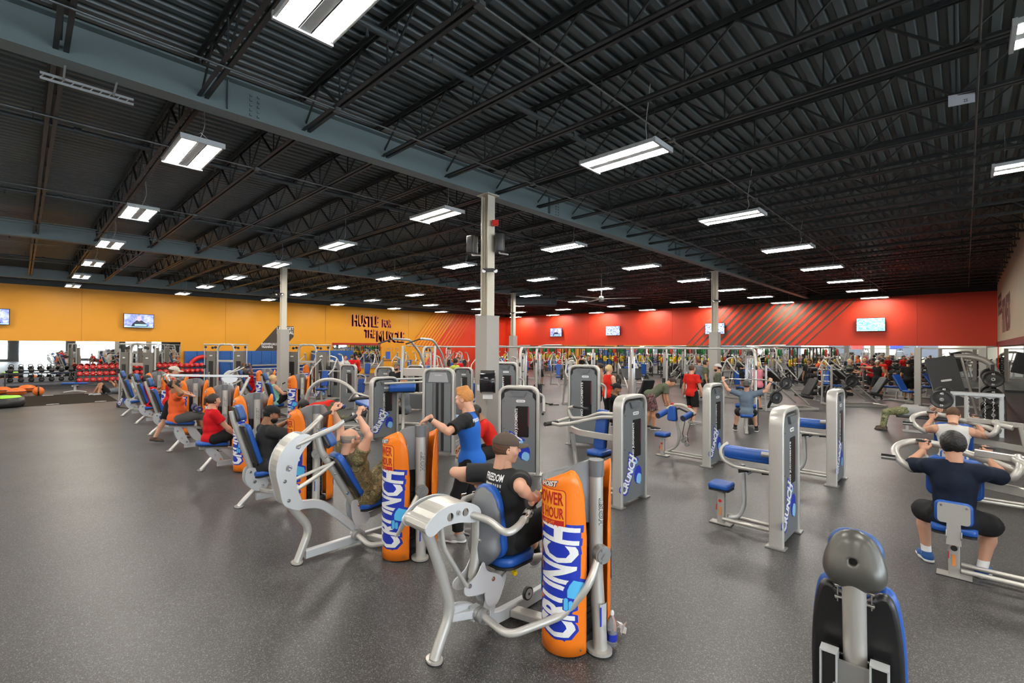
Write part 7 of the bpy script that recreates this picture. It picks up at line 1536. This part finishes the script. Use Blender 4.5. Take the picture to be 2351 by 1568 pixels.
# prone man
P, J = person('man in red tee lying face down with dark olive trousers', (-11.55, 5.25, 0), -1.0, dict(hip=(0, .15, .72), spine=(0, -.25, -.02), face=(0, -.05, -1), look=(0, -.75, -.7), hup=(0, -.7, .7), handR=(.15, -.72, .62), handL=(-.15, -.72, .62), elbR=(.6, -.2, -.8), elbL=(-.6, -.2, -.8), ftR=(.12, .85, .50), ftL=(-.12, .85, .46), kneeR=(0, .1, -1), kneeL=(0, .1, -1), toeR=(0, .6, -1), toeL=(0, .6, -1), soleR=(0, 1, .5), soleL=(0, 1, .5)), SK_O, C_RED2, C_OLV, (SH_K, SH_W), ('afro', 'black'), lod=1, build=1.12, hem=1.95)
def stand(label, loc, rz, top, bottom, skin_m=SK_L, hair=('short', 'dark'), cap=None, lod=2, female=False, hands=None, look=None, size=1., build=1., hem=.95, sleeve=.65, stride=0., sock=None, beard=None, shoes=None, bend=0., group=None):
    h = hands or ((.27, .05, .80), (-.27, .08, .80))
    return person(label, loc, rz, dict(hip=(0, 0, .92*size), spine=(0, bend, 1), look=look or (0, 1, 0), handR=h[0], handL=h[1], elbR=(.5, -1, 0), elbL=(-.5, -1, 0), hdirR=(0, .1, -1) if not hands else (h[0][0]*.3, 1, .1), hdirL=(0, .1, -1) if not hands else (h[1][0]*.3, 1, .1), backR=(1, 0, 0), backL=(-1, 0, 0), ftR=(.11, .08-stride, .085), ftL=(-.11, -.05+stride, .085)), skin_m, top, bottom, shoes or (SH_K, SH_W), hair, cap, lod=lod, female=female, size=size, build=build, hem=hem, sleeve=sleeve, sock=sock, beard=beard, group=group)
x, y, _ = far(912, 14.4); stand('bearded man in black printed tee and cap standing left of the orange door', (x, y, 0), 3.6, C_BLK2, C_BLK2, cap=(cloth('olive_cap', (.14, .12, .08)),), build=1.1, beard='dark', lod=2)
x, y, _ = far(931, 12.6); person('seated person in grey shirt with short ginger hair right of the bearded man', (x, y, 0), 2.2, dict(SEAT, spine=(0, 0, 1), hip=(0, 0, .55), ftR=(.12, .5, .1), ftL=(-.12, .5, .1), handR=(.2, .4, .7), handL=(-.2, .4, .7)), SK_L, C_GRY, C_BLK2, (SH_K, SH_W), ('short', 'ginger'), lod=2)
person('person in bright red tee bending behind the blue seat beside the trainer', (-5.45, 5.35, 0), 2.5, dict(hip=(0, 0, .60), spine=(0, .55, .9), look=(0, 1, -.5), handR=(.2, .6, .6), handL=(-.2, .6, .6), ftR=(.15, .4, .085), ftL=(-.15, .4, .085)), SK_O, C_RED2, C_BLK2, (SH_K, SH_W), ('short', 'black'), lod=1, build=1.05)
x, y, _ = far(1378, 15.0); stand('shirtless tanned man standing beyond the woman in red tank', (x, y, 0), 1.8, None, C_BLK2, SK_M, ('short', 'dark'), lod=2)
x, y, _ = far(1398, 13.4); stand('woman in red racer-back top with blonde bun, arms lowered', (x, y, 0), -.2, C_RED2, C_BLK2, SK_L, ('bun', 'blonde'), lod=2, female=True, sleeve=0, hem=3., build=1.1)
P, J = person('man in black tee and backward black cap seated at the tall grey station', (-6.35+.35, 9.75, 0), -1.2, dict(hip=(0, 0, .58), spine=(0, .02, 1), look=(.2, 1, -.4), handR=(.22, .62, 1.0), handL=(-.22, .62, 1.0), elbR=(.8, -.2, -.6), elbL=(-.8, -.2, -.6), ftR=(.15, .5, .085), ftL=(-.15, .5, .085)), SK_O, C_BLK2, C_BLK, (SH_K, SH_W), ('short', 'black'), (C_BLK2, -1), lod=1, build=1.08)
x, y, _ = fl(1492, 985); stand('bending man in dark tee and patterned camouflage shorts', (x, y, 0), -.9, C_OLV, CAMO3, SK_M, hands=((.2, .5, .45), (-.2, .5, .45)), bend=1.5, look=(0, .6, -.9), lod=2, build=1.1)
x, y, _ = fl(1588, 973); stand('man in bright red tee and black shorts walking away', (x, y, 0), -.25, C_RED2, C_BLK2, SK_L, ('short', 'brown'), stride=.16, lod=1, build=1.04, shoes=(SH_K, SH_W), hands=((.34, .08, .82), (-.30, .0, .85)))
x, y, _ = fl(1648, 962); stand('bearded man in olive hoodie and backward white cap', (x, y, 0), 1.9, C_OLV, C_BLK2, SK_L, ('short', 'dark'), (C_WHT, -1), sleeve=1.9, lod=2, beard='dark')
P, J = person('man in slate grey tee and cap holding the lat pulldown bar', (-4.35, 13.75, 0), .35, dict(hip=(0, -.55, .57), spine=(0, -.05, 1), look=(0, 1, .15), handR=(.56, -.60, 1.36), handL=(-.56, -.60, 1.36), elbR=(.8, -.2, -.8), elbL=(-.8, -.2, -.8), hdirR=(0, 0, 1), hdirL=(0, 0, 1), backR=(0, -1, 0), backL=(0, -1, 0), ftR=(.26, -.15, .085), ftL=(-.26, -.2, .085)), SK_L, C_GRYB, C_BLK2, (SH_K, SH_W), ('short', 'brown'), (cloth('grey_cap', (.07, .07, .07)), -1), lod=1, build=1.08, sleeve=.75, sock=(C_BLK2, .12))
x, y, _ = fl(2015, 917); stand('man in black tank top and cream cap with one arm stretched left', (x, y, 0), 2.9, C_BLK2, C_BLK2, SK_M, ('short', 'dark'), (cloth('cream_cap', (.55, .50, .42)),), sleeve=0, lod=2, hands=((.62, .15, 1.38), (-.28, .15, .95)), sock=(C_BLK2, .14))
# lying bench presser
P, J = person('lying man in grey tee and camouflage trousers under the black plates', (-1.05, 16.6, 0), PI/2, dict(hip=(0, .12, .58), spine=(0, -1, .0), face=(0, 0, 1), look=(0, .15, 1), hup=(0, -1, 0), handR=(.32, -.62, .95), handL=(-.32, -.62, .95), elbR=(1, .2, -.4), elbL=(-1, .2, -.4), hdirR=(0, 0, 1), hdirL=(0, 0, 1), backR=(0, -1, 0), backL=(0, -1, 0), ftR=(.18, .62, .09), ftL=(-.18, .60, .09), kneeR=(0, .3, 1), kneeL=(0, .3, 1)), SK_L, cloth('pale_grey', (.42, .41, .40)), CAMO2, (mat('tan_boot', (.09, .06, .04), .8), SH_K), ('short', 'brown'), lod=1, build=1.12, hem=1.95)
# two men on the right-hand stations
P, J = person('man in white printed tank top seated with back to the viewer', (-.14, 9.55, 0), 0, dict(hip=(0, .0, .58), spine=(0, .10, 1), look=(0, 1, -.55), handR=(.25, .44, 1.14), handL=(-.25, .44, 1.14), elbR=(.7, -.1, -.9), elbL=(-.7, -.1, -.9), hdirR=(0, .1, 1), hdirL=(0, .1, 1), backR=(.3, -1, 0), backL=(-.3, -1, 0), ftR=(.22, .30, .085), ftL=(-.22, .30, .085)), SK_L, C_WHT, cloth('mid_blue', (.03, .12, .35)), (SH_K, SH_W), ('buzz', 'brown'), lod=1, build=1.08, sleeve=0)
s = child(P, 'shirt'); c_ = V(J['chest']); R2 = J['R2']; xx, yy, nn = V(R2[:, 0]), V(R2[:, 2]), -V(R2[:, 1])
print_on(s, c_+yy*.02, xx, yy, nn, lambda b: grid_rects(b, [(-.10, .04, .08, .05), (-.07, .015, .05, .025), (-.09, -.02, .09, -.008)], 6), 'back_print', REDP)
P, J = person('dark-haired man in dark navy tee and black shorts seated nearest at right', (-.09, 6.42, 0), 0, dict(hip=(0, .0, .58), spine=(0, .06, 1), look=(-.42, 1, -.1), handR=(.25, .44, 1.14), handL=(-.25, .44, 1.14), elbR=(.8, -.1, -.7), elbL=(-.8, -.1, -.7), hdirR=(0, .1, 1), hdirL=(0, .1, 1), backR=(.3, -1, 0), backL=(-.3, -1, 0), ftR=(.20, .20, .085), ftL=(-.22, .30, .085), kneeR=(.45, 1, .4), kneeL=(-.4, 1, .4), toeR=(.3, 1, 0), toeL=(-.45, 1, 0)), SK_L, C_NAVY, C_BLK2, (SH_B, SH_W), ('full', 'black'), lod=0, build=1.10, sleeve=.85, hem=.92, sock=(WHITE, .08), size=1.02)
# small far figures
FARP = [(1310, 28.5, C_WHT, SK_L, 'dark', 'person in white tank top before the yellow plates'), (1335, 29.5, C_BLK2, SK_M, 'black', 'person in black tee beside the yellow plates'), (1352, 30.3, C_BLK, SK_L, 'brown', 'person between the farthest squat racks'), (1620, 19, C_OLV, SK_M, 'dark', 'man in olive tee standing before the column by the striped wall'), (1605, 21, C_GRY, SK_L, 'brown', 'man beyond the walker in red'), (1985, 24.5, C_RED, SK_L, 'blonde', 'person in red near the far dumbbells'), (2000, 22, C_RED, SK_D, 'black', 'second person in red near the far dumbbells'), (2025, 23.5, C_RED2, SK_M, 'dark', 'third person in red right of the outstretched man'), (1885, 25, C_ORG, SK_M, 'dark', 'person in orange standing far left of the barbell racks'), (1858, 21.5, C_BLK2, SK_O, 'black', 'person in dark clothes beyond the leg press'), (1950, 22.5, C_OLV, SK_L, 'blonde', 'person in olive behind the barbell racks'), (2085, 20.5, C_BLK2, SK_M, 'black', 'person in black left of the cream rack'), (1045, 19.5, cloth('lime_yellow', (.55, .62, .08)), SK_O, 'dark', 'man in lime shirt behind the chin-up arms'), (1052, 22, C_RED, SK_M, 'dark', 'person in red beyond the man in lime'), (792, 25, C_WHT, SK_L, 'dark', 'person in white before the wide wall mirror'), (808, 26, C_RED, SK_L, 'brown', 'person in red before the wide wall mirror'), (822, 27, C_RED2, SK_L, 'dark', 'second person in red before the wide wall mirror'), (755, 26, C_WHT, SK_D, 'black', 'dark-haired person right of the blue locker poster'), (1240, 27, C_GRY, SK_O, 'dark', 'person in grey by the far cream column'), (1740, 17, mat('cloth_pink', (.7, .2, .25), .8), SK_L, 'blonde', 'person in pink right of the lat pulldown'), (1700, 25, C_BLK, SK_M, 'dark', 'person in black beyond the lat pulldown')]
for i, (px_, d_, top, sk, hr, lab) in enumerate(FARP):
    
    def hit(d_): x, y, _ = far(px_, d_); return any((x-q[0])**2+(y-q[1])**2 < 1.0 for q in hsp+pspots)
    for k_ in range(12):
        if hit(d_): d_ -= .4
    x, y, _ = far(px_, d_); stand(lab, (x, y, 0), (i*1.7) % 6.2, top, C_BLK2, sk, ('short' if i % 3 else 'full', hr), lod=3, hands=None if i % 2 else ((.25, .35, 1.1), (-.25, .35, 1.15)), stride=.1*(i % 2))
# girl lying on the turf at the left
person('person in grey lying on the turf with knees raised by the red dumbbells', (*fl(245, 905)[:2], 0), .3, dict(hip=(0, 0, .13), spine=(0, 1, .02), face=(0, 0, 1), look=(0, .2, 1), hup=(0, 1, 0), handR=(.2, .25, .55), handL=(-.2, .25, .55), ftR=(.12, -.35, .09), ftL=(-.12, -.42, .09), kneeR=(0, 0, 1), kneeL=(0, 0, 1), toeR=(0, -1, 0), toeL=(0, -1, 0)), SK_M, C_GRY, C_BLK2, (SH_G, SH_W), ('full', 'ginger'), lod=2, female=True)
